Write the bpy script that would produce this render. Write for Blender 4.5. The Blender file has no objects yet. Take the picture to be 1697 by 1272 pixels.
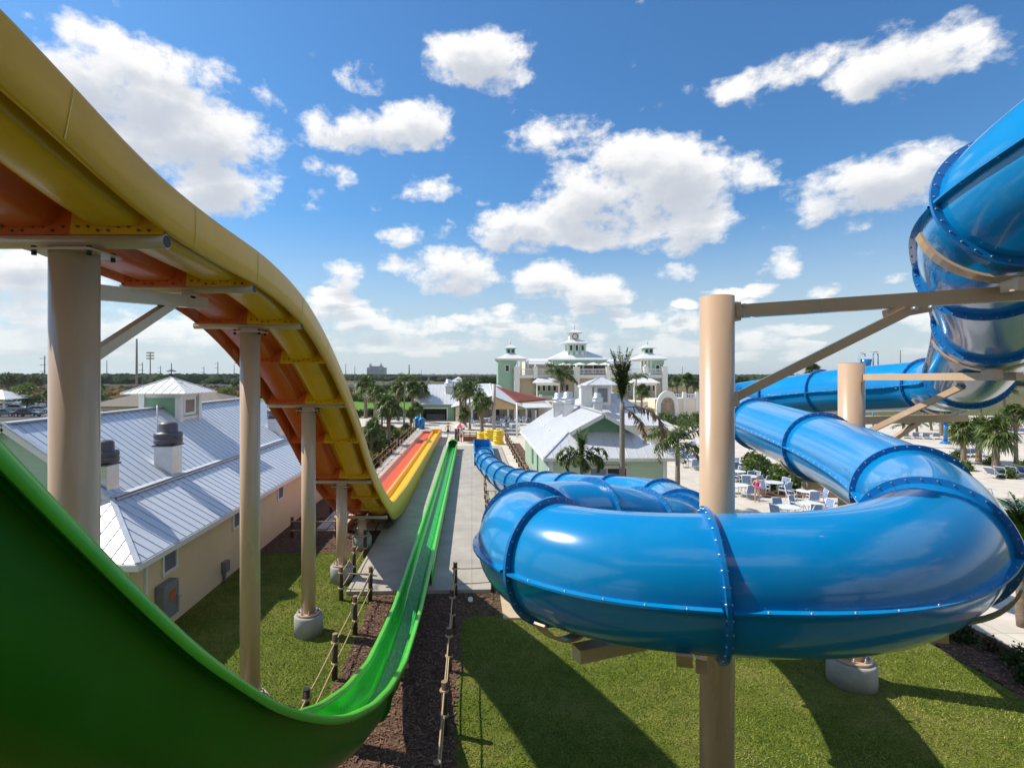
import bpy, math, random
from mathutils import Vector, Matrix
random.seed(7)
sc = bpy.context.scene
COL = sc.collection
PI = math.pi
H = 7.8                      # eye height above the lawn
F = 880.0                    # focal length in photo pixels, used only to turn measurements into metres
def GP(px, py, z=0.0):       # measurement on a level at height z
    Y = (H - z) * F / (py - 620.0)
    return Vector(((px - 782.0) * Y / F, Y, z))
def XA(px, Y): return (px - 782.0) * Y / F
def ZA(py, Y): return H + (620.0 - py) * Y / F
def AT(px, py, Y): return Vector((XA(px, Y), Y, ZA(py, Y)))

# ------------------------------------------------------------------ objects
def tag(o, label=None, cat=None, group=None, kind=None):
    if label: o['label'] = label
    if cat: o['category'] = cat
    if group: o['group'] = group
    if kind: o['kind'] = kind
    return o
def thing(name, label, cat, loc=(0, 0, 0), group=None, rz=0.0):
    o = bpy.data.objects.new(name, None)
    COL.objects.link(o)
    o.location = loc
    o.rotation_euler = (0, 0, rz)
    o.empty_display_size = 0.3
    return tag(o, label, cat, group)
def wloc(o):
    v = Vector((0, 0, 0))
    while o is not None:
        v += Vector(o.location)
        o = o.parent
    return v
KIDS = {}
def dup(root, loc=None, rz=None, label=None, scale=None, group=None, parent=None):
    r = root.copy()
    COL.objects.link(r)
    if parent is not None: r.parent = parent
    if loc is not None: r.location = loc
    if rz is not None: r.rotation_euler = (0, 0, rz)
    if scale is not None: r.scale = (scale, scale, scale) if not isinstance(scale, tuple) else scale
    if label: r['label'] = label
    if group: r['group'] = group
    for ch in list(root.children): dup(ch, parent=r)
    return r

class MB:
    def join(s, o, mat=1):
        b = len(s.v); s.v += o.v
        s.f += [tuple(b + i for i in f) for f in o.f]; s.m += [mat] * len(o.f); s.s += o.s
        return s
    def __init__(s):
        s.v = []; s.f = []; s.m = []; s.s = []
    def add(s, verts, faces, mat=0, smooth=False):
        b = len(s.v)
        s.v += [tuple(v) for v in verts]
        for f in faces:
            s.f.append(tuple(b + i for i in f)); s.m.append(mat); s.s.append(smooth)
        return s
    def box(s, c, d, rz=0.0, mat=0, bev=0.0):
        x, y, z = d[0] / 2, d[1] / 2, d[2] / 2
        ca, sa = math.cos(rz), math.sin(rz)
        vs = []
        for sx, sy, sz in ((-1,-1,-1),(1,-1,-1),(1,1,-1),(-1,1,-1),(-1,-1,1),(1,-1,1),(1,1,1),(-1,1,1)):
            a, b = sx * x, sy * y
            vs.append((c[0] + a * ca - b * sa, c[1] + a * sa + b * ca, c[2] + sz * z))
        return s.add(vs, [(0,3,2,1),(4,5,6,7),(0,1,5,4),(1,2,6,5),(2,3,7,6),(3,0,4,7)], mat)
    def bx(s, x0, x1, y0, y1, z0, z1, mat=0):
        return s.box(((x0+x1)/2, (y0+y1)/2, (z0+z1)/2), (abs(x1-x0), abs(y1-y0), abs(z1-z0)), 0, mat)
    def beam(s, p0, p1, w, h, up=(0, 0, 1), mat=0):
        p0, p1 = Vector(p0), Vector(p1)
        t = (p1 - p0).normalized(); u = Vector(up)
        r = t.cross(u)
        if r.length < 1e-4: r = t.cross(Vector((1, 0, 0)))
        r.normalize(); u = r.cross(t).normalized()
        vs = []
        for p in (p0, p1):
            for a, b in ((-1,-1),(1,-1),(1,1),(-1,1)):
                vs.append(p + r * (a * w / 2) + u * (b * h / 2))
        return s.add(vs, [(0,1,2,3),(7,6,5,4),(0,4,5,1),(1,5,6,2),(2,6,7,3),(3,7,4,0)], mat)
    def cyl(s, p0, p1, r0, r1=None, n=16, caps=True, mat=0, smooth=True):
        if r1 is None: r1 = r0
        p0, p1 = Vector(p0), Vector(p1)
        t = (p1 - p0).normalized()
        a = t.cross(Vector((0, 0, 1)))
        if a.length < 1e-3: a = Vector((1, 0, 0))
        a.normalize(); b = t.cross(a)
        vs = []
        for p, r in ((p0, r0), (p1, r1)):
            for i in range(n):
                an = 2 * PI * i / n
                vs.append(p + a * (r * math.cos(an)) + b * (r * math.sin(an)))
        s.add(vs, [(i, (i+1) % n, n + (i+1) % n, n + i) for i in range(n)], mat, smooth)
        if caps:
            k = len(s.v) - 2 * n
            s.f.append(tuple(k + i for i in reversed(range(n)))); s.m.append(mat); s.s.append(False)
            s.f.append(tuple(k + n + i for i in range(n))); s.m.append(mat); s.s.append(False)
        return s
    def pipe(s, pts, r, n=8, mat=0, caps=True, smooth=True):
        pts = [Vector(p) for p in pts]
        rr = r if isinstance(r, (list, tuple)) else [r] * len(pts)
        vs = []; pa = None
        for i, p in enumerate(pts):
            t = (pts[min(i+1, len(pts)-1)] - pts[max(i-1, 0)]).normalized()
            if pa is None:
                a = t.cross(Vector((0, 0, 1)))
                if a.length < 1e-3: a = Vector((1, 0, 0))
            else:
                a = pa - t * pa.dot(t)
            a.normalize(); pa = a; b = t.cross(a)
            for j in range(n):
                an = 2 * PI * j / n
                vs.append(p + (a * math.cos(an) + b * math.sin(an)) * rr[i])
        fs = []
        for i in range(len(pts) - 1):
            for j in range(n):
                fs.append((i*n + j, i*n + (j+1) % n, (i+1)*n + (j+1) % n, (i+1)*n + j))
        s.add(vs, fs, mat, smooth)
        if caps:
            k = len(s.v) - len(vs)
            s.f.append(tuple(k + j for j in reversed(range(n)))); s.m.append(mat); s.s.append(False)
            k2 = k + (len(pts)-1) * n
            s.f.append(tuple(k2 + j for j in range(n))); s.m.append(mat); s.s.append(False)
        return s
    def lathe(s, c, prof, n=24, mat=0, smooth=True, caps=True):
        c = Vector(c); vs = []
        for r, z in prof:
            for i in range(n):
                an = 2 * PI * i / n
                vs.append((c.x + r * math.cos(an), c.y + r * math.sin(an), c.z + z))
        fs = []
        for k in range(len(prof) - 1):
            for i in range(n):
                fs.append((k*n + i, k*n + (i+1) % n, (k+1)*n + (i+1) % n, (k+1)*n + i))
        s.add(vs, fs, mat, smooth)
        if caps:
            b = len(s.v) - len(vs)
            s.f.append(tuple(b + i for i in reversed(range(n)))); s.m.append(mat); s.s.append(False)
            e = b + (len(prof)-1) * n
            s.f.append(tuple(e + i for i in range(n))); s.m.append(mat); s.s.append(False)
        return s
    def prism(s, poly, z0, z1, mat=0):      # poly: xy outline, counter-clockwise
        n = len(poly)
        vs = [(p[0], p[1], z0) for p in poly] + [(p[0], p[1], z1) for p in poly]
        return s.add(vs, [tuple(reversed(range(n))), tuple(range(n, 2*n))] + [(i, (i+1) % n, n + (i+1) % n, n + i) for i in range(n)], mat)
    def slab(s, pts, th, mat=0):            # any planar polygon given a thickness straight down
        n = len(pts); pts = [Vector(p) for p in pts]
        vs = pts + [p - Vector((0, 0, th)) for p in pts]
        return s.add(vs, [tuple(range(n)), tuple(reversed(range(n, 2*n)))] + [(i, n + i, n + (i+1) % n, (i+1) % n) for i in range(n)], mat)
    def build(s, name, mats, parent=None, solid=0.0, off=0.0, bevel=0.0, label=None, kind=None, sub=0):
        me = bpy.data.meshes.new(name)
        o0 = wloc(parent) if parent is not None else Vector((0, 0, 0))
        if parent is not None:
            vv = [(v[0]-o0.x, v[1]-o0.y, v[2]-o0.z) for v in s.v]
        else: vv = s.v
        me.from_pydata(vv, [], s.f)
        if not isinstance(mats, (list, tuple)): mats = [mats]
        for m in mats: me.materials.append(m)
        if len(mats) > 1: me.polygons.foreach_set('material_index', s.m)
        me.polygons.foreach_set('use_smooth', s.s)
        me.update()
        o = bpy.data.objects.new(name, me)
        COL.objects.link(o)
        if parent is not None: o.parent = parent
        if sub:
            m = o.modifiers.new('sub', 'SUBSURF'); m.levels = sub; m.render_levels = sub
        if bevel:
            m = o.modifiers.new('bevel', 'BEVEL'); m.width = bevel; m.segments = 2; m.limit_method = 'ANGLE'; m.angle_limit = math.radians(40)
        if solid:
            m = o.modifiers.new('solid', 'SOLIDIFY'); m.thickness = solid; m.offset = off
        if label: o['label'] = label
        if kind: o['kind'] = kind
        return o

# ------------------------------------------------------------------ materials
def nodes(name):
    m = bpy.data.materials.new(name); m.use_nodes = True
    nt = m.node_tree
    return m, nt, nt.nodes['Principled BSDF']
def N(nt, t, **kw):
    n = nt.nodes.new(t)
    for k, v in kw.items(): setattr(n, k, v)
    return n
def L(nt, a, b): nt.links.new(a, b)
def mat(name, col, rough=0.5, metal=0.0, var=0.12, vs=3.0, bump=0.0, bs=40.0, coat=0.0, spec=0.5, col2=None, stretch=None, rvar=0.1, dirt=None, trans=0.0):
    m, nt, p = nodes(name)
    tc = N(nt, 'ShaderNodeTexCoord'); src = tc.outputs['Object']
    if stretch:
        mp = N(nt, 'ShaderNodeMapping'); mp.inputs['Scale'].default_value = stretch
        L(nt, src, mp.inputs['Vector']); src = mp.outputs['Vector']
    nz = N(nt, 'ShaderNodeTexNoise'); nz.inputs['Scale'].default_value = vs; nz.inputs['Detail'].default_value = 6; nz.inputs['Roughness'].default_value = 0.62
    L(nt, src, nz.inputs['Vector'])
    rp = N(nt, 'ShaderNodeValToRGB')
    c2 = col2 if col2 else tuple(c * (1 - var) for c in col)
    c1 = col if col2 else tuple(min(1, c * (1 + var)) for c in col)
    rp.color_ramp.elements[0].position = 0.3; rp.color_ramp.elements[1].position = 0.7
    rp.color_ramp.elements[0].color = (*c2, 1); rp.color_ramp.elements[1].color = (*c1, 1)
    L(nt, nz.outputs['Fac'], rp.inputs['Fac'])
    out = rp.outputs['Color']
    if dirt:                                  # thin settled grime / streaks with a shape of their own
        n2 = N(nt, 'ShaderNodeTexNoise'); n2.inputs['Scale'].default_value = dirt[1]; n2.inputs['Detail'].default_value = 8; n2.inputs['Roughness'].default_value = 0.7
        L(nt, src, n2.inputs['Vector'])
        r2 = N(nt, 'ShaderNodeValToRGB'); r2.color_ramp.elements[0].position = dirt[2]; r2.color_ramp.elements[1].position = dirt[3]
        r2.color_ramp.elements[0].color = (0, 0, 0, 1); r2.color_ramp.elements[1].color = (dirt[4],) * 3 + (1,)
        L(nt, n2.outputs['Fac'], r2.inputs['Fac'])
        mx = N(nt, 'ShaderNodeMix', data_type='RGBA'); mx.inputs[7].default_value = (*dirt[0], 1)
        L(nt, r2.outputs['Color'], mx.inputs[0]); L(nt, out, mx.inputs[6]); out = mx.outputs[2]
    L(nt, out, p.inputs['Base Color'])
    p.inputs['Metallic'].default_value = metal
    p.inputs['Specular IOR Level'].default_value = spec
    p.inputs['Coat Weight'].default_value = coat; p.inputs['Coat Roughness'].default_value = 0.05
    mr = N(nt, 'ShaderNodeMapRange'); mr.inputs[3].default_value = max(0.02, rough - rvar); mr.inputs[4].default_value = min(1, rough + rvar)
    L(nt, nz.outputs['Fac'], mr.inputs[0]); L(nt, mr.outputs[0], p.inputs['Roughness'])
    if trans:
        p.inputs['Subsurface Weight'].default_value = 0.0
    if bump:
        n3 = N(nt, 'ShaderNodeTexNoise'); n3.inputs['Scale'].default_value = bs; n3.inputs['Detail'].default_value = 5
        L(nt, src, n3.inputs['Vector'])
        b = N(nt, 'ShaderNodeBump'); b.inputs['Strength'].default_value = bump; b.inputs['Distance'].default_value = 0.02
        L(nt, n3.outputs['Fac'], b.inputs['Height']); L(nt, b.outputs['Normal'], p.inputs['Normal'])
    return m
def leafmat(name, c1, c2, tr=0.35):
    m, nt, p = nodes(name)
    tc = N(nt, 'ShaderNodeTexCoord')
    nz = N(nt, 'ShaderNodeTexNoise'); nz.inputs['Scale'].default_value = 1.6; nz.inputs['Detail'].default_value = 4
    L(nt, tc.outputs['Object'], nz.inputs['Vector'])
    oi = N(nt, 'ShaderNodeNewGeometry')
    ad = N(nt, 'ShaderNodeMath', operation='ADD'); L(nt, nz.outputs['Fac'], ad.inputs[0])
    mu = N(nt, 'ShaderNodeMath', operation='MULTIPLY_ADD'); mu.inputs[1].default_value = 0.5; mu.inputs[2].default_value = -0.25
    L(nt, oi.outputs['Random Per Island'], mu.inputs[0]); L(nt, mu.outputs[0], ad.inputs[1])
    rp = N(nt, 'ShaderNodeValToRGB'); rp.color_ramp.elements[0].position = 0.25; rp.color_ramp.elements[1].position = 0.75
    rp.color_ramp.elements[0].color = (*c1, 1); rp.color_ramp.elements[1].color = (*c2, 1)
    L(nt, ad.outputs[0], rp.inputs['Fac'])
    L(nt, rp.outputs['Color'], p.inputs['Base Color'])
    p.inputs['Roughness'].default_value = 0.45
    t = N(nt, 'ShaderNodeBsdfTranslucent'); L(nt, rp.outputs['Color'], t.inputs['Color'])
    ms = N(nt, 'ShaderNodeMixShader'); ms.inputs[0].default_value = tr
    L(nt, p.outputs[0], ms.inputs[1]); L(nt, t.outputs[0], ms.inputs[2])
    L(nt, ms.outputs[0], nt.nodes['Material Output'].inputs['Surface'])
    return m

M = {}
M['yellow'] = mat('yellow_gelcoat', (0.76, 0.385, 0.005), 0.34, var=0.06, vs=0.8, coat=0.12, spec=.35, dirt=((0.3, 0.2, 0.05), 2.5, 0.52, 0.75, 0.35))
M['skirt'] = mat('lime_yellow_gelcoat', (0.70, 0.345, 0.004), 0.38, var=0.06, vs=0.6, coat=0.12, spec=.3, dirt=((0.45, 0.24, 0.02), 1.4, 0.5, 0.8, 0.4))
M['orange'] = mat('orange_red_gelcoat', (0.62, 0.11, 0.018), 0.34, var=0.08, vs=0.8, coat=0.12, spec=.35, dirt=((0.3, 0.06, 0.02), 2.2, 0.5, 0.8, 0.4))
M['green'] = mat('green_gelcoat', (0.022, 0.46, 0.018), 0.2, var=0.08, vs=0.7, coat=0.25, spec=.4)
M['green_rim'] = mat('lime_green_rim', (0.085, 0.50, 0.035), 0.3, var=0.06, coat=0.1, spec=.35)
M['green_shaded'] = mat('shaded_green_gelcoat', (0.018, 0.135, 0.005), 0.36, var=0.18, vs=0.7, spec=.25, dirt=((0.03, 0.13, 0.03), 2.0, .5, .75, .35))  # shade on the outer wall is put into this darker green
M['blue'] = mat('blue_gelcoat', (0.001, 0.22, 0.52), 0.17, var=0.05, vs=0.5, coat=0.4, rvar=0.09, dirt=((0.05, 0.28, 0.50), 1.6, 0.5, 0.78, 0.32))
M['blue_flange'] = mat('deep_blue_flange', (0.003, 0.155, 0.43), 0.28, var=0.08, coat=0.2)
M['tan'] = mat('tan_painted_steel', (0.54, 0.365, 0.23), 0.3, var=0.08, vs=1.5, coat=0.25, dirt=((0.25, 0.17, 0.1), 3.0, 0.55, 0.8, 0.3), stretch=(1, 1, 0.25))
M['bolt'] = mat('zinc_bolt', (0.36, 0.40, 0.45), 0.5, metal=0.8)
M['concrete'] = mat('grey_concrete', (0.34, 0.335, 0.31), 0.9, var=0.14, vs=2.5, bump=0.25, bs=60)
M['black'] = mat('black_rubber', (0.015, 0.015, 0.016), 0.6)
# ------------------------------------------------------------------ camera, sun, sky
cam = bpy.data.cameras.new('camera'); co = bpy.data.objects.new('camera', cam); COL.objects.link(co)
co.location = (0, 0, H); co.rotation_euler = (PI / 2, 0, 0)
cam.sensor_width = 36; cam.sensor_fit = 'HORIZONTAL'; cam.lens = 36 * F / 1697
cam.shift_x = (848.5 - 782) / 1697; cam.shift_y = -(636 - 620) / 1697
cam.clip_start = 0.05; cam.clip_end = 20000
sc.camera = co
SUN_EL = math.radians(48); SUN_AZ = math.atan2(-0.958, 0.287)    # azimuth from +Y towards +X
sd = Vector((math.sin(SUN_AZ) * math.cos(SUN_EL), math.cos(SUN_AZ) * math.cos(SUN_EL), math.sin(SUN_EL)))
sl = bpy.data.lights.new('sun', 'SUN'); sl.energy = 4.8; sl.angle = math.radians(0.5); sl.color = (1.0, 0.94, 0.84)
so = bpy.data.objects.new('sun', sl); COL.objects.link(so)
so.rotation_euler = (-sd).to_track_quat('-Z', 'Y').to_euler()
so.location = (-30, 20, 60)

w = bpy.data.worlds.new('World'); sc.world = w; w.use_nodes = True
nt = w.node_tree; bg = nt.nodes['Background']
sky = N(nt, 'ShaderNodeTexSky', sky_type='NISHITA'); sky.sun_disc = False
sky.sun_elevation = SUN_EL; sky.sun_rotation = SUN_AZ
sky.altitude = 20; sky.air_density = 1.25; sky.dust_density = 0.6; sky.ozone_density = 2.6
bg.inputs['Strength'].default_value = 0.08
def MA(op, a, b=None, c=None):
    n = N(nt, 'ShaderNodeMath', operation=op)
    for i, x in enumerate((a, b, c)):
        if x is None: continue
        if isinstance(x, (int, float)): n.inputs[i].default_value = x
        else: L(nt, x, n.inputs[i])
    return n.outputs[0]
tc = N(nt, 'ShaderNodeTexCoord')
sx = N(nt, 'ShaderNodeSeparateXYZ'); L(nt, tc.outputs['Generated'], sx.inputs[0])
DX, DY, DZ = sx.outputs
az = MA('ARCTAN2', DX, DY); el = MA('ARCSINE', DZ)
# each cloud: azimuth, elevation, half width, half height (degrees on the dome), weight
def dirang(px, py):
    d = Vector(((px - 782) / F, 1, (620 - py) / F)).normalized()
    return math.atan2(d.x, d.y), math.asin(d.z)
clouds = [(200,150,150,60,1.0),(330,230,110,60,1.0),(230,220,120,60,.9),(370,300,75,50,.9),(250,110,160,40,.8),(420,245,40,35,.75),
 (630,215,105,42,.95),(700,205,55,40,.9),(560,225,60,30,.8),(800,105,70,45,.95),(855,130,30,20,.6),(600,120,36,22,.55),(520,282,36,20,.6),(570,302,22,20,.5),(480,183,20,18,.45),(524,335,20,14,.5),(710,310,52,20,.6),
 (1010,340,110,60,1.0),(1100,310,110,60,1.0),(1150,380,60,36,.9),(860,375,70,36,.95),(1050,260,60,36,.85),(1230,290,45,34,.75),(950,290,36,24,.6),(930,230,70,32,.72),(1030,385,110,30,.9),
 (1450,300,125,48,1.05),(1530,270,70,38,.95),(1370,335,55,28,.9),(1410,370,36,18,.6),(1500,100,110,45,.9),(1640,85,70,24,.65),(1310,115,60,24,.5),(1215,150,44,24,.7),(1260,165,36,18,.5),(1290,440,34,20,.75),(1100,165,38,22,.5),(1580,150,24,16,.4),
 (668,392,34,20,.7),(730,383,24,18,.6),(577,453,32,24,.75),(760,452,64,36,.95),(650,440,40,14,.5),(905,465,60,28,.85),(980,478,60,24,.8),(1122,452,32,16,.55),(1030,495,40,14,.5),
 (580,530,80,22,.8),(680,540,70,16,.7),(820,530,70,16,.6),(905,530,60,14,.6),(560,560,120,18,.6),(1060,520,45,18,.7),(1120,540,60,18,.6),(1260,560,50,18,.6),(1370,480,30,12,.5),(1490,460,30,10,.5),(1530,525,50,20,.7),(30,460,110,45,.8),(90,520,160,40,.7),(60,400,60,25,.5),(-120,300,160,90,.9),(1850,200,120,50,.9),(2000,420,160,40,.8),(330,560,140,22,.6),(200,580,160,16,.5),(740,570,140,16,.5),(960,560,140,16,.5),(1300,590,140,14,.4),(1600,570,120,18,.5)]
clouds = [c for c in clouds if c[4] > 0.45] + [(40,430,70,30,.9),(60,560,150,22,.85),(250,545,120,16,.8),(560,500,50,12,.8),(700,575,120,12,.8),(880,545,90,12,.8),(1120,575,90,14,.75),(1300,545,60,10,.7)]
cr_ = random.Random(19)
clouds += [(cr_.uniform(430, 1660), 470 + 125 * cr_.random() ** .8, cr_.uniform(18, 42), cr_.uniform(7, 13), cr_.uniform(.75, .95)) for _ in range(30)]
clouds += [(-700,200,300,120,.9),(2300,150,260,90,.9)]
EXT = [(180,20,30,12,.9),(100,40,30,10,.9),(-160,30,40,14,.9),(140,15,30,8,.8),(-110,18,30,9,.8),(170,50,25,10,.9),(60,60,20,9,.8),(-170,65,30,9,.8)]
# warp the lookup so that no outline stays an ellipse
zz = MA('ADD', DZ, 0.16)
cv = N(nt, 'ShaderNodeCombineXYZ'); L(nt, MA('DIVIDE', DX, zz), cv.inputs[0]); L(nt, MA('DIVIDE', DY, zz), cv.inputs[1])
L(nt, MA('MULTIPLY', DZ, 2.2), cv.inputs[2])
wn = N(nt, 'ShaderNodeTexNoise'); wn.inputs['Scale'].default_value = 2.6; wn.inputs['Detail'].default_value = 5; wn.inputs['Roughness'].default_value = 0.6
L(nt, cv.outputs[0], wn.inputs['Vector'])
ws = N(nt, 'ShaderNodeSeparateColor'); L(nt, wn.outputs['Color'], ws.inputs[0])
wamp = MA('MULTIPLY_ADD', el, 0.10, 0.045)
azw = MA('ADD', az, MA('MULTIPLY', MA('SUBTRACT', ws.outputs[0], 0.5), wamp))
elw = MA('ADD', el, MA('MULTIPLY', MA('SUBTRACT', ws.outputs[1], 0.5), MA('MULTIPLY', wamp, 0.8)))
lst = []
for px, py, hw, hh, wt in clouds:
    a, e = dirang(px, py); a1, e1 = dirang(px + hw, py); a2, e2 = dirang(px, py - hh)
    lst.append((a, e, abs(a1 - a) + abs(e1 - e) * .3, abs(e2 - e), wt))
for a, e, hw, hh, wt in EXT:
    lst.append((math.radians(a), math.radians(e), math.radians(hw), math.radians(hh), wt))
def VM(op, a, b=None, c=None):
    n = N(nt, 'ShaderNodeVectorMath', operation=op)
    for i, x in enumerate((a, b, c)):
        if x is None: continue
        if isinstance(x, tuple): n.inputs[i].default_value = x
        else: L(nt, x, n.inputs[i])
    return n.outputs[0]
def spread(x):
    n = N(nt, 'ShaderNodeCombineXYZ')
    for i in range(3): L(nt, x, n.inputs[i])
    return n.outputs[0]
A3, E3, U3 = spread(azw), spread(elw), spread(MA('ADD', elw, 0.03))
while len(lst) % 3: lst.append((0, -1, .01, .01, 0.0))
t1 = t2 = None
for k in range(0, len(lst), 3):               # three clouds per vector
    g3 = lst[k:k+3]
    ia = tuple(1 / (g[2] * 1.6) for g in g3); ie = tuple(1 / (g[3] * 1.6) for g in g3)
    va = VM('MULTIPLY_ADD', A3, ia, tuple(-g[0] * i for g, i in zip(g3, ia)))
    va = VM('MULTIPLY', va, va)
    oe = tuple(-g[1] * i for g, i in zip(g3, ie)); wt = tuple(g[4] for g in g3); nw = tuple(-g[4] for g in g3)
    v1 = VM('MULTIPLY_ADD', E3, ie, oe); f1 = VM('MULTIPLY_ADD', VM('MULTIPLY_ADD', v1, v1, va), nw, wt)
    v2 = VM('MULTIPLY_ADD', U3, ie, oe); f2 = VM('MULTIPLY_ADD', VM('MULTIPLY_ADD', v2, v2, va), nw, wt)
    t1 = f1 if t1 is None else VM('MAXIMUM', t1, f1)
    t2 = f2 if t2 is None else VM('MAXIMUM', t2, f2)
def top3(v):
    n = N(nt, 'ShaderNodeSeparateXYZ'); L(nt, v, n.inputs[0])
    return MA('MAXIMUM', MA('MAXIMUM', MA('MAXIMUM', n.outputs[0], n.outputs[1]), n.outputs[2]), 0.0)
base, base_up = top3(t1), top3(t2)
def fbm(vec, sc_, det, rough=0.62):
    n = N(nt, 'ShaderNodeTexNoise'); n.inputs['Scale'].default_value = sc_; n.inputs['Detail'].default_value = det; n.inputs['Roughness'].default_value = rough
    L(nt, vec, n.inputs['Vector']); return n.outputs['Fac']
dcv = N(nt, 'ShaderNodeCombineXYZ'); L(nt, MA('MULTIPLY', az, 1.0), dcv.inputs[0]); L(nt, MA('MULTIPLY', el, 1.35), dcv.inputs[1])
nscale = 9.0
n1 = fbm(dcv.outputs[0], nscale, 10)
sh = N(nt, 'ShaderNodeVectorMath', operation='ADD'); L(nt, dcv.outputs[0], sh.inputs[0]); sh.inputs[1].default_value = (-0.012, 0.022, 0)
n1b = fbm(sh.outputs[0], nscale, 7)
n2 = fbm(dcv.outputs[0], 30.0, 6, 0.58)
raw = MA('ADD', MA('MULTIPLY', base, 0.62), MA('MULTIPLY_ADD', n1, 1.35, -0.67))
raw = MA('ADD', raw, MA('MULTIPLY_ADD', n2, 0.44, -0.22))
dens = N(nt, 'ShaderNodeMapRange', interpolation_type='SMOOTHSTEP'); dens.inputs[1].default_value = 0.18; dens.inputs[2].default_value = 0.50
L(nt, raw, dens.inputs[0])
body = N(nt, 'ShaderNodeMapRange', interpolation_type='SMOOTHSTEP'); body.inputs[1].default_value = 0.15; body.inputs[2].default_value = 1.0
rawb = MA('ADD', MA('MULTIPLY', base_up, 0.95), MA('MULTIPLY_ADD', n1b, 0.9, -0.45))
L(nt, rawb, body.inputs[0])
# a cloud gives back sun light: bright where little cloud stands above it, greyer where much does
cc = N(nt, 'ShaderNodeValToRGB'); els = cc.color_ramp.elements
els[0].position = 0.0; els[0].color = (11.4, 11.2, 10.9, 1); els[1].position = 1.0; els[1].color = (6.3, 6.75, 7.5, 1)
e = els.new(0.5); e.color = (10.2, 10.2, 10.2, 1)
L(nt, body.outputs[0], cc.inputs['Fac'])
# thin milky air near the horizon
hz = N(nt, 'ShaderNodeMapRange', interpolation_type='SMOOTHSTEP'); hz.inputs[1].default_value = 0.0; hz.inputs[2].default_value = 0.30; hz.inputs[3].default_value = 0.78; hz.inputs[4].default_value = 0.0
L(nt, MA('ABSOLUTE', DZ), hz.inputs[0])
hm = N(nt, 'ShaderNodeMix', data_type='RGBA'); hm.inputs[7].default_value = (7.3, 8.0, 8.5, 1)
sk = N(nt, 'ShaderNodeMix', data_type='RGBA', blend_type='MULTIPLY'); sk.inputs[0].default_value = 1.0; sk.inputs[7].default_value = (0.60, 1.08, 1.48, 1)
L(nt, sky.outputs[0], sk.inputs[6])
L(nt, hz.outputs[0], hm.inputs[0]); L(nt, sk.outputs[2], hm.inputs[6])
mx = N(nt, 'ShaderNodeMix', data_type='RGBA')
lowf = N(nt, 'ShaderNodeMapRange'); lowf.inputs[1].default_value = 0.0; lowf.inputs[2].default_value = 0.12; lowf.inputs[3].default_value = 0.35; lowf.inputs[4].default_value = 0.97
L(nt, DZ, lowf.inputs[0])
L(nt, MA('MULTIPLY', dens.outputs[0], lowf.outputs[0]), mx.inputs[0])
L(nt, hm.outputs[2], mx.inputs[6]); L(nt, cc.outputs['Color'], mx.inputs[7])
L(nt, mx.outputs[2], bg.inputs['Color'])
sc.view_settings.view_transform = 'Standard'; sc.view_settings.look = 'None'; sc.view_settings.exposure = 0.25; sc.view_settings.gamma = 1.0
sc.cycles.max_bounces = 8; sc.cycles.diffuse_bounces = 3; sc.cycles.glossy_bounces = 4; sc.cycles.transmission_bounces = 4
# ------------------------------------------------------------------ slide paths
def interp(tab, y):
    if y <= tab[0][0]:
        (a, b), (c, d) = tab[0], tab[1]
    elif y >= tab[-1][0]:
        (a, b), (c, d) = tab[-2], tab[-1]
    else:
        for i in range(len(tab) - 1):
            if tab[i][0] <= y <= tab[i+1][0]:
                (a, b), (c, d) = tab[i], tab[i+1]; break
    return b + (d - b) * (y - a) / (c - a)
def smooth_path(tab, ys, win):
    out = []
    for y in ys:
        ww = win if win < 1 else win
        n = 9; acc = 0; wsum = 0
        for k in range(-n, n + 1):
            wgt = 1 - abs(k) / (n + 1)
            acc += wgt * interp(tab, y + k * ww / n); wsum += wgt
        out.append((y, acc / wsum))
    return out
def sweep(mb, path, prof_fn, mat_fn=None, smooth=True, close=False):
    """path: list of (Y, Z); prof_fn(Y) -> list of (x, h), h measured square to the path"""
    n = len(path); rows = []
    for i, (y, z) in enumerate(path):
        y0, z0 = path[max(0, i-1)]; y1, z1 = path[min(n-1, i+1)]
        t = Vector((0, y1 - y0, z1 - z0)).normalized()
        up = Vector((0, -t.z, t.y))
        rows.append([Vector((x, y, z)) + up * h for x, h in prof_fn(y)])
    m = len(rows[0])
    vs = [p for r in rows for p in r]
    fs = []
    for i in range(n - 1):
        for j in range(m if close else m - 1):
            fs.append((i*m + j, i*m + (j+1) % m, (i+1)*m + (j+1) % m, (i+1)*m + j))
    mb.add(vs, fs, 0, smooth)
    return rows
def frame_at(path, y):
    for i in range(len(path) - 1):
        if path[i][0] <= y <= path[i+1][0]:
            y0, z0 = path[i]; y1, z1 = path[i+1]
            t = Vector((0, y1-y0, z1-z0)).normalized()
            return Vector((0, y, z0 + (z1-z0) * (y-y0)/(y1-y0))), t, Vector((0, -t.z, t.y))

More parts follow.
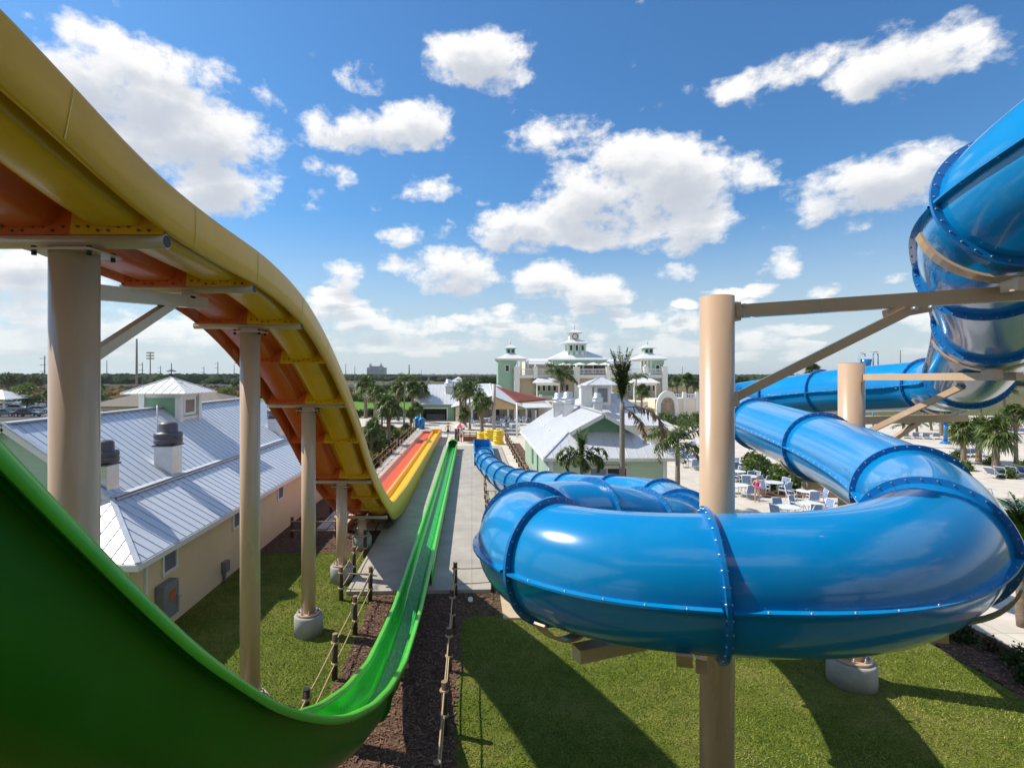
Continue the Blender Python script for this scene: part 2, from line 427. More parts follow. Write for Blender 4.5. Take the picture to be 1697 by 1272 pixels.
# ------------------------------------------------------------------ two-lane racing slide
XR = -3.75
pts = [(62,70),(145.3,162.4),(204.8,236.7),(290.7,314.3),(363.3,370.5),(437.7,420.6),(497,480),(526.8,526.7),(552.3,577.7),(573.5,628.6),(594.7,688),(609.5,739),(620,773),(637,811),(652,835)]
ytab = [(-4.0, 11.6), (0.0, 11.35), (2.5, 11.05)]
for px, py in pts:
    Y = XR * F / (px - 782.0); ytab.append((Y, ZA(py, Y)))
ytab += [(27.5, 1.5), (31, 1.3), (40, 1.2), (70, 0.95)]
YEND = 66.0
ys = [-3 + 0.35 * i for i in range(int(36 / .35))] + [33.0 + 1.5 * i for i in range(23)]
ys = [y for y in ys if y < YEND] + [YEND]
ypath = [(y, z) for y, z in smooth_path(ytab, ys, 1.3)]
def blend(a, b, y, y0, y1):
    t = min(1, max(0, (y - y0) / (y1 - y0))); t = t * t * (3 - 2 * t)
    return a + (b - a) * t
def left_drop(y): return blend(0.0, 0.30, y, 22, 30)
def skirt_len(y): return blend(0.6, 1.08, y, 23, 29)
def prof_yellow(y):
    return [(-3.92, 0), (-3.97, -0.06), (-4.03, -0.28), (-4.065, -0.46), (-4.10, -0.525), (-4.16, -0.55), (-4.40, -0.56), (-4.62, -0.55), (-4.68, -0.525), (-4.715, -0.46), (-4.75, -0.33), (-4.78, -0.30), (-4.93, -0.28)]
def prof_orange(y):
    d = left_drop(y)
    return [(-4.93, -0.28), (-5.07, -0.30), (-5.10, -0.33), (-5.135, -0.46), (-5.17, -0.525), (-5.23, -0.55), (-5.48, -0.56), (-5.72, -0.55), (-5.78, -0.525), (-5.82, -0.47 - d * .05), (-5.87, -0.40 - d * .15), (-5.96, -0.22 - d * .6), (-6.01, -d)]
rs = thing('racing_slide', 'two-lane yellow and orange racing slide dropping steeply and running out over concrete', 'water slide', (-4.9, 24, 0))
mb = MB(); sweep(mb, ypath, prof_yellow); mb.build('yellow_lane', M['yellow'], rs, solid=0.02, off=0, label='yellow lane with a smooth trough')
mb = MB(); sweep(mb, ypath, prof_orange); mb.build('orange_lane', M['orange'], rs, solid=0.02, off=0, label='orange red lane with a smooth trough')
mb = MB()
sweep(mb, ypath, lambda y: [(-3.915, 0.0), (-3.90, 0.012), (-3.80, 0.012), (-3.765, -0.01), (-3.752, -0.05), (-3.74, -skirt_len(y) * .5), (-3.735, -skirt_len(y)), (-3.76, -skirt_len(y) - .01), (-3.80, -skirt_len(y))])
mb.build('side_skirt', M['skirt'], rs, solid=0.015, label='broad lime yellow outer edge')
mb = MB()
sweep(mb, ypath, lambda y: [(-6.005, -left_drop(y)), (-6.02, -left_drop(y) + .01), (-6.10, -left_drop(y) + .01), (-6.135, -left_drop(y) - .02), (-6.15, -.56 - left_drop(y) * .8)])
mb.build('orange_rim', M['orange'], rs, solid=0.015)
# joint lines in the skirt (thin lips), bulkheads under the troughs with bolt rows
M['rust'] = mat('rusty_bolt', (0.16, 0.09, 0.035), 0.7); M['seal'] = mat('pale_sealant', (0.66, 0.55, 0.16), 0.5)
for y in (5.0, 7.2, 9.3, 11.8, 13.9, 16.1, 18.1, 20.1, 22.1, 24.6, 30, 36, 42, 48, 54, 60):
    c, t, up = frame_at(ypath, y); s = skirt_len(y); lip = MB()
    for a, b in ((-.004, .004),):
        lip.add([Vector((-3.732, 0, 0)) + c + t*a - up*.05, Vector((-3.718, 0, 0)) + c + t*a - up*s, Vector((-3.718, 0, 0)) + c + t*b - up*s, Vector((-3.732, 0, 0)) + c + t*b - up*.05], [(0, 1, 2, 3)])
    lip.build('joint_line', M['seal'], rs, solid=0.006)
for y in (6.62, 9.22, 11.82, 13.95, 16.04, 18.1, 20.1, 22.0, 23.8):
    c, t, up = frame_at(ypath, y)
    for prof, x0, x1, mm, nm in ((prof_yellow, -4.915, -3.79, M['yellow'], 'yellow'), (prof_orange, -6.10, -4.915, M['orange'], 'orange')):
        p = prof(y); low = -0.66
        b = MB(); bo = MB()
        for off in (-.022, .022):
            top = [c + t * off + Vector((x, 0, 0)) + up * (h - .012) for x, h in p]
            ends = [c + t * off + Vector((p[-1][0], 0, 0)) + up * low, c + t * off + Vector((p[0][0], 0, 0)) + up * low]
            if nm == 'yellow': ends[1] = c + t * off + Vector((-3.78, 0, 0)) + up * low; top[0] = c + t * off + Vector((-3.78, 0, 0)) + up * (-.04)
            for i in range(len(top) - 1):
                lo0 = ends[1].lerp(ends[0], (top[i].x - ends[1].x) / (ends[0].x - ends[1].x)); lo1 = ends[1].lerp(ends[0], (top[i+1].x - ends[1].x) / (ends[0].x - ends[1].x))
                b.add([top[i], top[i+1], lo1, lo0], [(0, 1, 2, 3)])
        # bottom edge of the plate
        q = [c + t * o + Vector((x, 0, 0)) + up * low for o, x in ((-.022, x0), (.022, x0), (.022, x1), (-.022, x1))]
        b.add(q, [(0, 1, 2, 3)])
        xs = x0 + .08
        while xs < x1 - .05:
            pb = c + Vector((xs, 0, 0)) + up * (low + .045 + (.05 if int(xs * 100) % 2 else 0))
            for sgn in (-1, 1):
                bo.cyl(pb + t * (.02 * sgn), pb + t * (.045 * sgn), .018, n=6)
            xs += .125
        b.join(bo); fl = b.build('joint_flange', [mm, M['rust']], rs)
# run-out water, end wall
wat = mat('pink_water', (0.64, 0.115, 0.05), 0.6, vs=6, bump=0.6, bs=14, col2=(0.66, 0.10, 0.04), stretch=(1, .25, 1), spec=.12)
mb = MB(); sweep(mb, [p for p in ypath if p[0] > 25], lambda y: [(-5.15, -.50), (-5.80, -.50)]); mb.build('water', wat, rs, label='thin pinkish water in the orange lane')
wy = mat('amber_water', (0.82, 0.45, 0.004), 0.5, spec=.15, var=0.12, vs=6, bump=0.6, bs=14, stretch=(1, .25, 1))
mb = MB(); sweep(mb, [p for p in ypath if p[0] > 25], lambda y: [(-4.09, -.50), (-4.69, -.50)]); mb.build('water', wy, rs, label='thin water in the yellow lane')
ze = ypath[-1][1]
mb = MB(); mb.bx(-4.93, -3.74, YEND, YEND + .06, .02, ze); mb.build('end_wall', M['yellow'], rs, label='yellow end wall')
mb = MB(); mb.bx(-6.14, -4.93, YEND, YEND + .06, .02, ze - .25); mb.build('end_wall', M['orange'], rs, label='orange end wall')
mb = MB()
mb.bx(-6.13, -6.09, 26, YEND, .02, .5); mb.build('left_base', M['orange'], rs)

# ------------------------------------------------------------------ tan support columns
def pier_parts(root, x, y, r, top=0.62, z0=-0.02):
    mb = MB(); mb.lathe((x, y, z0), [(r*1.0, 0), (r, top - .04), (r - .03, top)], 36)
    mb.build('footing', M['concrete'], root)
    mb = MB(); mb.cyl((x, y, top - .012), (x, y, top + .05), r * .82, n=28); pm = mb; mb = MB()
    for k in range(8):
        a = 2 * PI * (k + .4) / 8
        bxp = (x + r * .66 * math.cos(a), y + r * .66 * math.sin(a))
        mb.cyl((*bxp, top), (*bxp, top + .15), .016, n=6); mb.cyl((*bxp, top + .055), (*bxp, top + .09), .035, n=6)
    pm.join(mb); pm.build('base_plate', [M['tan'], M['bolt']], root)
col_specs = [(6.58, .265, 9.44, 'thickest tan column of the racing slide, closest to the foreground with a side arm and brace'),
             (11.78, .212, 8.88, 'tall tan column second along the racing slide, in front of the metal roof'),
             (16.0, .208, 6.87, 'tan column on a round concrete footing standing in the sunlit grass under the racing slide'),
             (20.07, .205, 3.74, 'short tan column beside the rope fence corner under the racing slide'),
             (23.8, .19, 1.40, 'lowest tan support under the bottom of the racing slide drop')]
for y, r, zc, lab in col_specs:
    c = thing('support_column', lab, 'column', (-4.92, y, 0), 'tan columns under the racing slide')
    mb = MB(); mb.cyl((-4.92, y, 0.05), (-4.92, y, zc - .16), r, n=36); mb.build('pole', M['tan'], c)
    mb = MB(); mb.bx(-4.92 - r*1.5, -4.92 + r*1.5, y - r*1.1, y + r*1.1, zc - .16, zc - .135); mb.bx(-4.92 - r*.9, -4.92 + r*.9, y - .05, y + .05, zc - .135, zc - .03)
    pm = mb; mb = MB()
    for sx_ in (-1, 1):
        for sy_ in (-1, 1):
            mb.cyl((-4.92 + sx_*r*1.25, y + sy_*r*.8, zc - .21), (-4.92 + sx_*r*1.25, y + sy_*r*.8, zc - .10), .03, n=6)
    pm.join(mb); pm.build('cap_plate', [M['tan'], M['black']], c)
    rb = .088 if y < 8 else .075
    mb = MB(); mb.cyl((-6.15, y, zc), (-3.78, y, zc), rb, n=18)
    cb = mb.build('cross_bar', M['tan'], c)
    mb = MB(); mb.cyl((-3.781, y, zc), (-3.772, y, zc), rb*.86, n=14); mb.build('end_cap', M['black'], cb)
    pier_parts(c, -4.92, y, .42 if y > 8 else .52)
    if y < 8:
        mb = MB(); mb.beam((-4.92, y + .2, 8.86), (-4.92, 9.75, 9.10), .16, .2); mb.build('arm', M['tan'], c)
        mb = MB(); mb.beam((-4.92, y + .2, 7.98), (-4.92, 8.75, 8.98), .12, .14); mb.build('brace', M['tan'], c)
        mb = MB(); mb.cyl((-6.15, 9.22, 9.28), (-3.78, 9.22, 9.28), .075, n=18); mb.bx(-5.0, -4.84, 9.14, 9.3, 9.12, 9.24); cb = mb.build('cross_bar', M['tan'], c)
        mb = MB(); mb.cyl((-3.781, 9.22, 9.28), (-3.772, 9.22, 9.28), .065, n=14); mb.build('end_cap', M['black'], cb)
        mb = MB(); mb.bx(-5.02, -4.82, y + .19, y + .24, 8.72, 9.0); mb.bx(-5.0, -4.84, y + .19, y + .23, 7.84, 8.12); mb.build('gusset', M['tan'], c)

# ------------------------------------------------------------------ green speed slide
GX = -1.47
gp = [(0,731),(42,780),(88,828),(135,878),(169,912),(216,963),(257,1005),(280.5,1028),(338,1081),(399,1124),(432.6,1147),(453.6,1163),(502.6,1181),(551.6,1190),(588,1185),(625,1166),(650,1139),(674,1096),(690,1044)]
gtab = [(-2.6, 10.4), (-1.2, 10.0), (0.0, 9.2), (0.8, 8.5)]
for px, py in gp:
    Y = GX * F / (px - 782.0); gtab.append((Y, ZA(py, Y)))
gtab += [(16.1, .82), (18.5, .80), (30, .8), (56, .8)]
GEND = 54.0
ys = [-2.2 + .16 * i for i in range(115)] + [16.3 + 1.0 * i for i in range(38)]
ys = [y for y in ys if y < GEND] + [GEND]
gpath = smooth_path(gtab, ys, 0.45)
def prof_green(y):
    w = blend(0, .22, y, 15, 19)     # the run-out is a little shallower
    return [(-1.57, 0), (-1.585, -.10), (-1.60, -.3 + w*.3), (-1.635, -.47 + w*.7), (-1.72, -.58 + w*.9), (-1.85, -.62 + w), (-2.02, -.62 + w), (-2.15, -.58 + w*.9), (-2.235, -.47 + w*.7), (-2.27, -.3 + w*.3), (-2.285, -.10), (-2.30, 0)]
gs = thing('speed_slide', 'single-lane green speed slide curving from the left foreground into a long water run-out', 'water slide', (-1.93, 16, 0))
mb = MB(); sweep(mb, gpath, prof_green); mb.build('trough', M['green'], gs, solid=.010, off=0)
mb = MB(); sweep(mb, gpath, lambda y: [(-1.935 + (x + 1.935) * 1.03, min(h, -.02) - .014) for x, h in prof_green(y)]); mb.build('outer_shell', M['green_shaded'], gs, label='underside of the trough, its shade put into a darker green')
for sgn, nm in ((1, 'right'), (-1, 'left')):
    mb = MB()
    f = (lambda x: x) if sgn == 1 else (lambda x: -3.87 - x)
    sweep(mb, gpath, lambda y: [(f(-1.572), .0), (f(-1.565), .012), (f(-1.50), .012), (f(-1.475), .004), (f(-1.468), -.016), (f(-1.466), -.06)][::sgn])
    mb.build('rim', M['green_rim'], gs, solid=.012)
    mb = MB()
    run = [p for p in gpath if p[0] >= 18.4]
    sweep(mb, run, lambda y: [(f(-1.472), -.06), (f(-1.462), -.76)][::sgn]); mb.build('side_panel', M['green'], gs, solid=.012)
for y in (10.2, 14.0, 17.3, 18.4):
    c, t, up = frame_at(gpath, y)
    b = MB()
    p = [(-1.49, -.10), (-1.60, -.13)] + [(x, h - .012) for x, h in prof_green(y)[2:-2]] + [(-2.27, -.13), (-2.38, -.10)]
    q = [(-1.50, -.16), (-1.52, -.30), (-1.56, -.5), (-1.66, -.65), (-1.83, -.70), (-2.04, -.70), (-2.21, -.65), (-2.31, -.5), (-2.35, -.30), (-2.37, -.16)]
    n = 10; P = [p[min(len(p)-1, int(i * len(p) / n))] for i in range(n)]
    w = blend(0, .22, y, 15, 19)
    P = [(-1.50, -.10), (-1.59, -.2), (-1.62, -.44 + w*.7), (-1.71, -.58 + w*.9), (-1.85, -.63 + w), (-2.02, -.63 + w), (-2.16, -.58 + w*.9), (-2.25, -.44 + w*.7), (-2.28, -.2), (-2.37, -.10)]
    if y < 9: q = [(-1.935 + (x + 1.935) * 1.045, h - .022 - w) for x, h in P]
    for off in (-.012, .012):
        vs = [c + t*off + Vector((x, 0, 0)) + up*h for x, h in P] + [c + t*off + Vector((x, 0, 0)) + up*(h + w) for x, h in q]
        b.add(vs, [(i, i+1, n+i+1, n+i) for i in range(n-1)])
    vs = [c - t*.012 + Vector((x, 0, 0)) + up*(h + w) for x, h in q] + [c + t*.012 + Vector((x, 0, 0)) + up*(h + w) for x, h in q]
    b.add(vs, [(i, i+1, n+i+1, n+i) for i in range(n-1)])
    b.build('joint_flange', M['green_shaded'], gs)
gw = mat('slide_water', (0.03, 0.42, 0.06), 0.35, vs=5, bump=1.0, bs=9, stretch=(2.2, .5, 1), col2=(0.010, 0.18, 0.04), dirt=((0.30, 0.62, 0.36), 12, .60, .74, .45), spec=.2)
mb = MB(); sweep(mb, [p for p in gpath if p[0] > 3.2], lambda y: [(-1.74, -.555 + blend(0, .22*.9, y, 15, 19)), (-1.935, -.60 + blend(0, .215, y, 15, 19)), (-2.13, -.555 + blend(0, .22*.9, y, 15, 19))]); mb.build('water', gw, gs, label='water running down the green trough')
mb = MB()
for i in range(13):
    pass
vs = []
for j, yy in enumerate((GEND - .5, GEND + .5)):
    for i in range(17):
        a = PI * i / 16
        vs.append((-1.935 + .47 * math.cos(a), yy, .78 + .40 * math.sin(a)))
mb.add(vs, [(i, i+1, 17+i+1, 17+i) for i in range(16)], 0, True)
mb.build('end_hood', M['green'], gs, solid=.04)
mb = MB(); mb.bx(-2.38, -1.49, GEND + .46, GEND + .5, .02, .8)
mb.add([(-1.935 + .47*math.cos(PI*i/16), GEND + .48, .8 + .38*math.sin(PI*i/16)) for i in range(17)], [tuple(range(17))])
mb.build('end_wall', mat('dark_green_board', (0.01, 0.06, 0.02), 0.5), gs)
# legs of the green slide
for y, z in ((13.6, .34),):
    mb = MB(); mb.cyl((-1.935, y, 0), (-1.935, y, z), .09, n=14); mb.bx(-2.25, -1.62, y-.05, y+.05, z - .03, z + .05); mb.build('leg', M['tan'], gs)

# ------------------------------------------------------------------ start tower the slides leave from (unseen behind the view point, walled at the back for shade)
tw = thing('start_tower', 'unseen tan steel start tower with two decks, a roof and an added shading wall', 'tower', (0, -6, 0))
tim = mat('deck_timber', (.20, .13, .08), .85, var=.3, vs=3)
mb = MB(); mb.bx(-8, 9, -10, -.35, 5.95, 6.15); mb.build('lower_deck', tim, tw)
mb = MB(); mb.bx(-8, 9, -10, -2.6, 9.75, 9.95); mb.build('upper_deck', tim, tw)
mb = MB(); mb.bx(-8, 9, -10.2, -10, 0, 13); mb.build('back_wall', mat('tower_shade_boards', (.10, .19, .12), .8), tw)  # solid wall added to cut the sky light from behind
mb = MB(); mb.add([(-9, -11, 13), (10, -11, 13), (10, -1.6, 13), (-9, -1.6, 13), (-2, -6.3, 15.5), (3, -6.3, 15.5)], [(0, 1, 5, 4), (1, 2, 5), (2, 3, 4, 5), (3, 0, 4), (3, 2, 1, 0)]); mb.build('roof', mat('tower_roof_metal', (.5, .52, .55), .4), tw)
for x in (-7.8, -3, 3, 8.8):
    for y in (-2.8, -9.7):
        mb = MB(); mb.cyl((x, y, 0), (x, y, 13), .2, n=16); mb.build('post', M['tan'], tw)
mb = MB()
for z in (6.6, 7.1): mb.bx(-8, 9, -9.9, -9.84, z, z + .06)
mb.build('guard_rail', M['tan'], tw)
# ------------------------------------------------------------------ blue enclosed tube slide
R_T = 0.75
ctrl = [(6.2, 0.4, 11.9), (6.15, 2.2, 11.2), (6.1, 4.2, 10.35), (6.05, 5.9, 9.75), (7.3, 7.5, 9.36), (9.4, 9.6, 8.75), (11.6, 12.4, 7.85), (13.2, 14.4, 7.55),
        (13.7, 16.2, 7.45), (12.9, 17.6, 7.3), (12.5, 18.9, 7.15), (12.1, 20.3, 6.97), (11.6, 21.4, 6.82), (10.75, 21.8, 6.66), (10.0, 21.1, 6.52), (9.55, 19.6, 6.38), (9.0, 16.8, 6.25), (8.2, 12.5, 6.08), (7.55, 10.0, 5.96),
        (7.0, 8.45, 5.86), (6.38, 7.3, 5.75), (5.5, 6.45, 5.66), (4.25, 5.85, 5.55), (2.7, 5.98, 5.46), (1.5, 6.5, 5.38), (0.80, 7.6, 5.30), (1.15, 8.95, 5.22), (2.3, 9.6, 5.1), (3.3, 10.15, 4.78), (4.35, 11.3, 4.40), (5.25, 13.1, 4.12), (5.75, 15.2, 3.92), (5.5, 17.2, 3.70), (4.65, 18.8, 3.46),
        (3.9, 20.8, 3.15), (3.2, 24, 2.6), (2.65, 28, 1.98), (2.05, 33, 1.35), (1.45, 38.5, 1.0), (1.1, 42.5, .85), (1.0, 47, .8), (1.0, 50, .8)]
ctrl = [Vector(c) for c in ctrl]
def crom(P, per=10):
    out = []
    for i in range(len(P) - 1):
        p0 = P[max(0, i-1)]; p1 = P[i]; p2 = P[i+1]; p3 = P[min(len(P)-1, i+2)]
        d1 = max(1e-6, (p1-p0).length)**.5; d2 = (p2-p1).length**.5; d3 = max(1e-6, (p3-p2).length)**.5
        m1 = (p2-p0) * (d2 / (d1 + d2)) if i else (p2 - p1)
        m2 = (p3-p1) * (d2 / (d2 + d3)) if i < len(P)-2 else (p2 - p1)
        k = max(4, int((p2-p1).length / .16))
        for j in range(k):
            t = j / k; t2 = t*t; t3 = t2*t
            out.append(p1*(2*t3-3*t2+1) + m1*(t3-2*t2+t) + p2*(-2*t3+3*t2) + m2*(t3-t2))
    out.append(P[-1])
    return out
raw_path = crom(ctrl)
for _ in range(10):
    raw_path = [raw_path[0]] + [(raw_path[i-1] + raw_path[i]*2 + raw_path[i+1]) / 4 for i in range(1, len(raw_path)-1)] + [raw_path[-1]]
arc = [0.0]
for i in range(1, len(raw_path)): arc.append(arc[-1] + (raw_path[i] - raw_path[i-1]).length)
def tp(s):
    import bisect
    s = max(0, min(arc[-1], s)); i = max(1, min(len(arc)-1, bisect.bisect_left(arc, s)))
    t = (s - arc[i-1]) / max(1e-9, arc[i] - arc[i-1])
    p = raw_path[i-1].lerp(raw_path[i], t)
    a = raw_path[max(0, i-3)]; b = raw_path[min(len(arc)-1, i+2)]
    tg = (b - a).normalized()
    r = tg.cross(Vector((0, 0, 1))).normalized(); u = r.cross(tg)
    return p, tg, r, u
def s_near(v):
    v = Vector(v); return min(range(len(arc)), key=lambda i: (raw_path[i]-v).length)
def ring_s(v): return arc[s_near(v)]
ring_marks = [(6.15, 2.2, 11.2), (6.15, 5.9, 9.75), (7.3, 7.5, 9.36), (9.3, 9.5, 8.78), (11.9, 12.7, 7.8), (13.7, 15.9, 7.5), (12.5, 18.9, 7.15), (11.8, 21.0, 6.9), (10.75, 21.8, 6.66), (9.65, 20, 6.4), (9.0, 16.6, 6.2), (8.2, 12.5, 6.08), (7.05, 8.5, 5.86), (5.8, 6.7, 5.7), (2.7, 5.98, 5.46), (1.05, 6.9, 5.35), (0.95, 8.5, 5.25), (2.2, 9.55, 5.1), (3.2, 10.1, 4.8), (4.4, 11.4, 4.4), (5.3, 13.2, 4.1), (5.75, 15.8, 3.85), (4.9, 18.4, 3.5), (3.85, 21.0, 3.1), (3.3, 23.5, 2.7), (2.9, 26, 2.3), (2.5, 29, 1.85), (2.1, 32.5, 1.4), (1.75, 35.8, 1.15), (1.4, 39, .98), (1.2, 41.6, .87), (1.05, 44.5, .82)]
rsv = sorted(ring_s(v) for v in ring_marks)
S_OPEN = ring_s((1.05, 44.6, .82))
ts = thing('tube_slide', 'enclosed glossy blue tube slide winding down on tan columns to a flat exit flume', 'water slide', (4, 8, 0))
NS = 48
def tube_piece(s0, s1):
    mb = MB(); n = max(2, int((s1 - s0) / .16)); vs = []
    for i in range(n + 1):
        p, tg, r, u = tp(s0 + (s1 - s0) * i / n)
        for k in range(NS):
            a = 2 * PI * k / NS
            vs.append(p + r * (R_T * math.cos(a)) + u * (R_T * math.sin(a)))
    fs = []
    for i in range(n):
        for k in range(NS):
            fs.append((i*NS + k, (i+1)*NS + k, (i+1)*NS + (k+1) % NS, i*NS + (k+1) % NS))
    mb.add(vs, fs, 0, True)
    return mb
def seam_piece(s0, s1):
    mb = MB(); bo = MB(); n = max(2, int((s1 - s0) / .16))
    for sg in (-1, 1):
        vs = []
        for i in range(n + 1):
            p, tg, r, u = tp(s0 + .03 + (s1 - s0 - .06) * i / n)
            for rr, hh in ((R_T - .02, .022), (R_T + .075, .014), (R_T + .075, -.014), (R_T - .02, -.022)):
                vs.append(p + r * (sg * rr) + u * hh)
        fs = [(i*4 + k, (i+1)*4 + k, (i+1)*4 + (k+1) % 4, i*4 + (k+1) % 4) for i in range(n) for k in range(4)]
        mb.add(vs, fs)
        nb = int((s1 - s0) / .32)
        for i in range(1, nb):
            p, tg, r, u = tp(s0 + (s1 - s0) * i / nb)
            q = p + r * (sg * (R_T + .05)); bo.cyl(q - u * .028, q + u * .028, .010, n=6)
    return mb, bo
def ring_piece(s, w=.085, th=.022):
    mb = MB(); p, tg, r, u = tp(s); vs = []; n = 64
    for k in range(n):
        a = 2 * PI * k / n; d = r * math.cos(a) + u * math.sin(a)
        for rad, o in ((R_T - .03, -th), (R_T + w, -th), (R_T + w, th), (R_T - .03, th)):
            vs.append(p + d * rad + tg * o)
    fs = [(k*4 + j, k*4 + (j+1) % 4, ((k+1) % n)*4 + (j+1) % 4, ((k+1) % n)*4 + j) for k in range(n) for j in range(4)]
    mb.add(vs, fs)
    bo = MB()
    for k in range(32):
        a = 2 * PI * (k + .5) / 32; d = r * math.cos(a) + u * math.sin(a)
        q = p + d * (R_T + .055); bo.cyl(q - tg * (th + .016), q + tg * (th + .016), .010, n=6)
    return mb, bo
edges = [0.0] + [s for s in rsv if s < S_OPEN - .3] + [S_OPEN]
for a, b in zip(edges[:-1], edges[1:]):
    sec = tube_piece(a, b); sm, bo = seam_piece(a, b); sec.join(sm, 0)
    if bo.v and raw_path[s_near(tp((a+b)/2)[0])].y < 26: sec.join(bo)
    sec.build('tube_section', [M['blue'], M['bolt']], ts)
for s in edges[1:]:
    rm, bo = ring_piece(s)
    if tp(s)[0].y < 24: rm.join(bo)
    rg = rm.build('flange_ring', [M['blue_flange'], M['bolt']], ts)
# open exit flume
EX0 = S_OPEN; pE, tE, rE, uE = tp(EX0)
ye0, ye1 = pE.y, 55.0; xE = pE.x
mb = MB()
prof = [(.78, 1.05), (.76, 1.06), (.74, .45), (.66, .22), (.4, .14), (0, .12), (-.4, .14), (-.66, .22), (-.74, .45), (-.76, 1.06), (-.78, 1.05)]
vs = [(xE + x, y, z) for y in (ye0, ye1) for x, z in prof]; n = len(prof)
mb.add(vs, [(i, i+1, n+i+1, n+i) for i in range(n-1)], 0, True); fl = mb.build('exit_flume', M['blue'], ts, solid=.03)
mb = MB(); mb.bx(xE - .86, xE - .77, ye0, ye1, 1.0, 1.06); mb.bx(xE + .77, xE + .86, ye0, ye1, 1.0, 1.06); mb.bx(xE - .84, xE - .80, ye0, ye1, .02, 1.0); mb.bx(xE + .80, xE + .84, ye0, ye1, .02, 1.0)
mb.build('flume_rim', M['blue'], ts)
mb = MB(); mb.bx(xE - .86, xE + .86, ye1, ye1 + .08, .02, 1.08); mb.build('end_wall', M['blue_flange'], ts, label='dark blue end wall of the flume')
mb = MB(); vs = [(xE + x, y, .30) for y in (ye0 - 1.5, ye1) for x in (-.69, .69)]; mb.add(vs, [(0, 1, 3, 2)])
mb.build('water', mat('flume_water', (0.03, 0.33, 0.62), 0.06, var=.2, vs=4, bump=.8, bs=8, coat=.5), ts, label='pale blue water in the exit flume')

# columns, arms and saddles
def saddle(s, a0=200, a1=340, wd=.16):
    mb = MB(); p, tg, r, u = tp(s); vs = []; n = 22
    for k in range(n + 1):
        a = math.radians(a0 + (a1 - a0) * k / n); d = r * math.cos(a) + u * math.sin(a)
        for rad, o in ((R_T + .10, -wd/2), (R_T + .13, -wd/2), (R_T + .13, wd/2), (R_T + .10, wd/2)): vs.append(p + d * rad + tg * o)
    mb.add(vs, [(k*4 + j, (k+1)*4 + j, (k+1)*4 + (j+1) % 4, k*4 + (j+1) % 4) for k in range(n) for j in range(4)] + [(0, 1, 2, 3), (n*4+3, n*4+2, n*4+1, n*4)])
    return mb, p - u * (R_T + .13)
def hollow_top(mb, x, y, z, r):
    pass
# first column
c1 = thing('tube_column', 'tall tan column standing in front of the hut with an arm and a diagonal brace', 'column', (3.23, 7.0, 0), 'tan columns carrying the blue tube')
mb = MB(); mb.cyl((3.23, 7.0, 0.05), (3.23, 7.0, 8.82), .213, n=40); mb.build('pole', M['tan'], c1)
mb = MB(); mb.cyl((3.23, 7.0, 8.815), (3.23, 7.0, 8.826), .19, n=30); mb.build('top_opening', M['black'], c1)
pier_parts(c1, 3.23, 7.0, .5)
sd_, q = saddle(ring_s((6.15, 5.9, 9.75)) + .25, 195, 345); sd_.build('saddle', M['tan'], c1)
ar0 = Vector((3.45, 6.95, 8.62)); ar1 = Vector((6.6, 6.0, q.z - .10))
mb = MB(); mb.beam(ar0, ar1, .13, .17); mb.bx(q.x - .1, q.x + .1, q.y - .1, q.y + .1, q.z - .12, q.z + .03); mb.build('arm', M['tan'], c1)
mid = ar0.lerp(ar1, .60)
mb = MB(); mb.beam((3.42, 6.96, 7.48), mid - Vector((.12, 0, .14)), .09, .11); mb.build('brace', M['tan'], c1)
mb = MB(); mb.beam(mid - Vector((.3, -.1, .17)), mid + Vector((.12, -.03, -.09)), .14, .12); mb.bx(3.4, 3.5, 6.9, 7.04, 8.5, 8.74); mb.bx(3.38, 3.48, 6.9, 7.02, 7.38, 7.58); mb.build('gusset', M['tan'], c1)
mb = MB()
for q_ in (mid + Vector((-.12, -.10, -.12)), mid + Vector((.04, -.14, -.11)), Vector((3.52, 6.9, 8.56)), Vector((3.52, 6.9, 8.69))): mb.cyl(q_, q_ + Vector((0, -.05, 0)), .028, n=6)
mb.build('bolt', M['bolt'], c1)
# lower beams from the first column
mb = MB(); mb.beam((3.35, 7.05, 5.62), (5.9, 8.0, 5.78), .13, .17); mb.beam((3.0, 6.85, 4.35), (2.55, 5.9, 4.55), .12, .15); mb.build('lower_arm', M['tan'], c1)
sd_, q = saddle(ring_s((2.7, 5.98, 5.46)) + .35, 215, 325); sd_.build('saddle', M['tan'], c1)
# second column
c2 = thing('tube_column', 'tan column on a round concrete footing in the lawn to the right with level arms', 'column', (9.62, 13.46, 0), 'tan columns carrying the blue tube')
mb = MB(); mb.cyl((9.62, 13.46, 0.05), (9.62, 13.46, 8.08), .287, n=40); mb.build('pole', M['tan'], c2)
mb = MB(); mb.cyl((9.62, 13.46, 8.075), (9.62, 13.46, 8.086), .26, n=30); mb.build('top_opening', M['black'], c2)
pier_parts(c2, 9.62, 13.46, .545)
s3 = ring_s((9.3, 9.5, 8.78)); sd_, q = saddle(s3 + .3, 200, 340); sd_.build('saddle', M['tan'], c2)
a0 = Vector((9.75, 13.2, 7.73))
mb = MB(); mb.beam(a0, (q.x + .3, q.y - .2, q.z - .1), .13, .15); mb.bx(q.x - .1, q.x + .1, q.y - .1, q.y + .1, q.z - .14, q.z + .03); mb.build('arm', M['tan'], c2)
mb = MB(); mb.beam((9.8, 13.2, 6.35), (10.35, 11.2, 7.55), .10, .12); mb.build('brace', M['tan'], c2)
s4 = ring_s((13.4, 15.2, 7.5)); sd_, q = saddle(s4, 210, 330); sd_.build('saddle', M['tan'], c2)
mb = MB(); mb.beam((9.88, 13.6, 6.62), (14.2, 15.3, 6.55), .16, .2); mb.build('arm', M['tan'], c2)
mb = MB(); mb.beam((9.86, 13.6, 5.5), (12.2, 14.5, 6.5), .10, .12); mb.build('brace', M['tan'], c2)
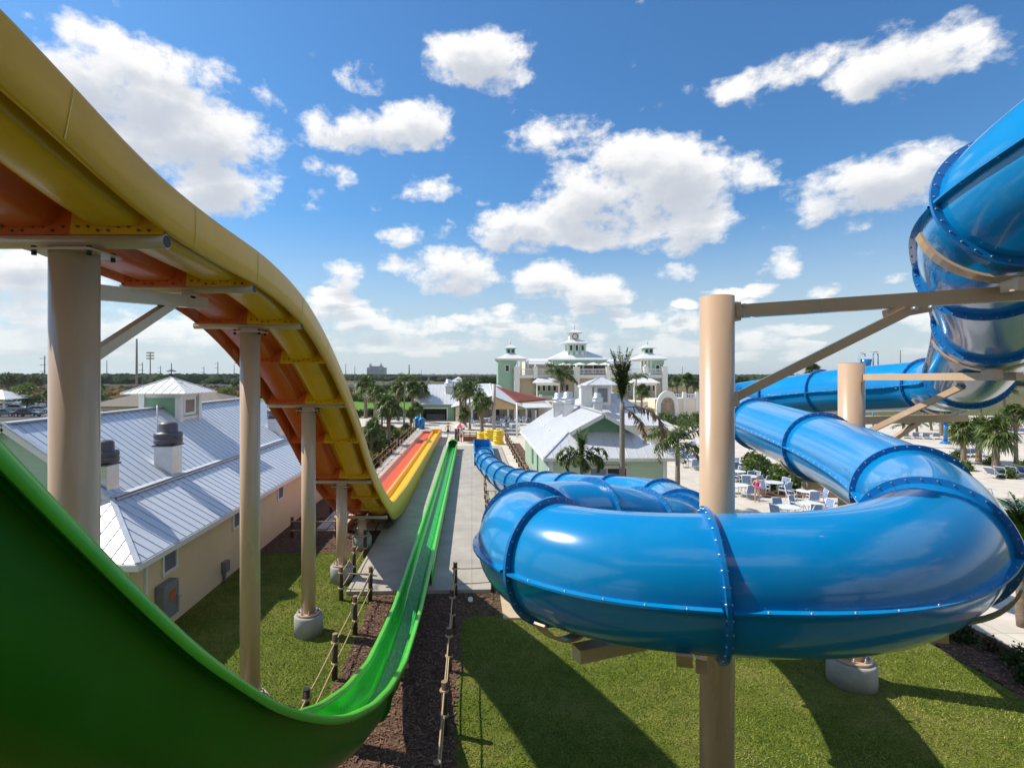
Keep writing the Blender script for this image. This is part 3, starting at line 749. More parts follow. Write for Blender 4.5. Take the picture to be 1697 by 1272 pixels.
s5 = ring_s((8.2, 12.5, 6.08)); sd_, q = saddle(s5 - .3, 205, 335); sd_.build('saddle', M['tan'], c2)
mb = MB(); mb.beam((9.4, 13.46, q.z - .1), (q.x - .25, q.y, q.z - .1), .15, .18); mb.build('arm', M['tan'], c2)
# long carriers under the front bends, running back to the first column
s6 = ring_s((5.8, 6.7, 5.7)); sd_, q = saddle(s6 + .25, 195, 335); sd_.build('saddle', M['tan'], c1)
mb = MB(); mb.beam((3.4, 7.1, q.z - .16), (q.x + .12, q.y - .1, q.z - .12), .2, .2); mb.build('carrier', M['tan'], c1)
s7 = ring_s((1.15, 6.75, 5.35)); sd_, q = saddle(s7, 215, 330); sd_.build('saddle', M['tan'], c1)
mb = MB(); mb.beam((3.1, 7.1, q.z - .06), (q.x - .05, q.y - .25, q.z - .08), .2, .16); mb.build('carrier', M['tan'], c1)
for (x, y, z) in ((3.95, 20.6, 2.35), (2.05, 33.0, .55)):
    pc = thing('tube_column', 'low tan post under the blue tube ' + ('behind the front bends' if y < 25 else 'just before its exit'), 'column', (x, y, 0), 'tan columns carrying the blue tube')
    mb = MB(); mb.cyl((x, y, 0), (x, y, z), .14, n=18); mb.build('pole', M['tan'], pc)
    sd_, q = saddle(ring_s((x, y, z + .8)), 220, 320); sd_.build('saddle', M['tan'], pc)
# ------------------------------------------------------------------ ground sheets
def sheet(name, pts, z, m, kind='structure', label=None):
    mb = MB(); mb.add([(p[0], p[1], z) for p in pts], [tuple(range(len(pts)))])
    o = mb.build(name, m); o['kind'] = kind
    return o
def rect(x0, x1, y0, y1): return [(x0, y0), (x1, y0), (x1, y1), (x0, y1)]
def grassmat(name, c1, c2, c3, patch=.35, fine=26, bump=.9):
    m, nt, p = nodes(name)
    tc = N(nt, 'ShaderNodeTexCoord'); o = tc.outputs['Object']
    def nz(s, d, r=.65):
        n = N(nt, 'ShaderNodeTexNoise'); n.inputs['Scale'].default_value = s; n.inputs['Detail'].default_value = d; n.inputs['Roughness'].default_value = r
        L(nt, o, n.inputs['Vector']); return n.outputs['Fac']
    a = nz(patch, 5); b = nz(2.2, 8, .78); c = nz(fine, 5, .8)
    r1 = N(nt, 'ShaderNodeValToRGB'); r1.color_ramp.elements[0].position = .34; r1.color_ramp.elements[1].position = .66
    r1.color_ramp.elements[0].color = (*c1, 1); r1.color_ramp.elements[1].color = (*c2, 1); L(nt, b, r1.inputs[0])
    r2 = N(nt, 'ShaderNodeValToRGB'); r2.color_ramp.elements[0].position = .48; r2.color_ramp.elements[1].position = .70
    r2.color_ramp.elements[0].color = (0, 0, 0, 1); r2.color_ramp.elements[1].color = (.75, .75, .75, 1); L(nt, a, r2.inputs[0])
    mx = N(nt, 'ShaderNodeMix', data_type='RGBA'); L(nt, r2.outputs[0], mx.inputs[0]); L(nt, r1.outputs[0], mx.inputs[6]); mx.inputs[7].default_value = (*c3, 1)
    r3 = N(nt, 'ShaderNodeMapRange'); r3.inputs[1].default_value = .36; r3.inputs[2].default_value = .64; r3.inputs[3].default_value = .35; r3.inputs[4].default_value = 1.55; L(nt, c, r3.inputs[0])
    m2 = N(nt, 'ShaderNodeMix', data_type='RGBA', blend_type='MULTIPLY'); m2.inputs[0].default_value = 1; L(nt, mx.outputs[2], m2.inputs[6]); L(nt, r3.outputs[0], m2.inputs[7])
    L(nt, m2.outputs[2], p.inputs['Base Color']); p.inputs['Roughness'].default_value = .9; p.inputs['Specular IOR Level'].default_value = .15
    bp = N(nt, 'ShaderNodeBump'); bp.inputs['Strength'].default_value = bump; bp.inputs['Distance'].default_value = .06
    ad = N(nt, 'ShaderNodeMath', operation='ADD'); L(nt, c, ad.inputs[0]); L(nt, b, ad.inputs[1]); L(nt, ad.outputs[0], bp.inputs['Height']); L(nt, bp.outputs[0], p.inputs['Normal'])
    return m
def groutmat(name, c1, c2, joint, bw, bh, mort=.02, off=.5, wet=None):
    m, nt, p = nodes(name)
    tc = N(nt, 'ShaderNodeTexCoord'); o = tc.outputs['Object']
    br = N(nt, 'ShaderNodeTexBrick'); br.offset = off; br.inputs['Scale'].default_value = 1; br.inputs['Brick Width'].default_value = bw; br.inputs['Row Height'].default_value = bh; br.inputs['Mortar Size'].default_value = mort
    br.inputs['Color1'].default_value = (*c1, 1); br.inputs['Color2'].default_value = (*c2, 1); br.inputs['Mortar'].default_value = (*joint, 1); L(nt, o, br.inputs['Vector'])
    n = N(nt, 'ShaderNodeTexNoise'); n.inputs['Scale'].default_value = .9; n.inputs['Detail'].default_value = 8; n.inputs['Roughness'].default_value = .65; L(nt, o, n.inputs['Vector'])
    mr = N(nt, 'ShaderNodeMapRange'); mr.inputs[1].default_value = .3; mr.inputs[2].default_value = .7; mr.inputs[3].default_value = .80; mr.inputs[4].default_value = 1.12; L(nt, n.outputs['Fac'], mr.inputs[0])
    mx = N(nt, 'ShaderNodeMix', data_type='RGBA', blend_type='MULTIPLY'); mx.inputs[0].default_value = 1; L(nt, br.outputs['Color'], mx.inputs[6]); L(nt, mr.outputs[0], mx.inputs[7])
    out = mx.outputs[2]; p.inputs['Roughness'].default_value = .85
    if wet:                                      # water left standing on the slab
        mp = N(nt, 'ShaderNodeMapping'); mp.inputs['Scale'].default_value = (1, .35, 1); L(nt, o, mp.inputs['Vector'])
        n2 = N(nt, 'ShaderNodeTexNoise'); n2.inputs['Scale'].default_value = .38; n2.inputs['Detail'].default_value = 5; n2.inputs['Roughness'].default_value = .6; L(nt, mp.outputs[0], n2.inputs['Vector'])
        rp = N(nt, 'ShaderNodeMapRange', interpolation_type='SMOOTHSTEP'); rp.inputs[1].default_value = wet[0]; rp.inputs[2].default_value = wet[0] + .06; L(nt, n2.outputs['Fac'], rp.inputs[0])
        m3 = N(nt, 'ShaderNodeMix', data_type='RGBA', blend_type='MULTIPLY'); m3.inputs[7].default_value = (.55, .56, .58, 1); L(nt, rp.outputs[0], m3.inputs[0]); L(nt, out, m3.inputs[6]); out = m3.outputs[2]
        r4 = N(nt, 'ShaderNodeMapRange'); r4.inputs[3].default_value = .8; r4.inputs[4].default_value = .15; L(nt, rp.outputs[0], r4.inputs[0]); L(nt, r4.outputs[0], p.inputs['Roughness'])
    L(nt, out, p.inputs['Base Color'])
    return m
M['lawn'] = grassmat('lawn_grass', (0.078, 0.122, 0.012), (0.172, 0.210, 0.028), (0.30, 0.265, 0.075))
M['scrub'] = grassmat('scrub_land', (0.06, 0.085, 0.03), (0.14, 0.12, 0.05), (0.20, 0.13, 0.07), patch=.012, fine=1.2, bump=.3)
M['field'] = grassmat('green_field', (0.10, 0.21, 0.02), (0.13, 0.26, 0.03), (0.12, 0.22, 0.03), patch=.05, fine=6, bump=.3)
M['mulch'] = mat('bark_mulch', (0.17, 0.09, 0.052), .95, vs=16, bump=1.0, bs=30, col2=(0.045, 0.018, 0.009))
M['deck'] = groutmat('deck_concrete', (0.60, 0.54, 0.455), (0.56, 0.50, 0.42), (0.36, 0.31, 0.25), 4, 4, .02, .0)
M['slab'] = groutmat('runout_concrete', (0.40, 0.36, 0.30), (0.38, 0.345, 0.29), (0.22, 0.20, 0.17), 2.6, 9, .012, .0, wet=(.60,))
M['paver'] = groutmat('paving_slabs', (0.50, 0.455, 0.39), (0.43, 0.39, 0.335), (0.11, 0.095, 0.08), .8, 1.15, .035, .5)
M['sand'] = mat('pale_sand', (0.60, 0.44, 0.27), .95, var=.15, vs=.05)
M['asphalt'] = mat('asphalt', (0.06, 0.06, 0.062), .9, var=.2, vs=.5)
sheet('ground', rect(-3500, 3500, -60, 4500), -.03, M['scrub'])
sheet('lawn', rect(-60, 13.3, -12, 27), 0.0, M['lawn'])
sheet('side_lawn', rect(19.8, 60, 17.5, 24), 0.0, M['lawn'])
sheet('green_field', [(-75, 99), (-8, 99), (-8, 120), (-20, 172), (-95, 172)], .0, M['field'])
sheet('far_field', rect(-320, 40, 182, 235), .004, M['sand'])
wv = random.Random(5)
sheet('mulch_bed', [(-.35 + wv.uniform(-.12, .12), 4 + .33 * i) for i in range(40)] + [(.2, 17.25), (.9, 17.1), (1.2, 19.2), (-3.45, 19.2)] + [(-3.42 + wv.uniform(-.13, .13), 18.9 - .33 * i) for i in range(45)], .008, M['mulch'])
sheet('mulch_bed', rect(-9.4, -4.5, 23.2, 33), .008, M['mulch'])
sheet('mulch_bed', [(-14, 38), (-7.85, 33), (-7.85, 74), (-10.5, 78), (-16, 78)], .016, M['mulch'])
sheet('mulch_bed', [(15.4, -2), (15.4, 26)] + [(13.3 + wv.uniform(-.14, .14), 26 - .4 * i) for i in range(70)], .008, M['mulch'])
sheet('mulch_bed', rect(4.05, 5.4, 32.5, 60), .024, M['mulch'])
sheet('mulch_bed', [(18.5, 33.5), (24, 33.5), (27, 46), (21, 50)], .022, M['mulch'])
sheet('walkway', rect(15.4, 19.8, -2, 27), .012, M['deck'])
mb = MB(); mb.prism([(-4.45, 18.75), (.72, 18.95), (3.1, 27), (3.1, 57), (-4.45, 57)], -.05, .14); o = mb.build('runout_slab', M['slab'], bevel=.012); o['kind'] = 'structure'
mb = MB(); mb.prism([(-7.75, 26.5), (-4.45, 26.5), (-4.45, 74), (-7.75, 74)], -.05, .11); o = mb.build('paving', M['paver']); o['kind'] = 'structure'
mb = MB(); mb.prism([(1.0, 16.9), (2.7, 16.9), (2.7, 26), (1.0, 20.4)], -.05, .06); o = mb.build('footing_pad', mat('tan_concrete', (.50, .39, .25), .9, var=.1, vs=2)); o['kind'] = 'structure'
mb = MB(); mb.prism([(3.1, 26.6), (120, 26.6), (120, 100), (-40, 100), (-40, 78), (-8, 78), (-7.75, 74), (-4.45, 74), (-4.45, 57), (3.1, 57)], -.05, .018); o = mb.build('pool_deck', M['deck']); o['kind'] = 'structure'

# blades that stand proud of the lawn and chips that lie on the mulch: nobody could count them
def scatter(name, label, areas, n, m, seed, kind):
    r = random.Random(seed); v = []; f = []
    tot = sum((x1 - x0) * (y1 - y0) for x0, x1, y0, y1 in areas)
    for x0, x1, y0, y1 in areas:
        for i in range(int(n * (x1 - x0) * (y1 - y0) / tot)):
            x, y = r.uniform(x0, x1), r.uniform(y0, y1); a = r.uniform(0, 6.283); b = len(v)
            if kind == 'grass':
                w, h = .012, r.uniform(.015, .05); dx, dy = math.cos(a) * w, math.sin(a) * w; lx, ly = r.gauss(0, .03), r.gauss(0, .03)
                v += [(x - dx, y - dy, 0), (x + dx, y + dy, 0), (x + lx, y + ly, h)]; f.append((b, b + 1, b + 2))
            else:
                l, w = r.uniform(.02, .07), r.uniform(.008, .02); c, s = math.cos(a), math.sin(a); z = r.uniform(.01, .035); t = r.uniform(-.03, .03)
                v += [(x - c*l + s*w, y - s*l - c*w, z), (x + c*l + s*w, y + s*l - c*w, z + t), (x + c*l - s*w, y + s*l + c*w, z + t + .008), (x - c*l - s*w, y - s*l + c*w, z + .008)]; f.append((b, b + 1, b + 2, b + 3))
    me = bpy.data.meshes.new(name); me.from_pydata(v, [], f); me.materials.append(m); o = bpy.data.objects.new(name, me); COL.objects.link(o)
    o['kind'] = 'stuff'; o['label'] = label
    return o
gm, gnt, gp_ = nodes('grass_blade')
gg = N(gnt, 'ShaderNodeNewGeometry'); gr = N(gnt, 'ShaderNodeValToRGB'); el_ = gr.color_ramp.elements
el_[0].position = 0; el_[0].color = (.075, .118, .012, 1); el_[1].position = 1; el_[1].color = (.32, .30, .09, 1); e_ = el_.new(.6); e_.color = (.19, .225, .03, 1)
gtc = N(gnt, 'ShaderNodeTexCoord'); gn1 = N(gnt, 'ShaderNodeTexNoise'); gn1.inputs['Scale'].default_value = .45; gn1.inputs['Detail'].default_value = 6; gn1.inputs['Roughness'].default_value = .7; L(gnt, gtc.outputs['Object'], gn1.inputs['Vector'])
gbr = N(gnt, 'ShaderNodeTexBrick'); gbr.inputs['Brick Width'].default_value = 1.25; gbr.inputs['Row Height'].default_value = .6; gbr.inputs['Scale'].default_value = 1; gbr.inputs['Mortar Size'].default_value = .03; gbr.inputs['Color1'].default_value = (.30, .30, .30, 1); gbr.inputs['Color2'].default_value = (.5, .5, .5, 1); gbr.inputs['Mortar'].default_value = (.75, .75, .75, 1); L(gnt, gtc.outputs['Object'], gbr.inputs['Vector'])
def gma(op, a, b, c=None):
    n = N(gnt, 'ShaderNodeMath', operation=op)
    for i, x in enumerate((a, b, c)):
        if x is None: continue
        if isinstance(x, (int, float)): n.inputs[i].default_value = x
        else: L(gnt, x, n.inputs[i])
    return n.outputs[0]
gf = gma('MULTIPLY_ADD', gn1.outputs['Fac'], 2.1, -.88); gf = gma('MULTIPLY_ADD', gg.outputs['Random Per Island'], .30, gf); gf = gma('MULTIPLY_ADD', gbr.outputs['Color'], .55, gf)
L(gnt, gf, gr.inputs[0]); L(gnt, gr.outputs[0], gp_.inputs['Base Color']); gp_.inputs['Roughness'].default_value = .8; gp_.inputs['Specular IOR Level'].default_value = .1
scatter('grass_blades', 'short sunlit grass blades of the lawn', [(-9.3, -3.5, 7.5, 23.2), (-.3, 13.2, 8.5, 19)], 150000, gm, 3, 'grass')
cm, gnt, gp_ = nodes('bark_chip')
gg = N(gnt, 'ShaderNodeNewGeometry'); gr = N(gnt, 'ShaderNodeValToRGB'); el_ = gr.color_ramp.elements
el_[0].color = (.05, .02, .01, 1); el_[1].color = (.25, .145, .085, 1); L(gnt, gg.outputs['Random Per Island'], gr.inputs[0]); L(gnt, gr.outputs[0], gp_.inputs['Base Color']); gp_.inputs['Roughness'].default_value = .9
scatter('bark_chips', 'loose brown bark chips on the mulch beds', [(-3.45, -.35, 7, 18.7), (-.35, .9, 17.2, 18.9), (13.3, 15.4, 10, 20), (-9.3, -4.6, 23.3, 29)], 20000, cm, 4, 'chip')
# ------------------------------------------------------------------ building materials
def seamroof(name, col, pitch=.45, axis='Y'):
    return mat(name, col, .34, metal=.12, var=.05, vs=.7, spec=.5, dirt=((col[0]*.7, col[1]*.7, col[2]*.72), 1.2, .5, .8, .4))
M['roof'] = seamroof('galvanised_roof', (0.62, 0.665, 0.72))
M['roof_far'] = mat('white_metal_roof', (0.66, 0.67, 0.68), .4, metal=.2, var=.05, vs=.6)
M['white'] = mat('white_trim', (0.74, 0.73, 0.70), .5, var=.04)
def siding(name, col, pitch=.18):
    m, nt, p = nodes(name)
    tc = N(nt, 'ShaderNodeTexCoord'); sp = N(nt, 'ShaderNodeSeparateXYZ'); L(nt, tc.outputs['Object'], sp.inputs[0])
    mu = N(nt, 'ShaderNodeMath', operation='MULTIPLY'); mu.inputs[1].default_value = 1 / pitch; L(nt, sp.outputs[2], mu.inputs[0])
    fr = N(nt, 'ShaderNodeMath', operation='FRACT'); L(nt, mu.outputs[0], fr.inputs[0])
    n = N(nt, 'ShaderNodeTexNoise'); n.inputs['Scale'].default_value = .8; n.inputs['Detail'].default_value = 5; L(nt, tc.outputs['Object'], n.inputs['Vector'])
    mr = N(nt, 'ShaderNodeMapRange'); mr.inputs[3].default_value = .88; mr.inputs[4].default_value = 1.1; L(nt, n.outputs['Fac'], mr.inputs[0])
    mx = N(nt, 'ShaderNodeMix', data_type='RGBA', blend_type='MULTIPLY'); mx.inputs[0].default_value = 1; mx.inputs[6].default_value = (*col, 1); L(nt, mr.outputs[0], mx.inputs[7])
    L(nt, mx.outputs[2], p.inputs['Base Color']); p.inputs['Roughness'].default_value = .6
    b = N(nt, 'ShaderNodeBump'); b.inputs['Strength'].default_value = 1; b.inputs['Distance'].default_value = .03; L(nt, fr.outputs[0], b.inputs['Height']); L(nt, b.outputs[0], p.inputs['Normal'])
    return m
M['siding'] = siding('green_lap_siding', (0.24, 0.43, 0.28))
M['siding_pale'] = siding('pale_green_lap_siding', (0.42, 0.56, 0.42))
M['stucco'] = mat('tan_stucco', (0.76, 0.57, 0.34), .85, var=.05, vs=.8, bump=.15, bs=80)
M['cream'] = mat('cream_stucco', (0.78, 0.68, 0.52), .8, var=.05, vs=.6)
M['louver'] = mat('grey_louver', (0.22, 0.22, 0.22), .6)
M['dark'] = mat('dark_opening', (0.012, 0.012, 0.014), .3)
M['glass'] = mat('dark_window_glass', (0.02, 0.028, 0.035), .06, var=.02)
M['fan'] = mat('dark_grey_spun_metal', (0.10, 0.095, 0.11), .45, metal=.3, var=.2, vs=3)
M['galv'] = mat('bright_galvanised_sheet', (0.62, 0.63, 0.65), .35, metal=.8, var=.1, vs=4)
M['grey'] = mat('grey_enamel', (0.20, 0.21, 0.22), .5)
def seams(mb, a, b, c, d, pitch, h=.022, w=.02, mat_=0):
    """standing seams on the roof facet a-b (eave) to d-c (top); they run from eave to top"""
    a, b, c, d = map(Vector, (a, b, c, d)); n = max(2, int((b - a).length / pitch))
    nrm = (b - a).cross(d - a).normalized()
    if nrm.z < 0: nrm = -nrm
    e = (b - a).normalized(); run = (d - a) - e * (d - a).dot(e); rl = run.length
    L_ = (b - a).length
    xd, xc = (d - a).dot(e), (c - a).dot(e)
    for i in range(n + 1):
        x = L_ * i / n
        # where the line from the eave at x meets the left, the right or the top edge
        t = 1.0
        if x < xd and xd > 1e-6: t = min(t, x / xd)
        if x > xc and xc < L_ - 1e-6: t = min(t, (L_ - x) / (L_ - xc))
        if t < .03: continue
        p0 = a + e * x + nrm * (h / 2); p1 = p0 + run * t
        mb.beam(p0, p1, w, h, up=nrm, mat=mat_)
def facet(mb, pts, th=.06): mb.slab(pts, th)
def pyramid_roof(mb, sm, cx, cy, hx, hy, z0, z1, pitch=.45, ridge=0.0, th=.05):
    c = [(cx-hx, cy-hy, z0), (cx+hx, cy-hy, z0), (cx+hx, cy+hy, z0), (cx-hx, cy+hy, z0)]
    r0, r1 = (cx - ridge, cy, z1), (cx + ridge, cy, z1)
    n = 6
    vs = c + [r0, r1] + [(p[0], p[1], p[2] - th) for p in c]
    f = [(0, 1, 5, 4), (1, 2, 5), (2, 3, 4, 5), (3, 0, 4), (0, 6, 7, 1), (1, 7, 8, 2), (2, 8, 9, 3), (3, 9, 6, 0), (6, 9, 8, 7)] if ridge > 0 else [(0, 1, 4), (1, 2, 4), (2, 3, 4), (3, 0, 4), (0, 6, 7, 1), (1, 7, 8, 2), (2, 8, 9, 3), (3, 9, 6, 0), (6, 9, 8, 7)]
    mb.add(vs, f)
    if sm is not None:
        seams(sm, c[0], c[1], r1, r0, pitch); seams(sm, c[1], c[2], r1, r1, pitch); seams(sm, c[2], c[3], r0, r1, pitch); seams(sm, c[3], c[0], r0, r0, pitch)
        for q, r in zip(c, (r0, r1, r1, r0)): sm.beam(Vector(q) + Vector((0, 0, .02)), Vector(r) + Vector((0, 0, .02)), .07, .03)

# ------------------------------------------------------------------ long hut on the left
hut = thing('pump_house', 'long tan stucco hut with a blue-grey standing seam roof and a cupola', 'building', (-14.57, 26, 0))
X0, X1, Y0, Y1, XRD = -19.74, -9.4, 14.56, 38.0, -14.57
ZE, ZB, ZR = 2.70, 3.95, 6.25
XE, XBk, YG, YF = -9.0, -11.2, 16.5, 14.3
mb = MB(); mb.bx(X0, X1, Y0, Y1, -.05, 2.66); mb.build('wall', M['stucco'], hut)
mb = MB(); mb.add([(-17.9, YG + .25, 3.3), (-11.25, YG + .25, 3.3), (-11.25, YG + .25, 3.93), (XRD, YG + .25, 6.16), (-17.9, YG + .25, 3.93)], [(0, 1, 2, 3, 4)]); mb.build('gable_wall', M['siding_pale'], hut, solid=.1, label='green lap-sided gable end')
rm, sm = MB(), MB()
YB, YE2 = 36.0, 38.4
Lm = lambda x: 2 * XRD - x
for m_ in (lambda x: x, Lm):
    up = [(m_(XBk), YG, ZB), (m_(XBk), YB, ZB), (XRD, YB, ZR), (XRD, YG, ZR)]
    lo = [(m_(XE), YF, ZE), (m_(XE), YE2, ZE), (m_(XBk), YB, ZB), (m_(XBk), YG, ZB)]
    facet(rm, up); facet(rm, lo)
    seams(sm, up[0], up[1], up[2], up[3], .40); seams(sm, lo[0], lo[1], lo[2], lo[3], .40)
    sm.beam((m_(XBk), YG, ZB + .05), (m_(XBk), YB, ZB + .05), .34, .03); sm.beam((m_(XBk) + .19 * (1 if m_(XBk) > XRD else -1), YG, ZB - .02), (m_(XBk) + .19 * (1 if m_(XBk) > XRD else -1), YB, ZB - .02), .035, .06)
    sm.beam((XRD, YG, ZR + .04), (m_(XBk), YG, ZB + .04), .2, .05); sm.beam((m_(XE), YF, ZE + .02), (m_(XBk), YG, ZB + .02), .14, .04)
fr = [(Lm(XE), YF, ZE), (XE, YF, ZE), (XBk, YG, ZB), (Lm(XBk), YG, ZB)]
facet(rm, fr); seams(sm, *fr, .40)
bk = [(XE, YE2, ZE), (Lm(XE), YE2, ZE), (Lm(XBk), YB, ZB), (XBk, YB, ZB)]
facet(rm, bk)
mb = MB(); mb.add([(Lm(XBk), YB, ZB), (XBk, YB, ZB), (XRD, YB, ZR)], [(0, 1, 2)]); mb.build('gable_wall', M['siding'], hut, solid=.08)
sm.beam((XRD, YG, ZR + .03), (XRD, YB, ZR + .03), .3, .05)
roof = rm.build('roof', M['roof'], hut)
sm.build('standing_seam', mat('roof_seam', (0.50, 0.535, 0.59), .4, metal=.1), roof)
mb = MB(); mb.bx(XE - .02, XE + .04, YF, YE2, ZE - .2, ZE - .03); mb.bx(Lm(XE), XE + .04, YF - .05, YF, ZE - .2, ZE - .03)
mb.beam((XRD, YG - .03, ZR - .1), (XBk, YG - .03, ZB - .1), .05, .22); mb.beam((XRD, YG - .03, ZR - .1), (Lm(XBk), YG - .03, ZB - .1), .05, .22)
mb.build('fascia', M['white'], hut)
for y in (15.2, 23.0, 31.0): 
    d_ = MB(); d_.bx(-9.4, -9.32, y, y + .09, 0, 2.5); d_.build('downpipe', M['white'], hut)
# louvred windows in the right wall
for y0, y1 in ((16.06, 16.9), (20.8, 21.55), (25.6, 26.4), (30.5, 31.3)):
    f = MB(); z0, z1 = 1.66, 2.44
    f.bx(-9.42, -9.34, y0, y0 + .1, z0, z1); f.bx(-9.42, -9.34, y1 - .1, y1, z0, z1); f.bx(-9.42, -9.342, y0 + .1, y1 - .1, z1 - .1, z1); f.bx(-9.42, -9.342, y0 + .1, y1 - .1, z0, z0 + .1)
    wd = f.build('louver_window', M['white'], hut)
    f = MB(); k = z0 + .12
    while k < z1 - .12: f.beam((-9.385, y0 + .1, k), (-9.385, y1 - .1, k), .05, .012, up=(.6, 0, .8)); k += .05
    f.bx(-9.412, -9.405, y0 + .1, y1 - .1, z0 + .1, z1 - .1); f.build('slats', M['louver'], wd)
f = MB(); f.bx(-9.4, -9.1, 15.72, 16.5, .45, 1.5); eb = f.build('electric_box', M['grey'], hut, bevel=.015)
f = MB(); f.bx(-9.1, -9.085, 16.0, 16.3, .95, 1.25); f.build('warning_plate', mat('orange_warning_plate', (.5, .12, .03), .6), eb)
f = MB(); f.bx(-9.1, -9.03, 16.33, 16.4, .7, 1.05); f.cyl((-9.05, 16.4, .95), (-8.93, 16.5, .99), .02, n=8); f.build('switch_handle', M['galv'], eb)
f = MB(); f.bx(-9.4, -9.22, 19.9, 20.25, .35, .75); f.bx(-9.38, -9.3, 20.0, 20.1, 0, .35); f.build('meter_box', M['grey'], hut)
# cupola
cx, cy, cw = XRD, 25.75, .85
cu = MB(); cu.bx(cx - cw, cx + cw, cy - cw, cy + cw, 5.4, 6.86); cup = cu.build('cupola', M['siding'], hut)
f = MB()
for sx in (-1, 1):
    for sy in (-1, 1): f.bx(cx + sx*cw - .13, cx + sx*cw + .13, cy + sy*cw - .13, cy + sy*cw + .13, 5.5, 6.87)
f.bx(cx - cw - .05, cx + cw + .05, cy - cw - .05, cy + cw + .05, 6.7, 6.9)
f.bx(cx - cw - .04, cx + cw + .04, cy - cw - .04, cy + cw + .04, 5.6, 5.78)
f.build('corner_trim', M['white'], cup)
f = MB(); f.bx(cx + cw, cx + cw + .06, cy - .55, cy + .55, 5.85, 5.97); f.bx(cx + cw, cx + cw + .06, cy - .55, cy + .55, 6.58, 6.7); f.bx(cx + cw, cx + cw + .062, cy - .55, cy - .42, 5.97, 6.58); f.bx(cx + cw, cx + cw + .062, cy + .42, cy + .55, 5.97, 6.58)
lw = f.build('louver_window', M['white'], cup)
f = MB(); k = 6.0
while k < 6.56: f.beam((cx + cw + .03, cy - .42, k), (cx + cw + .03, cy + .42, k), .05, .012, up=(.6, 0, .8)); k += .06
f.bx(cx + cw + .002, cx + cw + .008, cy - .42, cy + .42, 5.97, 6.58); f.build('slats', mat('tan_louver', (.42, .35, .28), .6), lw)
rm, sm = MB(), MB(); pyramid_roof(rm, sm, cx, cy, 1.5, 1.5, 6.92, 7.65, .34); sm.build('standing_seam', M['white'], cup); rm.build('cupola_roof', M['white'], cup)
f = MB(); f.cyl((cx, cy, 7.6), (cx, cy, 8.35), .02, n=6); f.lathe((cx, cy, 7.72), [(.02, 0), (.07, .05), (.02, .12)], 10); f.beam((cx - .22, cy, 7.95), (cx + .22, cy, 7.95), .02, .05); f.beam((cx, cy - .2, 8.02), (cx, cy + .2, 8.02), .02, .03); f.build('weathervane', M['black'], cup)
# mushroom exhaust fans
def exhaust_fan(parent, x, y, zb, sc_=1.0, mm=None, h=1.0, up=False):
    mm = mm or M['fan']
    f = MB(); f.box((x, y, zb + h*.5 - .25), (.8*sc_, .8*sc_, h + .5), 0); e = f.build('exhaust_fan', M['galv'], parent)
    f = MB(); f.box((x, y, zb + h + .02), (.92*sc_, .92*sc_, .05), 0); f.build('curb_cap', mm, e)
    f = MB(); f.lathe((x, y, zb + h + .04), [(r_ * sc_, z_ * sc_) for r_, z_ in [(.42, 0), (.56, .06), (.58, .10), (.58, .26), (.55, .28), (.55, .31), (.58, .33), (.58, .48), (.55, .54), (.44, .55), (.40, .58), (.39, .90), (.33, .98), (0.02, 1.02)]], 28); f.build('fan_housing', mm, e)
    return e
exhaust_fan(hut, -11.55, 20.2, 4.2, .85, h=.9); exhaust_fan(hut, -11.75, 16.95, 4.3, .74, h=.62); exhaust_fan(hut, -11.8, 32, 4.3, .9, h=.85)
f = MB(); f.cyl((-12.2, 20.6, 4.7), (-12.2, 20.6, 6.6), .03, n=8); f.cyl((-9.6, 17.0, 2.9), (-9.6, 17.0, 3.0), .03, n=6); f.build('vent_pipe', M['galv'], roof)

# ------------------------------------------------------------------ green hut on the right of the exit flume
gh = thing('changing_hut', 'pale green lap-sided hut with a grey metal roof beyond the front tube', 'building', (8.3, 40, 0))
mb = MB(); mb.bx(4.75, 11.85, 32.4, 47.3, -.05, 2.72); mb.build('wall', M['siding_pale'], gh)
rm, sm = MB(), MB(); XL, XR2, XM = 4.33, 12.3, 8.3; ZE2, ZR2 = 2.76, 5.34; YA, YZ = 32.0, 47.7
xg = 2.1; zg = 4.1; yg = 34.1
for a, b in ((XL, XM - xg), (XR2, XM + xg)):
    p = [(a, YA, ZE2), (a, YZ, ZE2), (b, YZ, zg), (b, yg, zg)]; facet(rm, p); seams(sm, *p, .42)
    p = [(b, yg - .8, zg), (b, YZ, zg), (XM, YZ, ZR2), (XM, yg - .8, ZR2)]; facet(rm, p); seams(sm, *p, .42)
    sm.beam((a, YA, ZE2 + .03), (b, yg, zg + .03), .12, .04)
p = [(XL, YA, ZE2), (XR2, YA, ZE2), (XM + xg, yg, zg), (XM - xg, yg, zg)]; facet(rm, p); seams(sm, *p, .55)
sm.beam((XM, yg - .8, ZR2 + .03), (XM, YZ, ZR2 + .03), .3, .05)
r2 = rm.build('roof', M['roof_far'], gh); sm.build('standing_seam', mat('pale_roof_seam', (0.60, 0.61, 0.63), .35, metal=.3), r2)
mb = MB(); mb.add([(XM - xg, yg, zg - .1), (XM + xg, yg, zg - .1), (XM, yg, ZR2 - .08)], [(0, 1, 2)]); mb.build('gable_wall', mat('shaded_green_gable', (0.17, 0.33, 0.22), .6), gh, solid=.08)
mb = MB()
for sg in (-1, 1): mb.beam((XM, yg - .82, ZR2 - .1), (XM + sg * (xg + .05), yg - .82, zg - .06), .05, .24)
mb.bx(XL - .04, XL, YA, YZ, ZE2 - .2, ZE2 - .02); mb.bx(XL, XR2, YA - .05, YA, ZE2 - .2, ZE2 - .02)
mb.bx(4.7, 4.95, 32.36, 32.6, 0, 2.7); mb.bx(11.65, 11.9, 32.36, 32.6, 0, 2.7)
mb.build('trim', M['white'], gh)
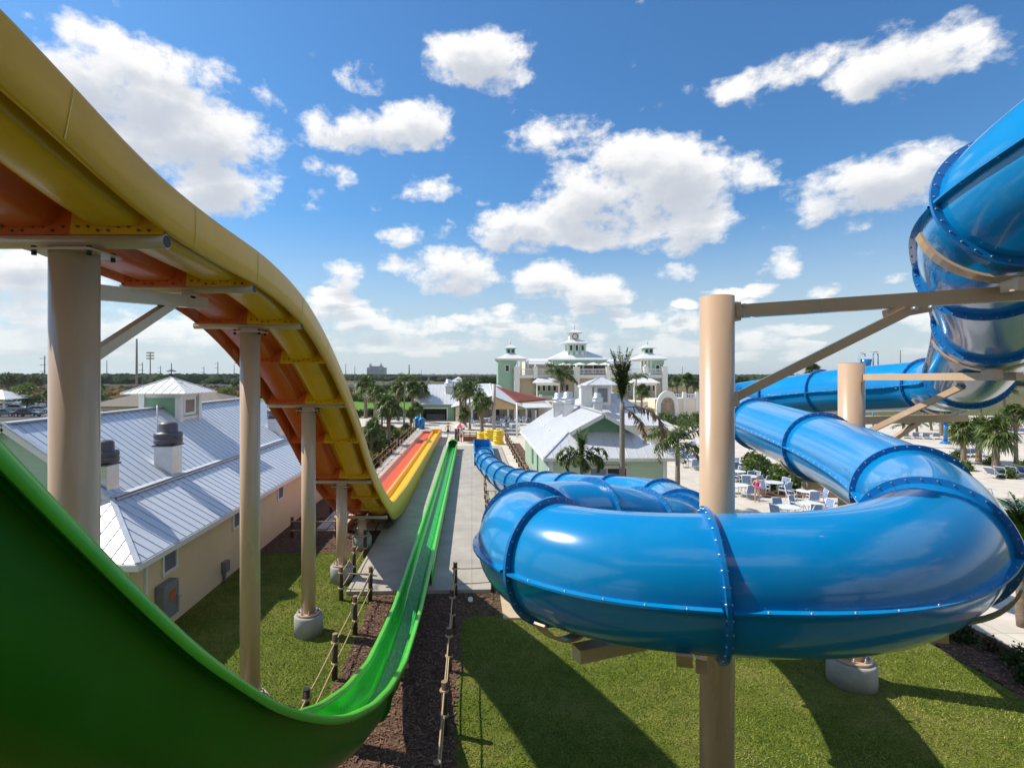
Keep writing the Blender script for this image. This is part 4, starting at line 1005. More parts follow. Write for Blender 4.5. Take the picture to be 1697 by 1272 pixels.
f = MB(); f.bx(7.05, 9.0, 32.35, 32.42, 0, 2.25); f.bx(8.98, 9.6, 32.352, 32.42, 0, 2.25); d = f.build('service_door', mat('door_frame_tan', (.55, .5, .42), .5), gh)
f = MB(); f.bx(7.25, 8.2, 32.33, 32.36, 0.05, 2.05); f.build('door_panel', mat('grey_blue_door', (.16, .2, .25), .3), d); f = MB(); f.bx(8.28, 9.4, 32.33, 32.36, 0.05, 2.05); f.build('door_panel', M['dark'], d)
for y in (38.5, 42, 45):
    f = MB(); f.cyl((5.6 + (y - 38) * .03, y, 3.1), (5.6 + (y - 38) * .03, y, 3.9), .05, n=8); f.build('vent_pipe', M['galv'], r2)
exhaust_fan(gh, 7.0, 42.8, 4.6, .92, M['galv'], h=.75); exhaust_fan(gh, 7.35, 40.6, 4.75, .92, M['galv'], h=.75)
f = MB(); f.bx(4.66, 4.75, 41, 41.9, .9, 2.2); f.bx(4.66, 4.75, 38, 38.2, 0.2, 2.3); f.build('meter_box', M['siding'], gh)

# cupola building behind it
bh = thing('kitchen_house', 'tan building with a cupola and a square chimney, just behind the pale green hut', 'building', (14, 56, 0))
mb = MB(); mb.bx(9.2, 18.2, 50.5, 62, -.05, 2.9); mb.build('wall', M['cream'], bh)
rm, sm = MB(), MB(); pyramid_roof(rm, sm, 13.7, 56.2, 5.2, 6.3, 3.0, 5.9, .6, 1.2); r3 = rm.build('roof', M['roof_far'], bh); sm.build('standing_seam', M['galv'], r3)
cx, cy = 13.2, 54.5
f = MB(); f.bx(cx - .85, cx + .85, cy - .85, cy + .85, 4.4, 6.7); cu = f.build('cupola', M['white'], bh)
f = MB(); f.bx(cx - .5, cx + .5, cy - .9, cy - .86, 5.0, 6.4); f.bx(cx + .86, cx + .9, cy - .5, cy + .5, 5.0, 6.4); f.build('louver_window', M['louver'], cu)
rm, sm = MB(), MB(); pyramid_roof(rm, sm, cx, cy, 1.75, 1.75, 6.75, 7.55, .6); rm.build('cupola_roof', M['roof_far'], cu); sm.build('standing_seam', M['galv'], cu)
f = MB(); f.bx(11.0, 12.1, 53.4, 54.6, 4.0, 6.5); f.bx(10.9, 12.2, 53.3, 54.7, 6.5, 6.7); f.build('chimney', M['white'], bh)
exhaust_fan(bh, 12.3, 52.0, 4.5, .95, M['galv'], h=.5)

# ------------------------------------------------------------------ snack bar with roll-up opening, far end of the run-outs
def wall_with_hole(mb, x0, x1, y, z1, hx0, hx1, hz0, hz1, th=.2):
    mb.bx(x0, hx0, y, y + th, 0, z1); mb.bx(hx1, x1, y, y + th, 0, z1); mb.bx(hx0, hx1, y, y + th, hz1, z1)
    if hz0 > 0.02: mb.bx(hx0, hx1, y, y + th, 0, hz0)
sb = thing('snack_bar', 'green snack bar with a wide dark serving opening under a white hip roof', 'building', (-6, 92, 0))
mb = MB(); wall_with_hole(mb, -9.4, -2.9, 89, 2.75, -8.5, -4.2, 0.0, 2.05); mb.bx(-9.4, -9.2, 89.2, 98, 0, 2.75); mb.bx(-3.1, -2.9, 89.2, 98, 0, 2.75); mb.bx(-9.2, -3.1, 97.8, 98, 0, 2.75); mb.build('wall', M['siding'], sb)
f = MB(); f.bx(-8.66, -8.5, 88.93, 89, 0, 2.2); f.bx(-4.2, -4.04, 88.93, 89, 0, 2.2); f.bx(-8.66, -4.04, 88.932, 89, 2.05, 2.22); f.build('opening_trim', M['white'], sb)
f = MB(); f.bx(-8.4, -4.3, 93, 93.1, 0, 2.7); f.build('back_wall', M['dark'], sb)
f = MB(); f.bx(-7.8, -4.6, 91.6, 92.2, 0, .95); f.build('counter', M['grey'], sb)
rm, sm = MB(), MB(); pyramid_roof(rm, sm, -6.1, 93.5, 4.3, 5.0, 2.8, 6.05, .6, 1.9); r = rm.build('roof', M['roof_far'], sb); sm.build('standing_seam', M['galv'], r)
exhaust_fan(sb, -4.0, 91.6, 4.4, 1.3, M['galv'], h=1.2)
cx, cy = -2.4, 95
f = MB(); f.bx(cx - .8, cx + .8, cy - .8, cy + .8, 4.2, 6.5); cu = f.build('cupola', M['white'], sb)
f = MB(); f.bx(cx - .45, cx + .45, cy - .84, cy - .8, 5, 6.2); f.build('louver_window', M['grey'], cu)
rm = MB(); pyramid_roof(rm, None, cx, cy, 1.5, 1.5, 6.5, 7.4); rm.build('cupola_roof', M['roof_far'], cu)

tb = thing('pool_bar', 'tan pool bar with a broad pediment on white posts behind the round grey pole', 'building', (4, 90, 0))
mb = MB(); mb.bx(-2.6, 12.5, 91, 100, 0, 3.4); mb.bx(-2.7, -1.0, 87.6, 91, 0, 2.5); mb.build('wall', M['cream'], tb)
f = MB(); f.add([(.2, 86.4, 2.1), (8.7, 86.4, 2.1), (6.6, 86.4, 3.0), (3.4, 86.4, 4.25), (1.3, 86.4, 3.0)], [(0, 1, 2, 3, 4)]); f.build('pediment', mat('tan_pediment', (.62, .44, .23), .8), tb, solid=.2)
rm = MB()
rm.slab([(-3.4, 85.8, 2.5), (1.3, 85.8, 3.05), (3.3, 85.8, 4.4), (3.3, 97, 6.2), (1.2, 97, 6.2), (-3.4, 97, 3.2)], .08)
rm.slab([(3.3, 85.8, 4.4), (6.9, 85.8, 2.95), (8.6, 85.8, 2.4), (8.6, 97, 3.0), (5.0, 97, 6.0), (3.3, 97, 6.2)], .08)
rm.slab([(8.6, 85.8, 2.4), (13.2, 85.8, 2.5), (13.2, 97, 3.4), (8.6, 97, 3.4)], .08)
rm.build('roof', M['roof_far'], tb)
for x in (.0, 5.9, 7.0, 8.9, 10.4):
    f = MB(); f.bx(x - .14, x + .14, 86.5, 86.8, 0, 2.3); f.build('post', M['white'], tb)
f = MB(); f.bx(3.6, 4.7, 90.94, 91, 0, 2.1); f.build('door', mat('dark_maroon_door', (.05, .012, .012), .4), tb)
for x0, x1 in ((.4, 1.0), (7.2, 8.1), (9.4, 10.2), (10.8, 11.4)):
    f = MB(); f.bx(x0, x1, 90.94, 91, .1, 2.2); f.build('window', M['grey'], tb)
f = MB(); f.bx(9.0, 10.6, 86.5, 86.6, 2.0, 2.25); f.build('sign_board', M['grey'], tb)

# shade sail and its poles
def one(name, lab, cat, group=None): return lab, cat
ss = MB(); A_, B_, C_ = Vector((3.05, 70.8, 6.3)), Vector((11.4, 75, 4.2)), Vector((5.6, 66, 4.25)); vs = []; n = 9
for i in range(n + 1):
    for j in range(n + 1 - i):
        u, v = i / n, j / n; p = A_ + (B_ - A_) * u + (C_ - A_) * v; w_ = 1 - u - v
        p = p.lerp((A_ + B_ + C_) / 3, .35 * (u*v + v*w_ + w_*u)) - Vector((0, 0, .35 * (u*v + v*w_ + w_*u))); vs.append(p)
idx = {}; k = 0
for i in range(n + 1):
    for j in range(n + 1 - i): idx[i, j] = k; k += 1
fs = []
for i in range(n):
    for j in range(n - i):
        fs.append((idx[i, j], idx[i+1, j], idx[i, j+1]))
        if i + j < n - 1: fs.append((idx[i+1, j], idx[i+1, j+1], idx[i, j+1]))
ss.add(vs, fs, 0, True)
o = ss.build('shade_sail', mat('dark_red_fabric', (.20, .045, .025), .8), solid=.01); tag(o, 'dark red triangular shade sail stretched in front of the pool bar', 'shade sail')
f = MB(); f.cyl((2.95, 70.9, 0), (2.95, 70.9, 6.5), .24, n=20); o = f.build('sail_pole', mat('light_grey_pole', (.45, .43, .40), .5)); tag(o, 'thick grey pole that holds the high corner of the red shade sail', 'pole')
f = MB(); f.cyl((11.5, 75.1, 0), (11.5, 75.1, 4.3), .16, n=14); o = f.build('sail_pole', M['tan']); tag(o, 'thin tan pole at the far right corner of the red shade sail', 'pole')
f = MB(); f.cyl((5.6, 65.9, 0), (5.6, 65.9, 4.3), .12, n=14); o = f.build('sail_pole', M['white']); tag(o, 'thin white pole at the low front corner of the red shade sail', 'pole')

# ------------------------------------------------------------------ clubhouse
ch = thing('clubhouse', 'large cream and green clubhouse with a clock tower, two side towers and white balconies', 'building', (23, 115, 0))
cX = lambda zx: 2.25 + zx * .028
cZ = lambda zy: 20.3 - .028 * zy
M['club_green'] = siding('club_green_siding', (0.34, 0.53, 0.40), .2)
M['club_roof'] = mat('club_white_roof', (0.72, 0.73, 0.74), .4, metal=.15, var=.04)
def win(parent, x, z, w, h, y, fr=.14):
    f = MB(); f.bx(x - w/2, x - w/2 + fr, y - .08, y, z, z + h); f.bx(x + w/2 - fr, x + w/2, y - .08, y, z, z + h); f.bx(x - w/2, x + w/2, y - .082, y, z + h - fr, z + h); f.bx(x - w/2, x + w/2, y - .082, y, z, z + fr)
    wo = f.build('window', M['white'], parent)
    f = MB(); f.bx(x - w/2 + fr, x + w/2 - fr, y - .05, y + .02, z + fr, z + h - fr); f.build('pane', M['glass'], wo)
# ground floor and terrace
mb = MB(); mb.bx(cX(245), cX(1345), 112.5, 126, 0, 7.0); mb.bx(cX(345), cX(1165), 117, 126, 7.0, 10.6); mb.build('wall', M['cream'], ch)
mb = MB(); mb.bx(cX(228), cX(1352), 109.4, 113.5, 7.0, 7.72); mb.bx(cX(228), cX(1352), 109.2, 109.4, 7.25, 7.62); mb.build('terrace', M['white'], ch)
# balustrade
bl = MB(); x = cX(240)
bl.bx(cX(235), cX(1345), 109.45, 109.6, 8.78, 8.92); bl.bx(cX(235), cX(1345), 109.47, 109.58, 7.95, 8.05)
while x < cX(1340): bl.bx(x - .04, x + .04, 109.48, 109.57, 8.05, 8.78); x += .28
bl.build('balustrade', M['white'], ch)
for zx in (250, 388, 533, 690, 928, 1062, 1198, 1336):
    big = zx in (250, 690, 928, 1336)
    f = MB(); w_ = .55 if big else .4; f.bx(cX(zx) - w_, cX(zx) + w_, 109.0, 110, 0 if big else 7.0, 9.2); f.bx(cX(zx) - w_ - .1, cX(zx) + w_ + .1, 108.9, 110.1, 9.2, 9.35); f.lathe((cX(zx), 109.5, 9.35), [(.2, 0), (.28, .15), (.05, .5)], 8); f.build('pilaster', M['white'], ch)
# side towers
for zx0, zx1, lab in ((115, 250, 'left'), (1250, 1350, 'right')):
    f = MB(); f.bx(cX(zx0), cX(zx1), 110.6, 117.5, 0 if lab == 'left' else 7, 11.0); t = f.build('tower', M['club_green'], ch, label='green corner tower on the ' + lab)
    win(t, cX((zx0 + zx1) / 2), 8.3, .95, 1.5, 110.6)
    c0, c1_ = (95, 335) if lab == 'left' else (1155, 1375)
    xm, hw = cX((c0 + c1_) / 2), (c1_ - c0) / 2 * .028
    f = MB(); f.bx(xm - hw + .3, xm + hw - .3, 110.2, 118, 10.7, 11.05); f.build('cornice', M['white'], t)
    rm, sm = MB(), MB(); pyramid_roof(rm, sm, xm, 114, hw, 4.2, 11.05, 12.6, .7, 0); rm.build('tower_roof', M['club_roof'], t)
    f = MB(); f.bx(xm - .95, xm + .95, 113.05, 114.95, 11.9, 13.3); f.build('lantern', M['club_green'], t)
    f = MB()
    for k in (-.45, .45): f.bx(xm + k - .25, xm + k + .25, 113.0, 113.06, 12.4, 13.1)
    f.build('lantern_window', M['glass'], t)
    rm = MB(); pyramid_roof(rm, None, xm, 114, 1.5, 1.5, 13.4, 14.25); rm.lathe((xm, 114, 14.2), [(.2, 0), (.1, .3), (.16, .45), (.03, 1.0)], 8); rm.build('lantern_roof', M['club_roof'], t)
    # open porch beside the tower
    pxs = (255, 285, 320, 338) if lab == 'left' else (1178, 1200, 1225, 1252)
    for zx in pxs:
        f = MB(); f.bx(cX(zx) - .13, cX(zx) + .13, 110.5, 110.8, 7.7, 10.8); f.build('porch_post', M['white'], t)
# wings
for a, b in ((340, 545), (960, 1165)):
    rm = MB(); rm.slab([(cX(a), 115.2, 10.05), (cX(b), 115.2, 10.05), (cX(b), 121, 11.4), (cX(a), 121, 11.4)], .12); rm.bx(cX(a), cX(b), 115.2, 115.35, 9.8, 10.0); rm.build('wing_roof', M['club_roof'], ch)
# centre block and clock tower
f = MB(); f.bx(cX(545), cX(958), 114.5, 125, 7.0, 11.0); cen = f.build('centre_block', M['club_green'], ch)
for zx in (620, 725, 830, 905):
    f = MB(); f.bx(cX(zx) - 1.25, cX(zx) + 1.25, 114.4, 114.5, 7.75, 9.75); f.build('glass_door', mat('warm_dark_glass', (.07, .045, .03), .1) if 'warm_dark_glass' not in bpy.data.materials else bpy.data.materials['warm_dark_glass'], cen)
rm, sm = MB(), MB(); pyramid_roof(rm, sm, cX(745), 119.5, 6.3, 6, 11.05, 13.4, .8, 1.6); rm.build('centre_roof', M['club_roof'], cen)
f = MB(); f.bx(cX(505), cX(960), 113.6, 113.8, 10.8, 11.05); f.build('cornice', M['white'], cen)
ct = MB(); ct.bx(cX(672), cX(808), 116.2, 120, 11.6, 14.5); tw = ct.build('clock_tower', M['club_green'], ch)
for k in (-1.25, 0, 1.25): win(tw, cX(740) + k, 12.9, .75, 1.35, 116.2, .1)
for k in (-1.25, 0, 1.25):
    f = MB(); f.bx(cX(740) + k - .33, cX(740) + k + .33, 116.13, 116.2, 12.05, 12.7); f.build('tower_panel', M['white'], tw)
f = MB(); f.bx(cX(668) - .1, cX(812) + .1, 116.1, 120.1, 14.3, 14.6); 
for x in (cX(672), cX(808)): f.bx(x - .12, x + .12, 116.1, 116.3, 11.6, 14.4)
f.build('corner_trim', M['white'], tw)
rm = MB(); pyramid_roof(rm, None, cX(727), 118, 2.95, 2.95, 14.6, 15.9); rm.build('tower_roof', M['club_roof'], tw)
f = MB(); f.bx(cX(690), cX(765), 117, 119, 15.2, 17.0); f.build('clock_box', M['white'], tw)
xk, zk = cX(732), 16.15
f = MB(); f.cyl((xk, 117, zk), (xk, 116.9, zk), .62, n=28); ck = f.build('clock', M['black'], tw)
f = MB(); f.cyl((xk, 116.905, zk), (xk, 116.87, zk), .50, n=28); f.build('clock_face', mat('clock_white', (.75, .73, .68), .5), ck)
f = MB(); f.beam((xk, 116.85, zk), (xk - .26, 116.85, zk + .04), .06, .03, up=(0, 1, 0)); f.beam((xk, 116.85, zk), (xk + .36, 116.85, zk + .05), .05, .03, up=(0, 1, 0))
for k in range(12):
    a = PI * k / 6; f.beam((xk + .40*math.sin(a), 116.86, zk + .40*math.cos(a)), (xk + .48*math.sin(a), 116.86, zk + .48*math.cos(a)), .045, .02, up=(0, 1, 0))
f.build('clock_hands', M['black'], ck)
rm = MB(); pyramid_roof(rm, None, xk, 118, 1.75, 1.75, 17.0, 17.75); rm.lathe((xk, 118, 17.7), [(.2, 0), (.08, .35), (.15, .5), (.02, 1.3)], 8); rm.build('clock_roof', M['club_roof'], tw)
# small porch roofs below the terrace, windows of the ground floor
for a, b in ((360, 575), (1060, 1270)):
    rm, sm = MB(), MB(); pyramid_roof(rm, sm, cX((a + b)/2), 109, (b - a)/2*.028, 2.4, 6.1, 7.1, .7, 1.8); pr = rm.build('porch_roof', M['club_roof'], ch)
    f = MB(); f.bx(cX(a + 20), cX(b - 20), 107, 107.15, 5.6, 6.05); x = cX(a + 25)
    while x < cX(b - 25): f.bx(x - .06, x + .06, 106.98, 107, 5.5, 5.75); x += .3
    for zx in (a + 28, b - 28): f.bx(cX(zx) - .12, cX(zx) + .12, 107, 107.25, 2.5, 5.7)
    f.build('porch_frame', M['white'], pr)
    f = MB(); f.bx(cX(a + 40), cX(b - 40), 111.5, 112.4, 3.2, 5.6); f.build('porch_wall', M['club_green'], ch)
for zx in (420, 460, 500, 540, 600, 640, 800, 840, 1100, 1260, 1300):
    win(ch, cX(zx), 4.2, .8, 1.5, 112.5 if not (380 < zx < 545 or 1080 < zx < 1240) else 111.5, .12)
# raised lower terrace with railings
mb = MB(); mb.bx(cX(265), cX(1110), 100.5, 112, 0, 2.6); mb.bx(cX(1150), cX(1440), 100, 112, 0, 3.1); mb.build('lower_terrace', M['cream'], ch)
for a, b, z in ((270, 500, 2.6), (1265, 1435, 3.1)):
    bl = MB(); bl.bx(cX(a), cX(b), 100.1, 100.25, z + .95, z + 1.08); bl.bx(cX(a), cX(b), 100.1, 100.25, z, z + .12); x = cX(a)
    while x < cX(b): bl.bx(x - .05, x + .05, 100.12, 100.22, z, z + 1); x += .32
    for zx in (a, (a + b) / 2, b): bl.bx(cX(zx) - .28, cX(zx) + .28, 99.9, 100.45, 0, z + 1.35)
    bl.build('railing', M['white'], ch)
# arched white water stair front
ar = MB()
for k in range(18):
    a0, a1 = PI * k / 18, PI * (k + 1) / 18; xm = 36.4
    for r0, r1, y in ((1.35, 2.1, 98.6),):
        q = []
        for a, r in ((a0, r0), (a0, r1), (a1, r1), (a1, r0)): q.append((xm + r * math.cos(a) * 1.0, y, 1.6 + r * math.sin(a) * 1.5))
        ar.add(q + [(p[0], y + .5, p[2]) for p in q], [(0, 1, 2, 3), (7, 6, 5, 4), (1, 5, 6, 2), (0, 3, 7, 4)])
ar.bx(xm - 2.1, xm - 1.35, 98.6, 99.1, 0, 1.6); ar.bx(xm + 1.35, xm + 2.1, 98.6, 99.1, 0, 1.6)
ar.build('arch', M['white'], ch)
f = MB(); f.bx(xm - 1.4, xm + 1.4, 99.1, 99.4, 0, 3.4); f.build('arch_infill', mat('rough_stone', (.36, .28, .2), .9, var=.4, vs=2), ch)
# white umbrellas and small tables on the terrace
for i, zx in enumerate((615, 725, 825, 915)):
    u = thing('parasol', ['white terrace parasol furthest left in front of the clubhouse centre', 'white terrace parasol second from the left before the clubhouse centre', 'white terrace parasol third from the left before the clubhouse centre', 'white terrace parasol furthest right, partly behind the tall palm'][i], 'parasol', (cX(zx), 111, 7.72), 'white parasols on the clubhouse terrace')
    f = MB(); f.cyl((cX(zx), 111, 7.72), (cX(zx), 111, 10.2), .05, n=8); f.build('pole', M['white'], u)
    f = MB(); f.lathe((cX(zx), 111, 9.75), [(1.5, 0), (.8, .28), (.05, .5)], 10, smooth=False, caps=False); f.build('canopy', M['white'], u, solid=.03)
# ------------------------------------------------------------------ plants
rng = random.Random(11)
M['frond'] = leafmat('palm_frond', (0.045, 0.085, 0.018), (0.155, 0.20, 0.042))
M['frond_bright'] = leafmat('young_bright_frond', (0.10, 0.19, 0.015), (0.20, 0.30, 0.03), .4)
M['frond_dead'] = leafmat('dead_brown_frond', (0.16, 0.10, 0.05), (0.33, 0.24, 0.13), .2)
M['frond_yellow'] = leafmat('yellowing_frond', (0.14, 0.13, 0.02), (0.26, 0.22, 0.04), .3)
M['leaf'] = leafmat('shrub_leaf', (0.020, 0.050, 0.010), (0.075, 0.11, 0.022))
M['leaf_light'] = leafmat('light_tree_leaf', (0.055, 0.10, 0.015), (0.14, 0.20, 0.03))
M['leaf_far'] = mat('distant_leaf', (0.060, 0.082, 0.040), 1.0, spec=0.0, vs=.12, col2=(0.030, 0.048, 0.026), rvar=0)
M['croton'] = leafmat('croton_leaf', (0.10, 0.09, 0.015), (0.30, 0.22, 0.02))
M['redleaf'] = leafmat('reddish_leaf', (0.09, 0.018, 0.015), (0.10, 0.10, 0.03))
M['bark'] = mat('palm_bark', (0.26, 0.20, 0.145), .9, vs=6, bump=.8, bs=18, col2=(0.13, 0.095, 0.065), stretch=(1, 1, 3))
M['bark_grey'] = mat('grey_palm_bark', (0.30, 0.27, 0.23), .85, vs=5, bump=.5, bs=14, col2=(0.17, 0.145, 0.12), stretch=(1, 1, 3.5))
def leaflet(mb, p, d, ln, wd, droop=.25, side=None):
    """one tapering leaflet of two quads, bending down"""
    d = d.normalized(); s = (side if side is not None else d.cross(Vector((0, 0, 1))))
    if s.length < 1e-3: s = Vector((1, 0, 0))
    s = s.normalized() * (wd / 2)
    m = p + d * ln * .5 - Vector((0, 0, droop * ln * .16)); e = p + d * ln * .92 - Vector((0, 0, droop * ln * .7))
    mb.add([p - s*.4, p + s*.4, m + s, m - s, e], [(0, 1, 2, 3), (3, 2, 4)])
def pinnate(mb, base, az, el, ln, r, n=26, lw=.05, ll=.55, bend=1.2, fluffy=.5, mat_rach=None):
    h = Vector((math.sin(az), math.cos(az), 0)); p = Vector(base); e = el; st = ln / n
    pts = [p.copy()]
    for i in range(n):
        d = h * math.cos(e) + Vector((0, 0, math.sin(e)))
        q = p + d * st; t = i / n
        if t > .12:
            l_ = ll * math.sin(PI * min(1, (t * .82 + .17))) ** .8
            sd_ = d.cross(Vector((0, 0, 1)))
            if sd_.length < .1: sd_ = Vector((math.cos(az), -math.sin(az), 0))
            sd_.normalize(); u = sd_.cross(d)
            for sg in (-1, 1):
                for k in range(2):
                    o = r.uniform(-fluffy, fluffy)
                    dd = sd_ * sg * (1 - abs(o) * .3) + d * r.uniform(.35, .8) + u * o
                    leaflet(mb, p + d * st * (k * .5), dd, l_ * r.uniform(.8, 1.15), lw, r.uniform(.2, .6))
        p = q; pts.append(p.copy()); e -= bend / n * (0.5 + t * 1.2)
    mb.pipe(pts[::3] + [pts[-1]], [.022 * (1 - j / (len(pts[::3]) + 1)) + .004 for j in range(len(pts[::3]) + 1)], n=4, caps=False)
def fan(mb, base, az, el, pet, rad, r, n=15):
    h = Vector((math.sin(az), math.cos(az), 0)); d = h * math.cos(el) + Vector((0, 0, math.sin(el)))
    c = Vector(base) + d * pet; sd_ = d.cross(Vector((0, 0, 1))); sd_ = sd_.normalized() if sd_.length > .05 else Vector((1, 0, 0)); u = sd_.cross(d).normalized()
    mb.pipe([base, c], [.022, .012], n=4, caps=False)
    dr = r.uniform(.3, .8)
    for i in range(n):
        a = -1.95 + 3.9 * i / (n - 1)
        dd = d * math.cos(a) + sd_ * math.sin(a) + u * (-.25 * abs(math.sin(a)) + r.uniform(-.08, .08))
        leaflet(mb, c, dd, rad * r.uniform(.85, 1.1) * (1 - .12 * abs(a)), .135, dr + r.uniform(-.1, .5), side=dd.cross(u))
def trunk_mesh(h, r0, r1, lean=(0, 0), rough=.08, n=14, rings=14, seed=1):
    mb = MB(); r = random.Random(seed); pts = []; rad = []
    for i in range(rings + 1):
        t = i / rings
        pts.append((lean[0] * t * t, lean[1] * t * t, h * t)); rad.append((r0 + (r1 - r0) * t) * (1 + r.uniform(-rough, rough)) * (1 + .35 * max(0, .12 - t) / .12))
    mb.pipe(pts, rad, n=n); return mb
PROTO = {}
def proto_sabal(key, h, seed, nf=30, rad=.95, pet=.75, tr=.17, mf='frond', boots=True):
    r = random.Random(seed); t = thing('sabal_palm', 'x', 'palm tree', (0, 0, 0))
    ln = (r.uniform(-.25, .25), r.uniform(-.25, .25))
    trunk_mesh(h, tr * 1.05, tr, ln, .10, seed=seed).build('trunk', M['bark'], t)
    c = MB(); top = Vector((ln[0], ln[1], h - .05))
    for i in range(nf):
        el = math.radians(r.choice([r.uniform(35, 85), r.uniform(0, 45), r.uniform(-40, 10)])); az = 2 * PI * (i * .381966 + r.uniform(-.04, .04))
        fan(c, top + Vector((0, 0, r.uniform(-.25, .15))), az, el, pet * r.uniform(.75, 1.15), rad * r.uniform(.8, 1.1), r)
    cr = c.build('crown', M[mf], t)
    if boots:
        d = MB()
        for i in range(5): fan(d, top - Vector((0, 0, .25)), r.uniform(0, 6.28), math.radians(r.uniform(-75, -50)), pet * .6, rad * .7, r, 9)
        d.build('dry_fronds', M['frond_dead'], cr)
    PROTO[key] = [t, False]; return t
def proto_pinnate(key, h, seed, nf=16, ln=2.3, els=(-10, 75), tr=(.14, .09), mf='frond', ll=.6, bend=1.5, fluffy=.5, lw=.05, n=22, up=False, bark='bark_grey', dead=2, name='feather_palm'):
    r = random.Random(seed); t = thing(name, 'x', 'palm tree', (0, 0, 0))
    lean = (r.uniform(-.2, .2), r.uniform(-.2, .2))
    trunk_mesh(h, tr[0], tr[1], lean, .04, seed=seed).build('trunk', M[bark], t)
    top = Vector((lean[0], lean[1], h - .02)); sh = MB(); sh.pipe([top - Vector((0, 0, .05)), top + Vector((0, 0, .35)), top + Vector((0, 0, .6))], [tr[1] * 1.15, tr[1] * 1.0, tr[1] * .5], n=10); sh.build('crown_shaft', M['frond_bright'] if not up else M['bark'], t)
    c = MB()
    for i in range(nf):
        el = math.radians(r.uniform(*els)); az = 2 * PI * (i * .381966 + r.uniform(-.05, .05))
        pinnate(c, top + Vector((0, 0, r.uniform(.3, .55))), az, el, ln * r.uniform(.8, 1.1), r, n, lw, ll, bend * r.uniform(.8, 1.2), fluffy)
    cr = c.build('crown', M[mf], t)
    if dead:
        d = MB()
        for i in range(dead): pinnate(d, top + Vector((0, 0, .2)), r.uniform(0, 6.28), math.radians(-25), ln * .8, r, 16, lw, ll * .7, 1.3, .3)
        d.build('dry_fronds', M['frond_yellow'], cr)
    PROTO[key] = [t, False]; return t
proto_sabal('sab1', 5.4, 3, 40, 1.2, .8); proto_sabal('sab2', 4.4, 5, 40, 1.25, .95, .21); proto_sabal('sab3', 3.0, 9, 34, 1.1, .65, .2)
proto_pinnate('fox1', 6.4, 21, 11, 2.7, (20, 82), ll=.75, fluffy=.9, dead=1, bend=2.1, lw=.085, n=26)
proto_pinnate('fox2', 4.4, 23, 16, 2.6, (-5, 78), ll=.75, fluffy=.9, dead=2, lw=.085, n=26)
proto_pinnate('pyg', .9, 31, 26, 1.5, (0, 85), tr=(.14, .12), ll=.28, lw=.03, fluffy=.2, bend=1.2, dead=0, bark='bark', name='pygmy_palm')
def plant(key, loc, label, rz=None, s=1.0, group=None):
    rec = PROTO[key]; t = rec[0]
    if not rec[1]:
        rec[1] = True; t.location = loc; t.rotation_euler = (0, 0, rz if rz is not None else rng.uniform(0, 6.28)); t.scale = (s, s, s); t['label'] = label
        if group: t['group'] = group
        return t
    return dup(t, loc, rz if rz is not None else rng.uniform(0, 6.28), label, s, group)
def g(px, py): v = GP(px, py); v.z = 0; return v
GR = 'palms around the park'
